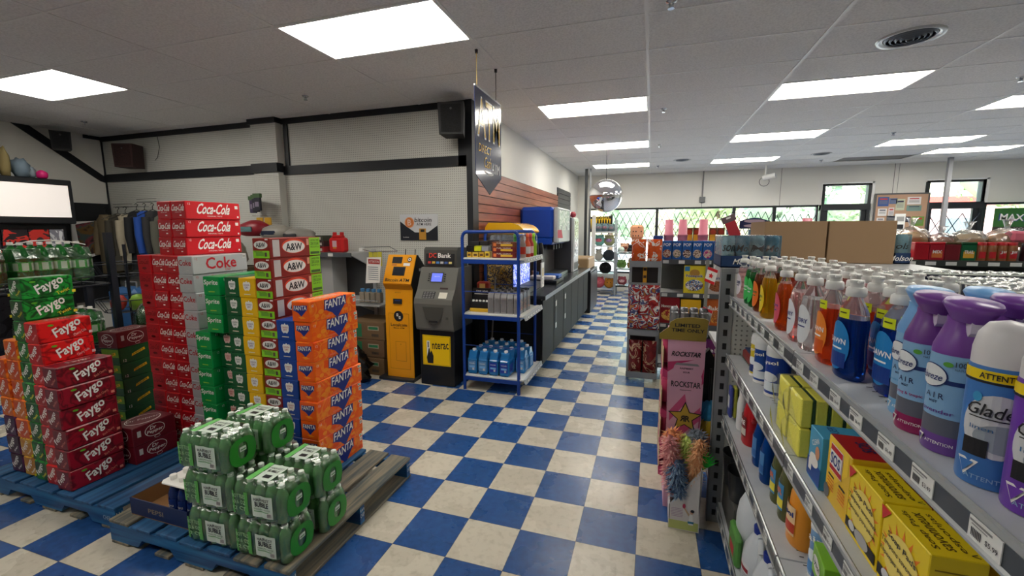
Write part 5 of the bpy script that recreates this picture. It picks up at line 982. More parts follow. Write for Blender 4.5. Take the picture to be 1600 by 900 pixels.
for a in ((-1.257, 11.1, 1.552, 0.109, (96, 120, 124), 'teal grey plush on the upper rack shelf, left', (140, 120, 130), 1), (-1.113, 11.1, 1.552, 0.109, (90, 112, 118), 'teal grey plush on the upper rack shelf, middle', (150, 110, 120), 1), (-0.957, 11.1, 1.552, 0.099, (100, 116, 120), 'teal grey plush on the upper rack shelf, right', (150, 130, 140), 1),
    (-1.244, 11.1, 1.207, 0.140, (130, 190, 180), 'mint and pink barrel plush in the second cubby', (220, 110, 130), 1), (-0.996, 11.1, 1.207, 0.135, (170, 170, 130), 'lilac and lime barrel plush in the second cubby', (170, 140, 190), 1),
    (-1.250, 11.1, .832, 0.109, (206, 200, 190), 'cream bear plush in the middle cubby of the rack', (190, 180, 170), 0), (-0.996, 11.1, .832, 0.144, (60, 66, 74), 'dark grey round plush beside the cream bear', None, 2),
    (-1.074, 11.05, .512, 0.149, (18, 18, 20), 'black round plush lying in the lower cubby', None, 2), (-1.231, 11.1, .142, 0.144, (214, 96, 110), 'coral pink plush in the bottom cubby', (226, 120, 130), 1), (-0.970, 11.1, .142, 0.127, (206, 140, 50), 'golden orange plush in the bottom cubby', None, 1)): plush(*a)
t = thing('plush_rack', 'lower grey wire rack of plush toys beside the square cubby rack', 'rack', (-.79, 10.6, 0))
for x in (0, .66): b = MB(); b.box(x - .013, 0, 0, x + .013, .03, 1.08, RKW); b.box(x - .013, .5, 0, x + .013, .53, 1.08, RKW); b.build('post', t)
for z in (.24, .65, 1.03): b = MB(); b.box(0, 0, z, .66, .53, z + .02, RKW if z > .3 else K(26, 28, 32)); b.tube([(0, 0, z + .05), (.66, 0, z + .05)], .006, CHROME); b.build('shelf', t)
for a in ((-.60, 10.85, 1.052, .12, (206, 160, 130), 'tan and white plush on the low rack, top left', (120, 60, 50), 1), (-.46, 10.72, 1.052, .075, (30, 32, 36), 'small black plush on the low rack top', None, 0), (-.68, 10.70, 1.052, .08, (196, 212, 200), 'pale mint plush on the low rack top, left', None, 2),
    (-.66, 10.8, .672, .11, (110, 150, 80), 'green plush on the middle shelf of the low rack', (90, 130, 60), 1), (-.44, 10.8, .672, .09, (170, 140, 90), 'tan plush on the middle shelf of the low rack', (220, 190, 200), 0), (-.24, 10.8, .672, .08, (60, 90, 60), 'dark green plush on the middle shelf, right', None, 2),
    (-.64, 10.8, .262, .11, (150, 70, 80), 'rose plush on the bottom shelf of the low rack', (230, 190, 190), 1), (-.38, 10.8, .262, .11, (160, 130, 170), 'lilac plush on the bottom shelf of the low rack', (200, 180, 210), 1)): plush(*a)
for k, z in enumerate((1.052, 1.385)):
    t = thing('cookie_cushion', '%s spotted brown cookie cushion stacked on the low rack' % ('lower', 'upper')[k], 'cushion', (-.30 - .03 * k, 10.80, z), .1 * k, 'spotted cookie cushions'); b = MB(); b.box(-.15, -.11, 0, .15, .11, .33, K(200, 138, 104, .9), .05); b.build('cushion', t)
    for i in range(7): b = MB(); b.blob((-.09 + .06 * (i % 4), -.115, .08 + .1 * (i // 3)), (.016, .008, .016), K(60, 34, 28), 8, 0); b.build('chip_spot', t)
# ================================================================ MIDDLE OF THE SHOP
PK = {'red': (176, 30, 34), 'orange': (222, 92, 34), 'white': (226, 222, 216)}
def crisp(mname, cols, w_, h, d_=.05):
    b = MB(); mt = mat_blobs(mname, cols, 10, .22); n = 8; vs = []; fs = []
    for j in range(n + 1):
        for s in (-1, 1):
            for i in range(n + 1):
                u = i / n * 2 - 1; v = j / n * 2 - 1; q = (1 - abs(u) ** 3) * (1 - v ** 4) * d_
                vs.append((u * w_ / 2 * (1 - .05 * (1 - v * v)), s * q * -1, (v + 1) * h / 2))
    m_ = n + 1
    for j in range(n):
        for i in range(n):
            a = j * 2 * m_ + i; fs.append((a, a + 2 * m_, a + 2 * m_ + 1, a + 1)); a += m_; fs.append((a, a + 1, a + 2 * m_ + 1, a + 2 * m_))
    b.add(vs, fs, mt, True); return b
t = thing('snack_rack', 'narrow grey snack rack with hanging chip bags at the aisle corner', 'rack', (-.20, 4.87, 0)); RG = K(120, 124, 128, .4)
for x in (0, .30): b = MB(); b.box(x - .015, 0, 0, x + .015, .03, 1.32, K(160, 164, 168)); b.build('post', t)
b = MB(); b.box(0, .02, .05, .30, .03, 1.28, K(50, 44, 44)); b.build('back_panel', t)
for z in (.05, .52, 1.02, 1.25): b = MB(); b.box(-.01, -.16 if z < 1 else -.10, z, .31, .02, z + .02, RG); b.box(-.01, -.165 if z < 1 else -.105, z - .02, .31, -.155 if z < 1 else -.1, z + .045, K(138, 142, 146)); b.build('shelf', t)
b = MB(); b.box(.13, -.02, .92, .17, -.01, 1.24, K(210, 150, 30)); 
for k in range(4): b.drect(FR(.15, -.02, .96 + k * .08), 0, 0, .03, .03, K(60, 40, 30), 1)
b.build('yellow_strip', t)
crk = [[(150, 30, 30), (176, 50, 44), (150, 26, 30), (224, 214, 206), (70, 76, 120), (160, 30, 34), (170, 120, 60)], [(222, 92, 34), (214, 84, 34), (222, 92, 34), (235, 225, 215), (230, 110, 50)], [(112, 24, 28), (130, 30, 32), (112, 24, 28), (200, 160, 130), (120, 24, 28)]]
def bag(kind, x, y, z, w_, h, lab, grp, rx=0, cache={}):
    k = (kind, w_, h)
    if k not in cache: o = cache[k] = crisp('bag_print_%d' % kind, crk[kind], w_, h).build('chip_bag')
    else: o = cache[k].copy(); COL.objects.link(o)
    o.location = (x, y, z); o.rotation_euler = (rx, 0, R.uniform(-.15, .15)); tag(o, lab, 'chip bag', grp)
for k in range(2): bag(1, -.12 + k * .16, 4.80, 1.275, .15, .25, 'orange chip bag standing on top of the snack rack, %s one' % ('left', 'right')[k], 'orange chip bags')
for r_ in range(4):
    for k in range(3): bag(0, -.15 + k * .10, 4.78 - .015 * r_, .88 - r_ * .105, .13, .17, 'red and white chip bag hanging in tier %s of the snack rack, %s' % (('one (top)', 'two', 'three', 'four (bottom)')[r_], ('left', 'middle', 'right')[k]), 'hanging chip bags', .25)
for k in range(2): bag(2, -.12 + k * .15, 4.78, .075, .14, .36, 'dark red tall bag at the foot of the snack rack, %s one' % ('left', 'right')[k], 'dark red tall bags')
# cereal shelving facing the camera
t = thing('shelving_unit', 'grey shelving unit of cereal facing the camera beyond the pink drink display', 'shelving', (.10, 4.95, 0)); PB = mat_peg(0)
for x in (0, .47, 1.3): b = MB(); b.box(x - (.02 if not x else .012), -.03, 0, x + .02, .02 if not x else -.01, 1.50 if not x else 1.31, K(206, 208, 206) if not x else K(150, 150, 140)); b.build('post', t)
b = MB(); b.box(0, .38, .1, 1.6, .40, 1.30, K(96, 98, 92)); b.build('back_panel', t)
for z in (1.30, .94, .60, .14):
    b = MB(); b.box(0, 0, z - .02, 1.6, .38, z, SHELF); b.box(0, -.012, z - .045, 1.6, 0, z + .006, RAIL)
    for q in range(12): b.drect(FR(.06 + q * .14 + .02 * (q % 3), -.012, z - .02), 0, 0, .06, .035, TAG, 1)
    b.build('shelf', t)
b = MB(); b.box(.02, .38, 1.3, 1.6, .40, 1.46, K(60, 80, 130)); b.box(0, .40, 1.43, 1.6, .75, 1.45, SHELF); b.build('top_deck', t)
def cereal(x, y, z, w_, h, body, word, wc, blobc, lab, extra=None):
    b = MB(); b.box(0, 0, 0, w_, .06, h, K(*body, .4), .002); F = FR(w_ / 2, 0, h / 2)
    b.dell(F, 0, -h * .2, w_ * .42, h * .2, mat_blobs('print_' + word, list(blobc), 30, .4), 1, 12); b.dtext(F, word, 0, h * .12, h * .14, WH if wc != (255, 255, 255) else K(40, 60, 140), 2, w=w_ * .84, bold=.09); b.dtext(F, word, 0, h * .12, h * .12, K(*wc), 3, w=w_ * .8, bold=.04)
    if extra: extra(b, F)
    tag(b.build('cereal_box', loc=(x, y, z)), lab, 'box')
def nq(b, F):
    b.drect(F, -.075, .115, .05, .05, K(60, 140, 200), 1); b.dell(F, 0, .07, .05, .04, K(190, 140, 60), 1); b.dtext(F, 'chocolate cereal', 0, -.12, .012, K(90, 50, 30), 2, w=.12)
cereal(.352, 4.962, .942, .21, .30, (236, 216, 50), 'Nesquik', (30, 70, 160), ((90, 50, 30), (240, 236, 228), (60, 110, 170), (140, 80, 40)), 'yellow chocolate cereal box on the middle shelf of the cereal unit', nq)
cereal(.585, 4.962, .942, .19, .28, (206, 196, 190), 'crunch', (40, 60, 120), ((130, 70, 40), (170, 100, 60), (110, 50, 34)), 'white cereal box with brown chunks right of the yellow box')
cereal(.12, 4.962, .603, .20, .30, (150, 22, 34), 'Honeycomb', (240, 230, 220), ((220, 160, 70), (240, 190, 90), (180, 40, 40)), 'dark red cereal box just above the gold display header')
cereal(.335, 4.962, .603, .20, .27, (236, 184, 30), 'Honey', (200, 60, 30), ((220, 160, 70), (200, 120, 40)), 'golden cereal box just above the gold display header, right')
cereal(.585, 4.962, .603, .19, .30, (196, 96, 34), 'Flakes', (240, 230, 220), ((220, 160, 70), (150, 80, 40), (190, 110, 60)), 'orange brown cereal box partly hidden behind the small flags')
cereal(.585, 4.962, .143, .19, .30, (110, 36, 100), 'Raisin Bran', (250, 250, 250), ((90, 40, 70), (160, 110, 60)), 'purple bran cereal box low on the cereal unit')
PT = [(150, 70, 40), (120, 120, 90), (90, 50, 40), (96, 60, 44), (190, 60, 130), (210, 120, 150)]
for k in range(7):
    b = MB(); b.box(0, 0, 0, .095, .14, .20, K(30, 96, 176, .35), .002); F = FR(.0475, 0, .1); b.dtext(F, 'POP', 0, .06, .035, WH, 1, w=.075, bold=.06); b.dell(F, 0, -.035, .042, .045, mat_blobs('tart_%d' % k, [PT[k % 6], (220, 200, 180), PT[k % 6]], 30, .4), 1, 8)
    tag(b.build('pastry_box', loc=(.12 + k * .101, 4.96, 1.302)), 'blue toaster pastry box on the cereal unit top, %s from left' % ('first', 'second', 'third', 'fourth', 'fifth', 'sixth', 'seventh')[k], 'box', 'blue toaster pastry boxes')
PINKC = M('pink_cup', (236, 140, 160), .35, var=.03)
for x, y, l in ((.175, 5.42, 'leftmost'), (.325, 5.42, 'second from left'), (.545, 5.42, 'third from left'), (1.53, 5.3, 'rightmost, beside the brown cartons')):
    b = MB(); b.lathe([(.052, 0), (.056, .10), (.060, .10), (.058, .115), (.050, .115), (.044, .285), (.0, .285)], PINKC, n=20); tag(b.build('pink_cup', loc=(x + .02, y, 1.452)), 'pink stacked plastic cups on the cereal unit, %s' % l, 'cup', 'pink stacked cups')
for k in range(4):
    b = MB(); b.box(0, 0, 0, .08, .05, .19, K(110, 60, 34), .002); F = FR(.04, 0, .1); b.drect(F, 0, -.03, .07, .08, K(222, 170, 50), 1); b.dell(F, 0, .04, .03, .03, K(170, 60, 30), 2, 8); tag(b.build('snack_box', loc=(.385 + k * .085 + (.09 if k > 1 else 0), 5.55, 1.452)), 'brown and yellow snack box behind the pink cups, %s' % ('first', 'second', 'third', 'fourth')[k], 'box', 'brown snack boxes')
b = MB(); b.box(-.005, 0, 0, .10, .1, .1, K(40, 70, 150)); b.drect(FR(.05, 0, .05), 0, -.02, .08, .04, K(220, 110, 60), 1); tag(b.build('small_carton', loc=(.03, 5.35, 1.452)), 'small blue and orange carton left of the pink cups', 'carton')
for k, (x, z) in enumerate(((.80, 1.505), (1.02, 1.55))):
    b = MB(); b.box(0, 0, 0, .13, .06, .17, K(120, 150, 170), .002); F = FR(.065, 0, .09); b.dtext(F, 'POP', 0, .05, .035, WH, 1, w=.09, bold=.06); b.dell(F, 0, -.03, .045, .04, K(170, 60, 110), 1, 8); tag(b.build('pastry_box', loc=(x, 5.35, 1.452)), 'larger pastry box standing behind the front row, %s one' % ('left', 'right')[k], 'box', 'larger pastry boxes')
# hanging red straws bag and navy oval sign on the tray
# ---------------------------------------------------------------- pink energy drink display
GOLD = K(150, 128, 56, .35, metal=.2); PNK = M('display_pink', (220, 166, 188), .45); MAG = K(196, 60, 110, .45); CARDW = K(222, 218, 218, .6)
t = thing('drink_display', 'pink cardboard energy drink display with a gold header in the aisle', 'display', (.125, 2.53, 0), .0)
b = MB(); b.box(0, 0, 0, .18, .36, 1.02, PNK); b.build('column_body', t)
def dxy(x, z): return x, z
b = MB(); b.prism([(.03, .10), (.175, .10), (.185, 1.02), (-.012, 1.02), (.0, .5)], lambda x, z: (x, -.006, z), lambda x, z: (x, 0, z), PNK); F = FR(.0, -.0065, 0)
b.dpoly(F, [(-.008, .89), (.13, .91), (.07, .89), (-.008, .83)], MAG, 1); b.dpoly(F, [(.03, .2), (.175, .2), (.178, .42), (.12, .36), (.02, .36), (.01, .42), (.005, .3)], MAG, 1)
b.dpoly(F, [(.01, .36), (.175, .52), (.18, .62), (.005, .48)], K(184, 74, 112), 1); b.dpoly(F, [(.14, .72), (.182, .78), (.182, .87), (.165, .8)], MAG, 1)
b.dpoly(F, [(.018, .36), (.165, .36), (.174, .80), (.158, .875), (.028, .875), (.008, .80)], PNK, 2); b.dpoly(F, [(.028, .875), (.158, .875), (.148, .888), (.038, .888)], K(150, 146, 150), 2)
b.dpoly(F, [(.012, .46), (.04, .42), (.172, .56), (.174, .64)], K(206, 84, 128), 3); b.dpoly(F, [(.010, .60), (.012, .54), (.10, .66), (.09, .71)], K(206, 84, 128), 3)
b.dtext(F, 'ROCKSTAR', .088, .94, .028, INK, 3, w=.152, bold=.07, shear=.25); b.dtext(F, 'ROCKSTAR', .092, .765, .034, INK, 4, w=.156, bold=.05, shear=.0); b.dtext(F, 'RASPBERRY', .092, .858, .010, INK, 4, w=.07, bold=.05); b.dtext(F, 'SOUR', .092, .836, .010, INK, 4, w=.035, bold=.05); b.drect(F, .092, .732, .06, .003, INK, 4)
def star(cx, cy_, r_, q=.42): return [(cx + (r_ if i % 2 == 0 else r_ * q) * math.sin(i * PI / 5), cy_ + (r_ if i % 2 == 0 else r_ * q) * math.cos(i * PI / 5)) for i in range(10)]
b.dpoly(F, star(.095, .57, .096, .45), INK, 5); b.dpoly(F, star(.095, .57, .083, .45), K(196, 160, 60), 7); b.dtext(F, 'R', .110, .565, .036, INK, 9, w=.026, bold=.06); b.dtext(F, 'R', .082, .565, .036, INK, 9, w=-.026, bold=.06)
b.build('printed_front', t)
b = MB(); pts = [(-.06, 1.02), (.182, 1.02), (.19, 1.14), (.17, 1.148), (.10, 1.152), (.03, 1.142), (-.005, 1.12), (-.012, 1.09), (-.06, 1.05)]
b.prism(pts, lambda x, z: (x, -.014, z), lambda x, z: (x, -.006, z), GOLD); F = FR(.0, -.0145, 0); b.dtext(F, 'LIMITED', .085, 1.105, .020, INK, 1, w=.13, bold=.07); b.dtext(F, 'TIME ONLY', .088, 1.077, .020, INK, 1, w=.17, bold=.07); b.build('gold_header', t)
for k, z in enumerate((.80, .56, .38, .2)):
    b = MB(); b.prism([(-.035, z), (.0, z - .01), (.0, z + .03), (-.035, z + .05)], lambda x, q: (x, -.004, q), lambda x, q: (x, .36, q), MAG); b.box(-.036, 0, z + .05, -.032, .36, z + .16, K(206, 190, 140)); b.build('side_tray', t)
for k, z in enumerate((1.02, .86, .62, .44, .26)):
    for i in range(4 if k == 0 else 3):
        b = MB(); 
        x = .02 + i * .052 if k == 0 else -.012; y = .03 if k == 0 else .05 + i * .1; b.lathe([(.02, 0), (.0245, .006), (.0245, .125), (.019, .138), (.0205, .141), (.018, .138), (.0, .138)], K(150, 150, 154, .25, metal=.6) if k == 0 else K(200, 70, 110, .3), (0, 0, 0), 12)
        o = b.build('drink_can', loc=(.125 + x, 2.56 + y, z + .004)); tag(o, 'silver topped drink can %s' % ('in the top tray behind the gold header, %s from left' % ('first', 'second', 'third', 'fourth')[i] if k == 0 else 'at the open left side of the pink display, tier %s, %s' % (('', 'one', 'two', 'three', 'four')[k], ('front', 'middle', 'rear')[i])), 'can', 'drink cans in the pink display')
for i in range(4):
    b = MB(); b.lathe([(.02, 0), (.0245, .006), (.0245, .125), (.019, .138), (.0, .138)], K(150, 150, 154, .25, metal=.6), (0, 0, 0), 12); tag(b.build('drink_can', loc=(.145 + .052 * i, 2.65, 1.045)), 'drink can in the second row of the top tray, %s from left' % ('first', 'second', 'third', 'fourth')[i], 'can', 'drink cans in the pink display')
# duster display at its foot
t = thing('duster_display', 'small white cardboard display of dusters at the foot of the pink display', 'display', (.15, 2.34, 0)); b = MB()
b.prism([(0, .0), (.15, .0), (.16, .36), (.15, .36), (0, .14)], lambda x, z: (x, 0, z), lambda x, z: (x, .006, z), CARDW); b.box(0, .006, 0, .15, .15, .01, CARDW); b.prism([(0, 0), (.16, 0), (.17, .42), (0, .16)], lambda y, z: (.0, y, z * .9), lambda y, z: (.004, y, z * .9), CARDW); b.prism([(0, 0), (.16, 0), (.17, .42), (0, .36)], lambda y, z: (.15, y, z), lambda y, z: (.155, y, z), CARDW)
b.box(0, .15, 0, .155, .156, .42, CARDW); b.build('tray', t)
b = MB(); F = FR(.0, -.0005, 0); b.drect(F, .075, .03, .15, .05, K(186, 196, 120), 1); b.dpoly(F, [(.10, .04), (.125, .04), (.12, .10), (.105, .10)], K(240, 240, 240), 2); b.drect(F, .112, .055, .03, .012, K(40, 120, 160), 3); b.dell(F, .115, .115, .009, .012, K(226, 180, 150), 2, 8); b.dell(F, .118, .122, .010, .009, INK, 3, 8)
b.dpoly(F, [(.10, .09), (.075, .13), (.08, .135), (.106, .10)], K(200, 170, 140), 2); b.dell(F, .075, .145, .008, .014, K(176, 60, 90), 3, 8)
for k in range(6): b.drect(F, .04, .08 + k * .009, .06, .003, K(180, 150, 180), 2)
b.build('printed_front', t)
def duster(x, y, z, c, c2, lab, rx=0, ry=0, l=.30, n=620, r_=.052):
    t = thing('duster', lab, 'duster', (x, y, z), 0, 'fluffy dusters in the small display'); t.rotation_euler = (rx, ry, 0); b = MB(); f1, f2 = K(*c, .9), K(*c2, .9); rr = random.Random(int(abs(x * 1e4)))
    b.blob((0, 0, l * .5), (r_ * .75, r_ * .75, l * .5), f1, 12, .2)
    for i in range(n):
        a = rr.uniform(0, 2 * PI); q = rr.uniform(.03, .97); e = r_ * .7 * math.sqrt(max(.05, 1 - (2 * q - 1) ** 4)); d = Vector((math.cos(a), math.sin(a), rr.uniform(-.5, .3))); p = Vector((math.cos(a) * e, math.sin(a) * e, q * l)); s = Vector((-math.sin(a), math.cos(a), 0)) * .005
        e2 = p + d * rr.uniform(.018, .036) + Vector((rr.uniform(-.01, .01),) * 3); b.add([tuple(p - s), tuple(p + s), tuple(e2)], [(0, 1, 2)], f1 if rr.random() < .7 else f2)
    b.build('fluff', t); b = MB(); b.cyl((0, 0, -.12), (0, 0, .05), .006, K(230, 230, 230), 8); b.build('handle', t)
duster(.175, 2.40, .17, (224, 150, 150), (236, 190, 180), 'pink fluffy duster leaning left in the small display', .1, -.12, .36)
duster(.195, 2.36, .18, (96, 122, 156), (150, 176, 200), 'slate blue fluffy duster in the middle front', .05, -.1, .22)
duster(.20, 2.44, .34, (236, 150, 100), (240, 176, 120), 'orange fluffy duster at the back of the display', .1, -.3, .20)
duster(.255, 2.40, .22, (240, 180, 130), (244, 200, 150), 'peach fluffy duster on the right', .05, .12, .30)
duster(.235, 2.43, .33, (200, 220, 110), (220, 230, 140), 'lime green fluffy duster between orange and peach ones', .05, -.05, .18)
duster(.27, 2.45, .36, (120, 130, 140), (150, 160, 176), 'dark grey fluffy duster at the back right', .1, .1, .18)
b = MB(); rr = random.Random(3)
for k in range(7): a = .3 + k * .2; b.add([(0, 0, 0), (.02, .01, 0), (.09 * math.cos(a) + .02, 0, .10 * math.sin(a) + .02)], [(0, 1, 2)], K(40, 220, 60)); b.add([(0, .012, 0), (.09 * math.cos(a) + .02, 0, .10 * math.sin(a) + .02), (.02, .004, -.02)], [(0, 1, 2)], K(30, 190, 50))
tag(b.build('green_brush', loc=(.28, 2.37, .36)), 'neon green plastic brush sticking out right of the dusters', 'brush')
# rainbow mop hanging at the shelf end
t = thing('rainbow_duster', 'rainbow coloured feather duster hanging at the end of the cleaning shelves', 'duster', (.355, 2.62, .42)); rr = random.Random(5)
for k, (c, z) in enumerate((((60, 150, 200), .16), ((220, 190, 60), .08), ((210, 120, 50), .0), ((150, 40, 44), -.10))):
    b = MB(); b.blob((0, 0, z), (.05, .05, .07), K(*c, .9), 12, .2, seed=k)
    for i in range(120): a = rr.uniform(0, 6.28); p = Vector((.045 * math.cos(a), .045 * math.sin(a), z + rr.uniform(-.05, .05))); e = p * 1.0 + Vector((math.cos(a) * .03, math.sin(a) * .03, -.02)); b.add([tuple(p), tuple(p + Vector((0, .006, .004))), tuple(e)], [(0, 1, 2)], K(*c, .9))
    b.build('feather_band', t)
b = MB(); b.tube([(0, 0, .2), (0, 0, .42)], .006, BLACK); b.build('handle', t)
b = MB(); b.prism([(0, 0), (.10, .02), (.12, .5), (.06, .62), (.0, .55)], lambda x, z: (x, 0, z), lambda x, z: (x, .05, z), K(16, 16, 18)); tag(b.build('black_cover', loc=(.30, 2.75, .30)), 'black cloth cover hanging behind the rainbow duster', 'cover')
# small flags on the shelf end
def flag(x, y, z, lab, s=1):
    t = thing('small_flag', lab, 'flag', (x, y, z), 0, 'small red and white flags'); t.rotation_euler = (0, .25, -.8); b = MB(); w_, h = .09 * s, .06 * s
    b.box(0, 0, -.03, .006, .003, .14 * s, WH); b.build('stick', t)
    b = MB(); b.box(-w_ * .5, -.003, .0, w_ * .5, -.001, h * 1.9, WH); F = FR(0, -.003, h * .95); b.drect(F, 0, h * .78, w_, h * .36, K(214, 30, 40), 1); b.drect(F, 0, -h * .78, w_, h * .36, K(214, 30, 40), 1); b.dpoly(F, [(0, .022 * s), (.008 * s, .008 * s), (.02 * s, .008 * s), (.012 * s, -.006 * s), (.014 * s, -.018 * s), (0, -.014 * s), (-.014 * s, -.018 * s), (-.012 * s, -.006 * s), (-.02 * s, .008 * s), (-.008 * s, .008 * s)], K(214, 30, 40), 2); b.build('cloth', t)
flag(.325, 2.66, 1.33, 'small red and white maple leaf flag at the shelf end, upper', .75); flag(.31, 2.66, 1.10, 'small red and white maple leaf flag at the shelf end, lower', .75)
# ---------------------------------------------------------------- jars shelving on the right
t = thing('shelving_unit', 'black and grey shelving unit with jars, far right', 'shelving', (1.9, 4.95, 0))
b = MB(); b.box(0, 0, 1.315, 4.0, .45, 1.335, SHELF); b.box(0, -.012, 1.285, 4.0, 0, 1.34, K(60, 66, 62)); b.box(0, .44, 0, 4, .46, 1.40, K(30, 32, 32)); b.box(0, .05, 0, 4.0, .44, .12, K(40, 42, 42))
for k in range(26): b.drect(FR(.1 + k * .15, -.012, 1.31), 0, 0, .08, .032, TAG, 1)
b.build('top_shelf', t)
for z in (.95, .60): b = MB(); b.box(0, .05, z, 4.0, .45, z + .02, SHELF); b.box(0, .04, z - .03, 4.0, .05, z + .025, RAIL); b.build('shelf', t)
def tub(x, y, z, w_, h, c, lid, lab, c2=None, word=None, rnd=False, grp='jars and tubs on the far right shelf'):
    b = MB()
    if rnd: b.lathe([(w_ * .46, 0), (w_ * .5, .008), (w_ * .5, h * .8), (w_ * .42, h * .86)], K(*c, .3), (0, 0, 0), 16); b.lathe([(w_ * .45, h * .84), (w_ * .45, h), (w_ * .42, h * 1.01)], K(*lid, .35), n=16)
    else: b.box(-w_ / 2, -w_ * .35, 0, w_ / 2, w_ * .35, h * .88, K(*c, .35), .006); b.box(-w_ / 2, -w_ * .35, h * .88, w_ / 2, w_ * .35, h, K(*lid, .35), .004)
    g = cy((0, 0, h * .42), w_ * .503, w_ * .503, -PI / 2) if rnd else FR(0, -w_ * .352, h * .42)
    if c2: b.drect(g, 0, -h * .1, w_ * .7, h * .35, K(*c2), 1, 6); 
    if word: b.dtext(g, word, 0, h * .05, h * .18, WH, 3, w=w_ * .6, bold=.06)
    tag(b.build('food_jar', loc=(x, y, z)), lab, 'jar', grp)
zt_ = 1.336
for k, a in enumerate((((176, 24, 40), (196, 30, 44), None, None), ((170, 24, 44), (190, 30, 44), (216, 120, 60), 'MIX'), ((120, 30, 40), (90, 70, 40), None, None), ((20, 96, 60), (14, 80, 44), (222, 170, 60), 'TRAIL'))):
    tub(2.40 + k * .115, 5.03, zt_, .112, .165, a[0], a[1], '%s square snack tub on the far right shelf, %s from left' % (('red', 'crimson', 'brown', 'green')[k], ('first', 'second', 'third', 'fourth')[k]), a[2], a[3])
for k in range(4): tub(2.84 + k * .072, 5.02, zt_, .076, .165, (150, 90, 50), (190, 26, 36), 'peanut butter jar with red lid, %s of the group' % ('first', 'second', 'third', 'fourth')[k], (196, 30, 40), 'Jif' if k > 1 else None, True, 'peanut butter jars')
for k in range(8): tub(3.16 + k * .088, 5.02, zt_, .08, .155, (50, 16, 30), (30, 30, 34), 'dark jam jar with pink label right of the peanut butter, %s' % ORD[k], (214, 150, 160), None, True, 'dark jam jars')
def clearbag(x, y, z, w_, h, c, lab, k):
    t = thing('bread_bag', lab, 'bag', (x, y, z), 0, 'clear bags of bread above the jars'); b = MB(); b.blob((0, 0, h * .28), (w_ * .5, .1, h * .28), K(*c, .8), 14, .2, 3, k, flat=.9); b.build('bread', t)
    b = MB(); b.blob((0, 0, h * .34), (w_ * .54, .12, h * .36), mat_film('bag_film', (.97, .98, .98), .74, .25), 18, .25, 3, k + 5, flat=.9); b.lathe([(.02, h * .62), (.014, h * .70), (.035, h * .95), (.05, h)], mat_film('bag_film'), n=14, cap=False); b.build('plastic_bag', t)
for k, (x, c, w_, h) in enumerate(((2.42, (210, 170, 120), .26, .30), (2.66, (150, 90, 60), .22, .22), (2.86, (206, 180, 140), .26, .26), (3.14, (206, 160, 110), .28, .28), (3.36, (210, 190, 160), .22, .2))):
    clearbag(x, 5.25, 1.40 + .03, w_, h, c, 'clear plastic bag of bread above the jars, %s from left' % ('first', 'second', 'third', 'fourth', 'fifth')[k], k)
b = MB(); b.box(2.0, 5.12, 1.337, 4.2, 5.37, 1.425, K(190, 186, 180, .5)); tag(b.build('riser'), 'low pale riser behind the jars carrying the bread bags', 'riser')
b = MB(); b.box(-.11, -.06, 0, .11, .06, .10, K(232, 120, 140, .5), .02); tag(b.build('pink_packet', loc=(3.22, 5.18, 1.50), rz=0), 'pink packet lying on the dark jam jars', 'packet')
# ---------------------------------------------------------------- bulletin board and signs at the far wall
t = thing('bulletin_board', 'cork bulletin board full of notices between the two glazed doors', 'board', (4.72, 11.74, 1.15)); CK = K(186, 150, 124, .9)
b = MB(); b.box(0, 0, 0, .92, .03, 1.20, CK); b.build('cork', t); b = MB(); b.box(-.03, -.01, -.03, .95, .0, 0, K(90, 90, 90)); b.box(-.03, -.01, 1.2, .95, .0, 1.23, K(90, 90, 90)); b.box(-.03, -.01, 0, 0, 0, 1.2, K(90, 90, 90)); b.box(.92, -.01, 0, .95, 0, 1.2, K(90, 90, 90)); b.build('frame', t)
rr = random.Random(11); n = 0
for (x, z, w_, h, c) in ((.03, .95, .2, .2, (60, 90, 150)), (.24, 1.0, .14, .12, (90, 110, 150)), (.36, .86, .16, .24, (190, 196, 170)), (.56, .98, .24, .16, (220, 216, 214)), (.56, .84, .26, .12, (120, 150, 140)), (.05, .74, .16, .16, (226, 224, 222)), (.24, .72, .1, .2, (214, 210, 210)), (.22, .62, .2, .12, (100, 100, 100)), (.04, .56, .14, .14, (220, 218, 216)), (.2, .46, .16, .13, (226, 222, 220)), (.36, .50, .14, .2, (200, 180, 160)), (.53, .60, .12, .12, (40, 40, 44)), (.67, .52, .22, .2, (110, 150, 60)), (.06, .3, .2, .22, (214, 214, 210)), (.34, .24, .2, .22, (230, 228, 226)), (.58, .26, .3, .2, (90, 130, 150)), (.08, .05, .24, .2, (200, 200, 196)), (.4, .04, .22, .16, (190, 120, 110)), (.66, .05, .2, .18, (60, 60, 70))):
    b = MB(); b.box(0, -.004, 0, w_, 0, h, K(*c, .6)); F = FR(w_ / 2, -.004, h / 2); b.drect(F, 0, h * .28, w_ * .7, h * .15, K(190, 60, 60) if n % 3 == 0 else K(60, 60, 80), 1)
    for q in range(3): b.drect(F, 0, h * .05 - q * h * .13, w_ * .75, h * .05, K(120, 120, 124), 1)
    b.build('notice', t, (x, -.002, z)); n += 1
b = MB(); b.box(0, 0, 0, .16, .02, 1.90, WHITE); 
for q in range(6): b.drect(FR(.08, 0, 1.05 + q * .15), 0, 0, .12, .09, (K(40, 40, 44), K(150, 150, 150))[q % 2], 1)
tag(b.build('card_rack', loc=(4.52, 10.4, 0)), 'white literature strip in front of the bulletin board', 'rack')
t = thing('lottery_sign', 'green and navy lottery sign in the far right window', 'sign', (6.72, 11.62, 1.56)); b = MB(); b.box(0, 0, .08, .56, .02, .46, K(52, 110, 50)); b.box(.56, 0, .08, 1.2, .02, .46, K(30, 44, 84)); b.box(0, 0, 0, 1.2, .02, .08, K(60, 56, 52)); b.build('panel', t)
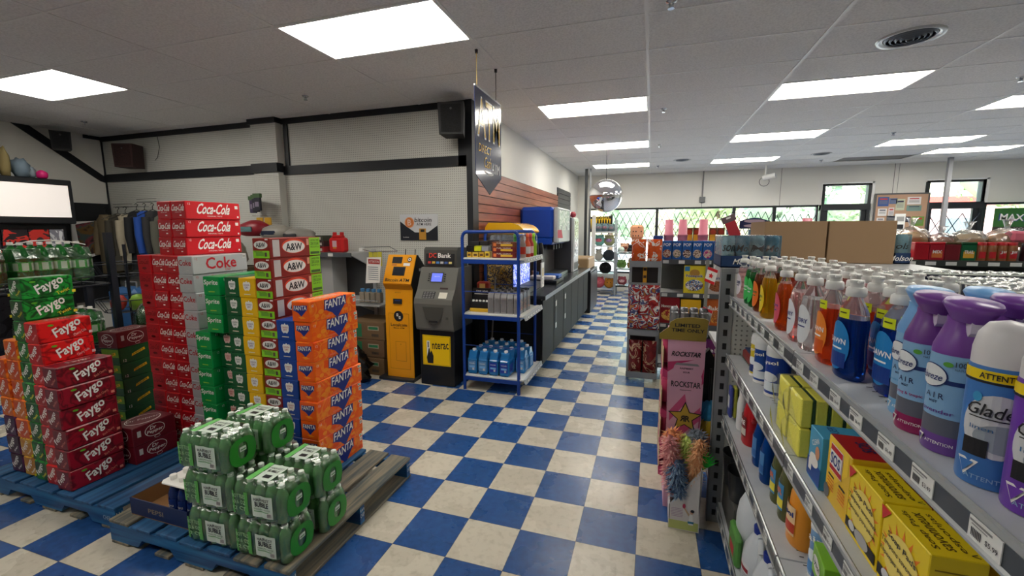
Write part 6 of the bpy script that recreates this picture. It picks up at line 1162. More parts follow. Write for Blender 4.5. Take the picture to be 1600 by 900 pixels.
b = MB(); F = FR(.28, 0, .27); b.dtext(F, 'MAX', .0, 0, .15, K(40, 70, 130), 1, w=.42, bold=.09, rot=-.05); b.dtext(F, 'MAX', 0, .005, .13, WH, 3, w=.38, bold=.05, rot=-.05); b.dtext(FR(.58, 0, .04), 'GET YOUR TICKET', 0, 0, .045, WH, 1, w=1.0); b.dell(FR(.80, 0, .27), 0, 0, .12, .12, WH, 1); b.dell(FR(.80, 0, .27), 0, 0, .10, .10, K(150, 60, 120), 2); b.dtext(FR(.8, 0, .27), '6', 0, 0, .12, WH, 3); b.build('lettering', t)
# security grilles
GRM = K(40, 44, 52, .4)
def grille(x0, x1, z0, z1, lab, y=11.74, p_=.17, h_=.36, r_=.010):
    b = MB(); n = int((x1 - x0) / p_ + .5); p_ = (x1 - x0) / n; rows_ = int((z1 - z0) / h_ + .5)
    for j_ in range(rows_):
        for i in range(n):
            xa = x0 + i * p_; za = z1 - (j_ + 1) * h_; b.cyl((xa, y, za), (xa + p_, y, za + h_), r_, GRM, 4); b.cyl((xa + p_, y + .008, za), (xa, y + .008, za + h_), r_, GRM, 4)
    tag(b.build('security_grille'), lab, 'grille', None)
grille(-1.35, .08, .6, 2.05, 'folding security grille behind the plush racks, left window'); grille(.16, 1.86, .6, 2.04, 'folding security grille in the second window from the aisle, behind the pink cups')
grille(1.93, 2.72, .6, 2.02, 'folding security grille in the third window from the aisle'); grille(2.8, 3.6, .6, 1.95, 'folding security grille in the window left of the first glazed door')
grille(5.68, 6.55, .9, 1.93, 'folding security grille across the second glazed door', p_=.29, h_=.52, r_=.010); grille(6.7, 9.2, .6, 1.5, 'folding security grille below the green lottery sign', p_=.22)
# ---------------------------------------------------------------- outdoors
b = MB(); b.add([(-40, 12.0, -.05), (60, 12.0, -.05), (60, 90, -.05), (-40, 90, -.05)], [(0, 1, 2, 3)], M('car_park', (170, 168, 160), .9, var=.06)); o = b.build('ground'); o['kind'] = 'structure'
def tree(x, y, h, r_, c, lab, sd):
    t = thing('tree', lab, 'tree', (x, y, -.05), 0, 'trees beyond the windows'); rr = random.Random(sd); b = MB(); b.cyl((0, 0, 0), (0, 0, h * .55), .16, K(90, 74, 60, .9), 8, .1); b.build('trunk', t)
    b = MB(); c = [min(255, int(q * .5 + 116)) for q in c]; A, B = K(*c, .7), K(*[int(q * .86) for q in c], .7)  # leaf colours paled to imitate overexposed daylight haze
    for k in range(9):
        ca = Vector((rr.uniform(-.6, .6) * r_, rr.uniform(-.6, .6) * r_, h * rr.uniform(.25, .85))); cr_ = r_ * rr.uniform(.35, .6); b.blob(tuple(ca), cr_ * .8, B, 10, .3, seed=k)
        for i in range(260):
            d = Vector((rr.gauss(0, 1), rr.gauss(0, 1), rr.gauss(0, 1))).normalized(); p = ca + d * cr_ * rr.uniform(.75, 1.1); s = rr.uniform(.08, .17); u = d.orthogonal().normalized() * s; v = d.cross(u).normalized() * s; q = Vector((rr.uniform(-1, 1), rr.uniform(-1, 1), rr.uniform(-1, 1))) * s * .5
            b.add([tuple(p - u), tuple(p + v * .6 + q), tuple(p + u), tuple(p - v * .6 - q)], [(0, 1, 2, 3)], A if rr.random() < .6 else B)
    b.build('foliage', t)
for k, (x, y, h, r_, c, lab) in enumerate(((-8.5, 29, 6.5, 2.8, (96, 150, 90), 'blue green tree outside behind the mirror globe'), (-2.2, 25, 6.5, 2.6, (110, 170, 90), 'tree outside the window behind the plush racks'), (3.8, 29, 6.8, 2.8, (140, 190, 80), 'bright green tree outside behind the pink cups'), (9.4, 25.5, 6, 2.5, (120, 176, 90), 'green tree outside the third window'), (14.4, 23, 7.5, 2.6, (150, 200, 80), 'lime green tree outside the transom of the far door'), (19.8, 26, 7.5, 2.7, (120, 176, 90), 'leafy tree outside the right window'), (25.5, 26, 7.5, 2.8, (110, 170, 100), 'leafy tree beyond the lottery sign'), (8.6, 33, 7, 2.8, (130, 180, 110), 'tree outside seen through the first glazed door'))): tree(x, y, h, r_, c, lab, k + 1)
t = thing('pink_building', 'low pinkish building outside beyond the glazed doors', 'building', (11.0, 34, 0)); b = MB(); b.box(0, 0, 0, 14, 6, 3.0, K(226, 186, 180, .8)); b.build('walls', t); b = MB(); b.box(-.3, -.3, 3.0, 14.3, 6.3, 3.5, K(200, 70, 60, .7)); b.build('roof', t)
for k in range(5): b = MB(); b.box(1 + k * 2.6, -.03, .9, 2.6 + k * 2.6, 0, 2.2, K(90, 110, 120, .2)); b.build('window_pane', t)
# ================================================================ CLEANING GOODS SHELVING (right foreground)
t = thing('gondola_shelving', 'long grey shelving of cleaning goods filling the right foreground', 'shelving', (.40, 0, 0)); GX = .40
for x in (-.04, .90):
    b = MB(); b.box(x, 2.465, 0, x + .062, 2.495, 1.43, K(150, 153, 155, .35, metal=.3))
    for k in range(19): b.drect(FR(x + .031, 2.465, .06 + k * .0735), 0, 0, .020, .034, K(24, 24, 26), 1)
    b.box(x - .006, 2.46, 0, x, 2.50, 1.43, K(126, 130, 132)); b.build('post', t)
for y in (1.385, .285, -.80): b = MB(); b.box(.43, y - .015, 0, .47, y + .015, 1.27, SHELF); b.build('upright', t)
b = MB(); b.box(.445, -.8, .1, .455, 2.46, 1.26, mat_peg(1)); b.box(.02, 2.47, .1, .92, 2.478, 1.24, PEG0); b.build('back_panel', t)
gondola = t
SHT = M('shelf_top', (196, 200, 204), .35, var=.04, vs=20)
tags_ = random.Random(21)
for (ya, yb) in ((1.388, 2.458), (.288, 1.382), (-.79, .282)):
    for z, nt_ in ((1.285, 9), (.975, 8), (.64, 8), (.13, 8)):
        b = MB(); b.box(.004, ya, z - .028, .44, yb, z, SHT, .001)
        for k in range(int((yb - ya) / .028)):
            for q in (0, 1): b.drect(TP(.075 + q * .22, ya + .02 + k * .028, z), 0, 0, .012, .005, K(60, 62, 66), 1)
        b.prism([(.44, z - .01), (.44, z - .13), (.40, z - .12), (.06, z - .03)], lambda x, q: (x, ya, q), lambda x, q: (x, ya + .003, q), SHELF)
        b.prism([(.44, z - .01), (.44, z - .13), (.40, z - .12), (.06, z - .03)], lambda x, q: (x, yb - .003, q), lambda x, q: (x, yb, q), SHELF)
        if z < .2: b.box(.03, ya, 0, .44, yb, z - .03, K(60, 62, 64))
        sh = b.build('shelf', t)
        b = MB(); b.prism([(0, z + .004), (.004, z + .006), (.010, z), (.010, z - .044), (-.003, z - .044), (-.003, z - .040), (.0, z - .036), (.0, z - .006)], lambda x, q: (x, ya, q), lambda x, q: (x, yb, q), K(176, 180, 182, .25, metal=.4)); b.box(-.001, ya + .001, z - .035, .0005, yb - .001, z - .006, K(66, 72, 78, .3)); b.build('price_rail', sh)
        for k in range(nt_):
            yy = yb - .06 - k * (yb - ya - .08) / nt_ - tags_.uniform(0, .03)
            w_ = .054 if z > 1 else .048; h = .029
            b = MB(); b.box(-.0028, -w_ / 2, 0, -.0014, w_ / 2, h, TAG); g = LE(-.0028, 0, h / 2); pr = tags_.choice(('$4.99', '$3.49', '$5.99', '$2.99', '$6.49')); b.dtext(g, pr, .013, -.004, .0075, INK, 1, w=.020); b.drect(g, -.006, .010, w_ * .7, .003, K(130, 130, 130), 1); b.drect(g, -.008, .006, w_ * .5, .002, K(150, 150, 150), 1)
            for q in range(7): b.drect(g, -w_ * .38 + q * .0026, -.004, .0014, .011, INK, 1)
            b.build('price_tag', sh, (0, yy, z - .0345))
# ---------------------------------------------------------------- dish soaps on the top shelf
CAPW = K(228, 228, 224, .35); CLR = M('clear_bottle', (235, 238, 240), .06, trans=.92, ior=1.12)
def liquid(nm, c, tr=.72): return M('liquid_' + nm, c, .06, trans=tr, ior=1.3)
def soap(nm, liq, lab_c, word, wc, rw=.034, fill=.8, tall=.175, lab2=None, hang=False):
    rw = rw * 1.34
    def f():
        t = thing('dish_soap_bottle', nm, 'bottle'); b = MB(); H_ = tall + .014; z1 = H_ * fill
        full = [(rw * .84, 0), (rw * .97, .006), (rw, .03), (rw * .93, H_ * .45), (rw * .97, H_ * .68), (rw * .86, H_ * .82), (rw * .5, H_ * .95), (.014, H_ + .004)]
        lo = [p for p in full if p[1] <= z1]; hi = [p for p in full if p[1] > z1]; rz_ = lo[-1][0] + (hi[0][0] - lo[-1][0]) * (z1 - lo[-1][1]) / (hi[0][1] - lo[-1][1])
        b.lathe(lo + [(rz_, z1)], liq, n=20, sx=.58, sy=1); b.lathe([(rz_, z1 + .0005)] + hi, CLR, n=20, sx=.58, sy=1, cap=False); b.build('bottle', t)
        b = MB(); b.lathe([(.0185, H_), (.0205, H_ + .003), (.0195, H_ + .018), (.0165, H_ + .021)], CAPW, n=16); b.lathe([(.0125, H_ + .020), (.0115, H_ + .030), (.0145, H_ + .032), (.0135, H_ + .038)], CAPW, n=14)
        b.box(-.006, -.019, H_ + .031, .006, .004, H_ + .038, CAPW, .002); b.build('cap', t)
        b = MB(); r_ = rw * 1.0; g = cy((0, 0, H_ * .40), r_ * .595 + .0005, r_ + .0012, PI); q = r_ * .62 * 1.05; b.dell(g, 0, 0, q, H_ * .30, K(*lab_c, .35), 1, 12)
        if lab2: b.dshape(g, [-q * .8 + q * 1.6 * k / 8 for k in range(9)], lambda x: -H_ * .26, lambda x: -H_ * .08, K(*lab2, .35), 2)
        b.dtext(g, word, 0, H_ * .06, .013, K(*wc), 4, w=q * 1.5, bold=.05); b.drect(g, 0, -H_ * .03, q, .004, K(*wc), 3, 4); b.build('label', t)
        if hang: b = MB(); b.drect(cy((0, 0, H_ * .80), r_ * .565, r_ * .96, PI + .25), 0, 0, .026, .022, K(214, 226, 30), 1, 5); b.drect(cy((0, 0, H_ * .80), r_ * .565, r_ * .96, PI + .25), 0, .002, .016, .003, K(60, 70, 20), 3, 4); b.build('hang_tag', t)
        return t
    return f
PINKL = liquid('pink', (238, 190, 190), .8); GRL = liquid('green', (20, 130, 50)); BRL = liquid('amber', (150, 60, 20)); YLL = liquid('gold', (226, 170, 20)); ORL = liquid('orange', (226, 92, 24)); REDL = liquid('red', (200, 60, 40)); BLL = liquid('blue', (8, 60, 160)); CLL = liquid('clear', (232, 236, 236), .85)
kindsS = {'pearl': Proto(soap('clear pink soap bottle', PINKL, (220, 214, 220), 'ecos', (60, 60, 120), .031, .85, .165)),
 'green': Proto(soap('green dish soap bottle', GRL, (60, 190, 90), 'Palmo', (250, 250, 250), .030, .86, .17)),
 'amber': Proto(soap('amber dish soap bottle', BRL, (240, 120, 40), 'Palmo', (20, 110, 60), .031, .86, .17)),
 'gold': Proto(soap('golden dish soap bottle', YLL, (244, 216, 50), 'Sunlight', (20, 120, 60), .035, .86, .17)),
 'orange': Proto(soap('orange dish soap bottle', ORL, (220, 90, 110), 'gain', (60, 60, 140), .033, .88, .17)),
 'red': Proto(soap('red orange dish soap bottle', REDL, (60, 120, 80), 'gain', (250, 250, 250), .031, .88, .17)),
 'ivory': Proto(soap('clear pinkish ivory soap bottle', PINKL, (226, 230, 236), 'IVORY', (40, 60, 130), .035, .82, .175)),
 'clear': Proto(soap('colourless dish soap bottle', CLL, (220, 226, 230), 'IVORY', (60, 70, 130), .034, .8, .175)),
 'dorange': Proto(soap('large orange dish soap bottle with yellow tag', liquid('deep_orange', (226, 70, 26)), (240, 140, 50), 'DAWN', (250, 250, 250), .035, .76, .18, (214, 90, 30), True)),
 'dblue': Proto(soap('large blue dish soap bottle with yellow tag', BLL, (30, 130, 200), 'DAWN', (250, 250, 250), .0355, .74, .18, (20, 60, 140), True))}
for k, p in kindsS.items(): pass
front = [('pearl', 2.40, 'a clear pink soap bottle at the far end of the front row'), ('green', 2.225, 'green dish soap bottle, farther of two in the front row'), ('green', 2.14, 'green dish soap bottle, nearer of two in the front row'), ('amber', 2.035, 'amber dish soap with an orange label in the front row'),
    ('gold', 1.90, 'golden yellow dish soap with a yellow label in the front row'), ('orange', 1.685, 'plain orange dish soap in the front row, between gold and clear ones'), ('ivory', 1.52, 'clear pinkish dish soap with a white oval label in the front row'), ('clear', 1.41, 'colourless dish soap in the front row beside the large orange one'), ('dorange', 1.29, 'large orange dish soap with a yellow tag, front row'), ('dblue', 1.165, 'large blue dish soap with a yellow tag, front row')]
for k, y, l in front: kindsS[k]((.452 + (0 if k[0] != 'd' else .006), y + .022, 1.286), R.uniform(-.1, .25), l, 'dish soap bottles on the top shelf')
backk = [('pearl', 2.36), ('green', 2.24), ('amber', 2.14), ('gold', 2.02), ('red', 1.90), ('red', 1.775), ('ivory', 1.63), ('clear', 1.52), ('ivory', 1.41), ('dorange', 1.30), ('dblue', 1.19), ('dblue', 1.075)]
RW = ('second row', 'third row', 'fourth row')
WD = {'pearl': 'clear pink', 'green': 'green', 'amber': 'amber', 'gold': 'golden', 'orange': 'orange', 'red': 'red orange', 'ivory': 'clear pinkish', 'clear': 'colourless', 'dorange': 'large orange', 'dblue': 'large blue'}
for q in range(3):
    for k, (kd, y) in enumerate(backk):
        if q == 2 and k in (0, 10, 11): continue
        if q == 1 and k in (11,): continue
        kindsS[kd]((.535 + q * .083 + R.uniform(-.006, .006), y + q * .02 + R.uniform(-.012, .012), 1.286), R.uniform(-.2, .2), '%s dish soap, %s, %s from far end' % (WD[kd], RW[q], ORD[k] if k else 'first'), 'dish soap bottles on the top shelf')
kindsS['dblue']((.50, 1.085, 1.286), .1, 'large blue dish soap just behind the pale blue air freshener, front', 'dish soap bottles on the top shelf')
# air fresheners
FBL = K(132, 176, 214, .3); FWH = K(226, 230, 232, .35)
def febreze(nm, base, capc, scent, sc):
    def f():
        t = thing('air_freshener', nm, 'air freshener'); b = MB(); r_ = .0345
        b.lathe([(r_ * .96, 0), (r_, .004), (r_, .030)], K(*base, .3), n=28, cap=True); b.lathe([(r_, .030), (r_, .058)], K(96, 100, 112, .3), n=28, cap=False); b.lathe([(r_, .058), (r_, .145), (r_ * .98, .160)], FBL, n=28, cap=False); b.build('can', t)
        b = MB(); C_ = K(*capc, .3); b.lathe([(r_ * 1.0, .158), (r_ * .97, .170), (r_ * .78, .190), (r_ * .62, .208), (r_ * .62, .216)], C_, n=24)
        # flared head pointing to the aisle
        A_ = PI + 1.15; b.T = Matrix.Rotation(A_, 4, 'Z') @ Matrix.Rotation(.10, 4, 'Y'); b.lathe([(r_ * .62, .212), (r_ * .84, .226), (r_ * .98, .235), (r_ * .90, .241), (.001, .2435)], C_, (-.012, 0, 0), 24, sx=1.2, sy=.95); b.T = None; b.build('trigger_cap', t)
        b = MB(); b.T = Matrix.Rotation(A_, 4, 'Z'); b.prism([(.020, .232), (.034, .232), (.034, .196), (.028, .190), (.020, .20)], lambda x, z: (x, -.009, z), lambda x, z: (x, .009, z), K(196, 188, 208, .25)); b.T = None; b.build('nozzle', t)
        b = MB(); g = cy((0, 0, 0), r_ + .0004, r_ + .0004, PI); b.drect(g, 0, .1155, .16, .007, K(26, 50, 110), 1, 18); b.dell(g, -.008, .123, .023, .019, K(26, 50, 110), 2, 12); b.dell(g, -.008, .123, .0215, .0175, FWH, 3, 12); b.dtext(g, 'febreze', -.008, .122, .011, K(26, 50, 110), 5, w=.036, bold=.02, shear=.2)
        b.dtext(g, 'A I R', .0, .092, .009, K(30, 40, 80), 2, w=.026, bold=.02); b.dtext(g, 'MIST', .0, .082, .004, K(30, 40, 80), 2, w=.012, bold=.02); b.dtext(g, scent, .004, .068, .0065, K(*sc), 2, w=.044, bold=.02); b.dtext(g, '100%', .030, .146, .008, K(60, 70, 90), 2, w=.018, bold=.03); b.dtext(g, 'NATURAL', .030, .138, .003, K(60, 70, 90), 2, w=.018); b.dell(g, .013, .144, .006, .004, K(90, 160, 60), 2, 6)
        b.dtext(g, 'ATTENTION', .012, .017, .005, WH, 2, w=.035, bold=.03); b.dpoly(g, [(-.020, .024), (-.008, .024), (-.014, .010)], WH, 2); b.dpoly(g, [(-.018, .0228), (-.010, .0228), (-.014, .013)], K(*base), 4); b.build('label', t); return t
    return f
fb = {'blue': Proto(febreze('blue', (110, 170, 214), (112, 166, 220), 'linen & sky', (80, 150, 200))), 'pink': Proto(febreze('pink', (150, 30, 90), (110, 60, 140), 'spring & tropic', (170, 40, 110))), 'purple': Proto(febreze('purple', (110, 70, 150), (116, 66, 152), 'lavender', (110, 60, 150)))}
FR_ = [('blue', .470, .945, 'pale blue air freshener spray with a blue trigger cap, front row'), ('pink', .448, .872, 'air freshener with purple cap and magenta base, front row'), ('purple', .452, .800, 'air freshener with purple cap and purple base, nearest of the sprays'),
    ('blue', .56, .955, 'blue capped air freshener directly behind the magenta based one'), ('blue', .62, .90, 'blue capped air freshener in the third row'), ('purple', .545, .862, 'purple capped air freshener in the second row'), ('pink', .64, .80, 'purple capped air freshener in the third row'), ('purple', .535, .775, 'purple capped air freshener behind the white capped can'), ('pink', .62, .70, 'purple capped air freshener at the right picture edge')]
for k, x, y, l in FR_: fb[k]((x + .014, y + .032, 1.286), R.uniform(-.12, .12) + .42, l, 'trigger capped air fresheners')
def glade(nm, body, scent):
    def f():
        t = thing('spray_can', nm, 'spray can'); b = MB(); r_ = .033
        b.lathe([(r_ * .96, 0), (r_, .004), (r_, .165), (r_ * .9, .175)], K(*body, .3), n=28); b.build('can', t); b = MB(); b.lathe([(r_ * .97, .166), (r_ * .97, .190), (r_ * .86, .210), (r_ * .6, .224), (.001, .229)], K(214, 212, 214, .35), n=28); b.build('cap', t)
        b = MB(); g = cy((0, 0, 0), r_ + .0004, r_ + .0004, PI); b.drect(g, 0, .156, .19, .014, K(236, 206, 20), 1, 20); b.dtext(g, 'ATTENTION :', .01, .156, .008, INK, 3, w=.05, bold=.05); b.drect(g, 0, .147, .19, .003, INK, 1, 20)
        b.dell(g, .008, .088, .036, .044, K(206, 208, 212), 1, 14); b.dell(g, .016, .072, .03, .02, K(150, 160, 170), 2, 10); b.dtext(g, 'Glade', .0, .110, .017, INK, 4, w=.044, shear=.2, bold=.02); b.drect(g, .0, .098, .04, .0015, INK, 3, 4); b.dell(g, -.014, .126, .005, .007, K(60, 150, 200), 3, 6); b.dtext(g, scent, -.006, .084, .006, K(60, 110, 160), 4, w=.022)
        b.drect(g, -.010, .056, .024, .024, INK, 4, 4); b.dpoly(g, [(-.028, .036), (-.004, .036), (-.018, .012)], WH, 2); b.dpoly(g, [(-.024, .034), (-.008, .034), (-.018, .0165)], K(*body), 4); b.dtext(g, 'ATTENTION', .008, .014, .006, K(150, 180, 210), 3, w=.05); b.build('label', t); return t
    return f
g1_ = Proto(glade('blue', (64, 120, 190), 'linen')); g2_ = Proto(glade('violet', (110, 60, 170), 'lilac'))
g1_((.460, .738, 1.286), .85, 'blue aerosol can with a white cap, nearest on the top shelf', 'white capped aerosol cans'); g2_((.472, .672, 1.286), .85, 'violet aerosol can with white cap, cut by the right picture edge', 'white capped aerosol cans')
# ---------------------------------------------------------------- second shelf
z = .976
b = MB(); b.box(0, 0, 0, .14, .2, .05, K(130, 40, 36), .01); b.box(.01, .01, .05, .13, .19, .058, K(36, 60, 100)); b.box(.0, .0, .0, .14, .2, .02, K(60, 90, 70), .006); tag(b.build('scouring_pads', loc=(.47, 2.22, z)), 'flat pack of red, blue and green scouring pads at the shelf end', 'scouring pads')
def canister(x, y, r_, h, c, c2, lab, word, capc=(214, 216, 216), lidh=.04, zz=z, cap_dark=False):
    t = thing('wipes_canister', lab, 'canister', (x, y, zz)); b = MB(); b.lathe([(r_ * .95, 0), (r_, .006), (r_, h)], K(*c, .3), n=24); b.lathe([(r_ * 1.005, .0), (r_ * 1.01, .012)], WH, n=24, cap=False); b.build('body', t)
    b = MB(); b.lathe([(r_ * 1.03, h - .004), (r_ * 1.03, h + lidh * .6), (r_ * .9, h + lidh), (.001, h + lidh)], K(*capc, .35), n=24); b.build('lid', t)
    b = MB(); g = cy((0, 0, 0), r_ + .0005, r_ + .0005, PI + .5); b.drect(g, 0, h * .25, r_ * 2.2, h * .22, K(*c2), 1, 10); b.dell(g, .0, h * .48, r_ * .8, h * .12, K(230, 235, 240), 1, 10); b.dtext(g, word, 0, h * .82, h * .12, WH, 3, w=r_ * 1.6, bold=.05, rot=.1); b.build('label', t)
canister(.485, 2.135, .036, .15, (214, 190, 40), (40, 60, 120), 'yellow and blue wipes canister, farthest of the canisters', 'Lysol'); canister(.485, 2.05, .038, .152, (20, 70, 150), (230, 236, 240), 'blue wipes canister with pale lid, middle one', 'Lysol'); canister(.50, 1.895, .044, .165, (24, 62, 156), (226, 234, 240), 'largest blue wipes canister with white lid, nearest of the canisters', 'Lysol')
canister(.60, 1.83, .055, .15, (30, 50, 96), (40, 60, 110), 'wide dark blue canister behind the wipes', 'PODS', (200, 206, 210)); canister(.61, 1.60, .05, .14, (150, 200, 214), (170, 210, 220), 'pale aqua jar behind the green can', 'aqua', (160, 204, 216))
t = thing('scrub_powder_can', 'green cleanser can with yellow and red label beside the yellow sponges', 'can', (.505, 1.74, z)); b = MB(); b.lathe([(.033, 0), (.035, .003), (.035, .125), (.036, .128)], K(30, 110, 56, .35), n=22); b.lathe([(.034, .128), (.03, .129)], K(150, 110, 80, .4), n=22); b.build('body', t)
b = MB(); g = cy((0, 0, 0), .0355, .0355, PI + .5); b.drect(g, 0, .108, .07, .016, K(230, 200, 30), 1, 10); b.dell(g, -.02, .078, .018, .018, K(196, 30, 40), 1, 10); b.dtext(g, '30', -.02, .078, .014, WH, 3); b.drect(g, -.01, .03, .03, .02, K(40, 140, 70), 1, 5); b.build('label', t)
SPY = M('sponge_yellow', (252, 244, 100), .8, bump=.4, bs=120); SPG_ = M('sponge_green', (50, 80, 46), .9)
def sponge():
    t = thing('sponge_pack', 'pack of yellow and green sponges', 'sponges'); 
    for k in range(5): b = MB(); b.box(.004 + k * .038, 0, 0, .033 + k * .038, .105, .085, SPY, .003); b.box(.033 + k * .038, .001, .001, .040 + k * .038, .104, .084, SPG_); b.build('sponge', t)
    b = MB(); b.box(-.002, -.003, -.0005, .20, .108, .0885, mat_film('sponge_film', (1, 1, 1), .97, .15), .006); b.build('wrap', t); b = MB(); b.add([(-.002, 0, .0), (-.025, .02, .01), (-.03, .05, .05), (-.02, .09, .07), (-.002, .105, .088)], [(0, 1, 2, 3, 4)], FILM); b.build('wrap_end', t); return t
sp = Proto(sponge)
for (y, k, l) in ((1.50, 0, 'lower, farther'), (1.50, 1, 'upper, farther'), (1.375, 0, 'lower, nearer'), (1.378, 1, 'upper, nearer')): sp((.425, y, z + .0005 + k * .09), 0, 'wrapped pack of yellow sponges, %s stack' % l, 'yellow sponge packs')
def gbox(x, y, w_, h, d_, body, lab, deco, nm='cleaning_box', rz=0, zz=z, topc=None, cat='box', grp=None):
    b = MB(); b.box(0, 0, 0, d_, w_, h, K(*body, .4), .0015); g = LE(0, w_ / 2, h / 2); n_ = FR(d_ / 2, 0, h / 2); tp = TP(d_ / 2, w_ / 2, h)
    if topc: b.drect(tp, 0, 0, d_ - .003, w_ - .003, K(*topc, .4), 1)
    deco(b, g, n_, tp); o = b.build(nm, loc=(x, y, zz), rz=rz); return tag(o, lab, cat, grp)
def d_clean(b, g, n_, tp):
    b.drect(g, 0, -.04, .09, .05, K(20, 70, 150), 1); b.dtext(g, 'CLEAN', -.0, .04, .014, WH, 1, w=.05, rot=.5, bold=.04); b.dell(g, .02, .018, .014, .018, K(214, 150, 110), 2, 8); b.dell(g, .0, -.01, .03, .018, WH, 2, 8); b.drect(g, -.02, -.03, .02, .03, WH, 3); b.dtext(tp, 'ERASER', -.02, 0, .02, K(20, 60, 130), 1, w=.07, rot=PI / 2)
gbox(.428, 1.205, .085, .14, .12, (70, 160, 200), 'light blue eraser box between the sponges and the yellow boxes, front', d_clean); gbox(.56, 1.21, .085, .14, .12, (64, 150, 190), 'light blue eraser box standing behind the front one', d_clean)
def d_sos(b, g, n_, tp):
    b.dpoly(g, [(-.055, .08), (.05, .08), (.05, .03), (-.055, -.06)], K(246, 206, 50), 1); b.drect(g, -.01, .035, .068, .066, WH, 2); b.drect(g, -.01, .035, .064, .062, K(196, 30, 34), 3); b.drect(g, -.01, .035, .064, .036, WH, 4); b.dtext(g, 'SOS', -.01, .035, .028, K(20, 50, 130), 5, w=.052, bold=.06)
    for k, xx in enumerate((-.03, .03)): b.drect(g, xx, -.012, .032, .005, INK, 2); [b.drect(g, xx, -.022 - q * .008, .036, .003, K(226, 110, 40), 2) for q in range(4)]
    b.dell(g, -.05, -.06, .016, .018, K(110, 110, 110), 2, 8); b.drect(tp, 0, 0, .093, .123, K(176, 24, 28), 1); b.dtext(tp, 'SOS', 0, 0, .026, K(30, 40, 90), 3, w=.05, bold=.05, rot=PI / 2)
gbox(.438, 1.070, .125, .160, .095, (232, 190, 40), 'yellow and red soap pad box with a large logo, facing the aisle', d_sos)
def d_pads(b, g, n_, tp):
    OR = K(238, 130, 40); 
    for k in range(16): a = PI * 2 * k / 16; b.dpoly(g, [(.0 + .045 * math.cos(a - .12), .0 + .042 * math.sin(a - .12)), (.068 * math.cos(a), .066 * math.sin(a)), (.045 * math.cos(a + .12), .042 * math.sin(a + .12))], OR, 1)
    b.dell(g, 0, 0, .052, .048, K(240, 216, 110), 2, 16); b.dpoly(g, [(-.072, .072), (-.04, .072), (-.066, .045)], K(200, 40, 40), 3)
    for q, (tx, w_) in enumerate((('Soap Pads', .085), ('Tampons savonneux', .12), ('Esponjas para jabon', .12))): b.dtext(g, tx, .0, .030 - q * .020, .014 - .0015 * q, INK, 4, w=w_, bold=.03, rot=-.06)
    b.drect(g, .0, -.052, .13, .022, INK, 3); b.dell(g, .01, -.050, .03, .014, K(176, 176, 178), 4, 10); b.dell(g, -.035, -.048, .014, .010, K(216, 216, 218), 4, 8)
    for q in range(9): b.drect(n_, .0, .05 - q * .013, .06, .0025, K(150, 120, 20), 1)
    for q in range(3): b.dtext(tp, ('Soap Pads', 'savonneux', 'esponjas')[q], -.018 + q * .018, 0, .013, K(100, 80, 20), 1, w=.1, rot=PI / 2, bold=.03)
    b.dtext(tp, '<', .026, -.055, .010, INK, 2)
for k, (y, l) in enumerate(((.930, 'farther of two, beside the logo box'), (.789, 'nearer of two, at the bottom right'))): gbox(.436 + .003 * k, y, .135, .150, .075, (236, 206, 30), 'yellow steel wool soap pad box, %s' % l, d_pads, rz=.02 * k, grp='yellow soap pad boxes')
gbox(.56, 1.02, .13, .155, .08, (196, 30, 30), 'red and yellow box end behind the soap pads, upper row', lambda b, g, n_, tp: b.drect(tp, 0, 0, .02, .1, K(240, 190, 40), 1)); gbox(.55, .83, .17, .152, .08, (232, 196, 40), 'second row yellow soap pad box behind the nearer ones', d_pads)
# ---------------------------------------------------------------- third shelf
z3 = .641
t = thing('brush_pack', 'blue and yellow brush packs hanging at the far end of the third shelf', 'brush', (.44, 2.43, z3 + .02)); 
for k in range(3): b = MB(); b.box(-.02 + .02 * k, -.06, 0, -.005 + .02 * k, .0, .16, K(*((60, 70, 150), (170, 170, 60), (50, 90, 60))[k], .4), .004); b.box(-.022 + .02 * k, -.05, .05, -.018 + .02 * k, -.01, .11, K(206, 210, 210)); b.build('pack', t)
def flask(x, y, zz, prof, c, lab, nm='cleaner_bottle', capc=None, sx=.62, tr=0, label=None, word=None, handle=False, n=22, rz=0, cat='bottle', grp=None):
    t = thing(nm, lab, cat, (x, y, zz), rz, grp); h = prof[-1][1]; mt = K(*c, .3) if not tr else M('fl_%d_%d_%d' % c, c, .08, trans=tr, ior=1.25); b = MB(); b.lathe(prof, mt, n=n, sx=sx, sy=1)
    b.build('body', t); r_ = prof[-1][0]
    if capc: b = MB(); b.lathe([(r_ * 1.15, h - .002), (r_ * 1.2, h + .004), (r_ * 1.15, h + .026), (r_ * .9, h + .030)], K(*capc, .35), n=16); b.build('cap', t)
    if label:
        b = MB(); R_ = max(p[0] for p in prof); g = cy((0, 0, h * .38), R_ * sx + .001, R_ + .001, PI); b.drect(g, 0, 0, R_ * 1.3, h * .42, K(*label[0], .35), 1, 8)
        if len(label) > 1: b.drect(g, 0, -h * .10, R_ * 1.3, h * .14, K(*label[1], .35), 2, 8)
        if word: b.dtext(g, word, 0, h * .09, h * .10, K(*(label[2] if len(label) > 2 else (250, 250, 250))), 4, w=R_ * 1.1, bold=.05)
        b.build('label', t)
    if handle: b = MB(); R_ = max(p[0] for p in prof); b.tube([(0, -R_ * .8, h * .52), (0, -R_ * 1.0, h * .62), (0, -R_ * .95, h * .75), (0, -R_ * .35, h * .93)], .011, mt, 8); b.build('handle', t)
    return t
flask(.462, 2.30, z3, [(.03, 0), (.034, .01), (.034, .13), (.024, .17), (.022, .24)], (222, 222, 222), 'tall white bottle near the far end of the third shelf', capc=(190, 190, 190))
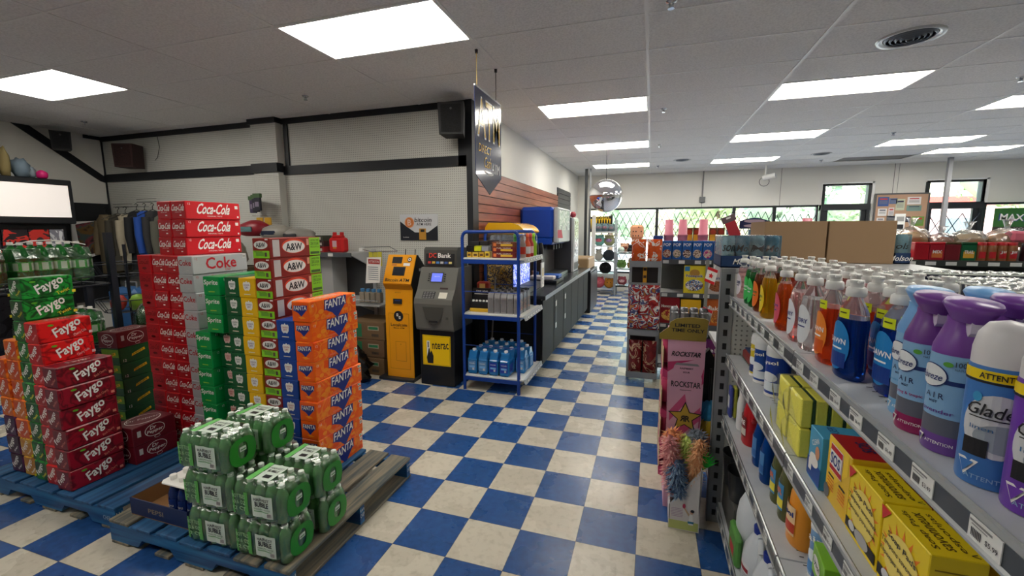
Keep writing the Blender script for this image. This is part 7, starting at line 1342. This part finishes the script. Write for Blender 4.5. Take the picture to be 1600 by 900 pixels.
flask(.475, 2.15, z3, [(.045, 0), (.052, .01), (.050, .10), (.046, .15), (.028, .215), (.02, .23)], (186, 24, 34), 'red detergent jug with a handle on the third shelf', 'detergent_jug', (150, 16, 26), .7, label=((120, 30, 36), (206, 200, 190)), word='PURE', handle=True, cat='jug')
for y, q in ((1.96, 'farther'), (1.83, 'nearer')): flask(.47, y, z3, [(.034, 0), (.038, .008), (.038, .13), (.02, .185), (.013, .21)], (12, 70, 150), 'clear blue cleaner bottle with white and red cap, %s of two' % q, capc=(216, 206, 206), tr=.3, label=((70, 130, 190), (40, 100, 170)), grp='clear blue cleaner bottles')
for y, q in ((1.70, 'farther'), (1.60, 'nearer')): flask(.478, y, z3, [(.034, 0), (.037, .008), (.036, .14), (.02, .20), (.014, .22)], (120, 124, 80), 'pale olive cleaner bottle with blue and yellow label, %s of two' % q, capc=(196, 60, 56), tr=.5, label=((60, 140, 196), (230, 216, 60), (230, 120, 80)), word='MR', grp='pale olive cleaner bottles')
flask(.492, 1.475, z3, [(.046, 0), (.053, .012), (.051, .1), (.046, .16), (.034, .205), (.030, .225)], (232, 150, 40), 'orange floor cleaner bottle with a red neck on the third shelf', capc=(190, 26, 30), sx=.8, label=((236, 200, 150), (196, 60, 30), (20, 50, 130)), word='Lysol')
canister(.50, 1.33, .033, .155, (120, 160, 206), (80, 140, 200), 'white topped aerosol can with blue body on the third shelf', 'air', (222, 222, 222), .055, z3)
def d_ly(b, g, n_, tp):
    b.drect(g, 0, -.025, .10, .03, K(20, 50, 120), 1); b.dell(g, -.01, .03, .034, .022, WH, 2, 12); b.dtext(g, 'Lysol', -.01, .03, .02, INK, 3, w=.056, bold=.03, shear=.2); b.dell(g, .0, -.05, .02, .02, K(210, 216, 220), 2, 10); b.dpoly(g, [(.02, -.06), (.045, -.04), (.045, -.07)], K(200, 40, 50), 2)
for k, (y, x, q) in enumerate(((1.18, .45, 'nearer'), (1.20, .52, 'rear'))): gbox(x, y, .11, .14 + .03 * k, .05, (130, 190, 50), 'lime green disinfectant box on the third shelf, %s one' % q, d_ly, zz=z3, rz=-.1, grp='lime green boxes')
gbox(.46, .98, .16, .11, .12, (30, 60, 50), 'dark green box low on the third shelf, under the soap pads', d_ly, zz=z3)
# ---------------------------------------------------------------- bottom shelf
z0_ = .131
for k, (y, h, l) in enumerate(((2.36, .17, 'farther'), (2.22, .15, 'nearer'))):
    b = MB(); b.lathe([(.06, 0), (.075, h), (.078, h), (.074, h - .002), (.06, .004)], K(44, 46, 48, .4), n=20, cap=False, sx=.9); b.lathe([(.001, 0), (.06, 0.001)], K(44, 46, 48, .4), n=20, sx=.9, cap=False); o = b.build('small_bin', loc=(.47, y, z0_ + .18)); tag(o, 'small dark grey plastic bin at the far end of the bottom shelf, %s' % l, 'bin', 'small grey bins')
b = MB(); b.box(0, 0, 0, .2, .32, .178, K(70, 70, 66, .8), .004); tag(b.build('riser_box', loc=(.425, 2.12, z0_)), 'dull grey box under the small bins', 'box')
b = MB(); b.box(0, 0, 0, .03, .16, .14, K(90, 150, 70), .01); b.drect(LE(0, .08, .07), 0, -.02, .08, .05, K(196, 50, 60), 1); tag(b.build('green_packet', loc=(.408, 1.955, z0_)), 'green and red packet at the front edge of the bottom shelf', 'packet')
BLC = (214, 220, 226)
def jugb(x, y, lab, capc=(24, 50, 140), s=1, lb=True):
    t = thing('bleach_jug', lab, 'jug', (x, y, z0_), 0, 'white bleach jugs'); mt = M('white_jug', BLC, .35, trans=.08); b = MB()
    b.lathe([(.060 * s, 0), (.072 * s, .01), (.073 * s, .14 * s), (.066 * s, .185 * s), (.040 * s, .235 * s), (.020 * s, .255 * s), (.019 * s, .262 * s)], mt, n=24, sx=.8); b.build('body', t)
    b = MB(); b.tube([(-.01, -.072 * s, .13 * s), (-.015, -.088 * s, .17 * s), (-.01, -.080 * s, .215 * s), (-.005, -.04 * s, .25 * s), (0, -.01, .255 * s)], .013 * s, mt, 10); b.build('handle', t)
    if capc: b = MB(); b.lathe([(.024 * s, .255 * s), (.025 * s, .282 * s), (.022 * s, .285 * s)], K(*capc, .35), n=18); b.build('cap', t)
    if lb:
        b = MB(); g = cy((0, 0, .08 * s), .0735 * s * .8, .0735 * s, PI); b.drect(g, 0, 0, .10 * s, .10 * s, K(226, 228, 230), 1, 8); b.drect(g, 0, .025, .09 * s, .018, K(150, 30, 40), 2, 8); [b.drect(g, 0, .005 - q * .008, .085 * s, .002, K(110, 120, 140), 2, 8) for q in range(6)]; b.build('label', t)
jugb(.505, 2.06, 'tall plain white jug on the bottom shelf, farthest', (214, 216, 220), 1.35, False)
for y, q in ((1.86, 'farthest'), (1.70, 'second'), (1.54, 'third'), (1.38, 'nearest')): jugb(.476, y, 'white bleach jug with dark blue cap on the bottom shelf, %s of four' % q, s=1.02)
# ---------------------------------------------------------------- far end of the shelving: end display with beer tray and cartons
t = thing('end_display', 'end shelving unit behind the cleaning goods carrying cartons', 'shelving', (.36, 2.50, 0)); b = MB(); b.box(0, 0, 1.405, 1.06, .32, 1.43, SHELF); b.box(.28, .32, 1.405, 1.06, 1.1, 1.43, SHELF); b.build('top_deck', t)
b = MB(); b.box(.02, .002, .0, 1.0, .03, 1.40, mat_peg(0)); b.build('back_panel', t)
for z_ in (.13, .55, .95): b = MB(); b.box(0.02, .03, z_, 1.0, .5, z_ + .025, SHELF); b.build('shelf', t)
for x in (.28, 1.02): b = MB(); b.box(x, 1.05, 0, x + .04, 1.09, 1.405, SHELF); b.build('post', t)
MOL = K(34, 58, 96, .4); CANB = K(72, 140, 168, .28); CANW = K(140, 186, 200, .28)
def beer(x, y, n, lab, words):
    t = thing('beer_tray', lab, 'tray', (x, y, 1.431)); w_ = n * .068 + .006; b = MB(); b.box(0, 0, 0, w_, .28, .006, MOL); b.box(0, 0, 0, w_, .003, .062, MOL); b.box(0, .277, 0, w_, .28, .062, MOL); b.box(0, 0, 0, .003, .28, .062, MOL); b.box(w_ - .003, 0, 0, w_, .28, .062, MOL); b.dtext(FR(w_ * .42, 0, .032), 'Molson', 0, 0, .030, WH, 1, w=.11, shear=.3, bold=.02); b.build('tray', t)
    b = MB(); b.box(.001, .001, .006, w_ - .001, .279, .168, mat_film(), .004); b.build('film', t)
    for i in range(n):
        for q in range(4):
            b = MB(); b.lathe([(.026, 0), (.0325, .006), (.0325, .145), (.026, .158), (.0275, .161), (.025, .159), (0, .158)], CANB if i % 2 else CANW, n=18)
            if q == 0: b.dtext(cy((0, 0, .095), .033, .033, -PI / 2), words[i], 0, 0, .034, INK, 2, w=.062, shear=.25, bold=.02)
            b.build('can', t, (.037 + i * .068, .036 + q * .068, .007))
beer(.355, 2.51, 4, 'shrink wrapped tray of pale blue beer cans beside the brown cartons', ('son', 'Mol', 'M', 'Mo')); beer(1.33, 3.02, 1, 'narrow part of a beer can tray right of the brown cartons', ('ols',))
for k in range(2):
    b = MB(); b.box(0, 0, 0, .325, .40, .245, K(150, 122, 92, .85), .002); b.drect(FR(.1625, 0, .12), .0, 0, .002, .24, K(120, 96, 70), 1) if 0 else None; b.drect(TP(.1625, .2, .245), 0, 0, .04, .4, K(170, 150, 120), 1); tag(b.build('brown_carton', loc=(.658 + .334 * k, 3.0, 1.431)), 'plain brown cardboard carton behind the dish soaps, %s one' % ('left', 'right')[k], 'carton', 'plain brown cartons')
t = thing('straw_pack', 'pack of red straws tilted above the beer tray', 'straws', (.45, 2.70, 1.59)); t.scale = (.8, .8, .8); t.rotation_euler = (0, -.4, 0); b = MB(); b.box(-.035, -.01, 0, .035, .01, .11, K(176, 50, 60, .4), .004); b.build('straws', t); b = MB(); b.box(-.045, -.006, .11, .045, .004, .155, K(110, 90, 96)); b.drect(FR(0, -.006, .14), 0, 0, .03, .012, WH, 1); b.build('header_card', t)
t = thing('oval_sign', 'small navy curved sign behind the beer tray', 'sign', (.90, 5.22, 1.63)); b = MB(); pts = [(0, 0), (.28, 0), (.28, .08)] + [(.28 - .28 * k / 8, .08 + .035 * math.sin(PI * k / 8)) for k in range(1, 8)] + [(0, .08)]; b.prism(pts, lambda x, z: (x, 0, z), lambda x, z: (x, .008, z), K(34, 40, 90)); F = FR(.14, 0, .055); b.dell(F, 0, .025, .10, .018, K(206, 180, 196), 1, 10); b.dell(F, 0, -.025, .10, .018, K(206, 180, 196), 1, 10); b.box(.13, .002, -.17, .15, .006, 0, K(200, 200, 200)); b.build('panel', t)
# dark drink packs with crinkled clear tops on the other side of the shelving
b = MB(); b.box(.466, -.8, 1.26, 1.08, 2.455, 1.288, SHT); b.box(1.08, -.8, 1.24, 1.09, 2.455, 1.292, K(176, 180, 182, .3)); b.build('shelf', gondola)
NVP = K(24, 28, 52, .4); TAN = K(196, 160, 110, .4); LID = mat_film('crinkled_lid', (.95, .97, .96), .45, .22)
def pack(two):
    def f():
        t = thing('drink_pack', 'dark drink pack', 'pack'); b = MB()
        if two: b.box(-.068, -.06, 0, .068, .06, .075, K(40, 40, 60, .4), .002); b.drect(LE(-.068, 0, .04), 0, 0, .11, .05, TAN, 1); b.drect(FR(0, -.06, .04), 0, 0, .12, .05, TAN, 1)
        b.box(-.066, -.058, .075 if two else 0, .066, .058, .148, NVP, .002)
        for g in (LE(-.066, 0, .09), FR(0, -.058, .09)):
            for s in (-.03, .03):
                b.dpoly(g, [(s - .006, .02), (s + .006, .02), (s, .028)], WH, 1); 
                for q in range(3): b.drect(g, s, .008 - q * .012, .028 - .004 * q, .0035, K(150, 150, 160), 1)
        b.build('carton', t); b = MB()
        for x, y in ((-.066, -.058), (-.066, .058), (.066, -.058), (-.066, 0)): b.box(x - .004, y - .004, .05, x + .003, y + .004, .150, K(190, 192, 186, .25))
        for s in (-.03, .03): b.dell(LE(-.067, 0, .142), s, 0, .006, .006, WH, 2, 8)
        b.build('clear_posts', t); b = MB(); n = 10; rr = random.Random(4); vs = [(-.072 + .144 * i / n, -.064 + .128 * j_ / n, .150 + rr.uniform(0, .009)) for j_ in range(n + 1) for i in range(n + 1)]
        b.add(vs, [(j_ * (n + 1) + i, j_ * (n + 1) + i + 1, (j_ + 1) * (n + 1) + i + 1, (j_ + 1) * (n + 1) + i) for j_ in range(n) for i in range(n)], LID, True); b.box(-.072, -.064, .146, .072, .064, .150, K(186, 192, 184, .3)); b.build('lid', t); return t
    return f
pa, pb = Proto(pack(False)), Proto(pack(True))
for q in range(4): (pb if q == 1 else pa)((1.015 + q * .147, 2.39, 1.289), R.uniform(-.03, .03), 'dark drink pack in the farthest row behind the dish soaps, %s from left' % ('first', 'second', 'third', 'fourth')[q], 'dark drink packs')
for q in range(3):
    for k in range(8):
        (pb if (k in (0, 1, 3, 4) and q == 0) or (k + q) % 4 == 1 else pa)((1.145 + q * .147, 2.11 - k * .134, 1.289), R.uniform(-.03, .03), 'dark drink pack in the nearer block, column %s, %s from far end' % (('one', 'two', 'three')[q], ('first', 'second', 'third', 'fourth', 'fifth', 'sixth', 'seventh', 'eighth')[k]), 'dark drink packs')
# ================================================================ unused originals never placed are removed; all meshes get clean names
for o in list(COL.objects):
    if o.get('category') and not o.get('label'): print('nolabel', o.name)
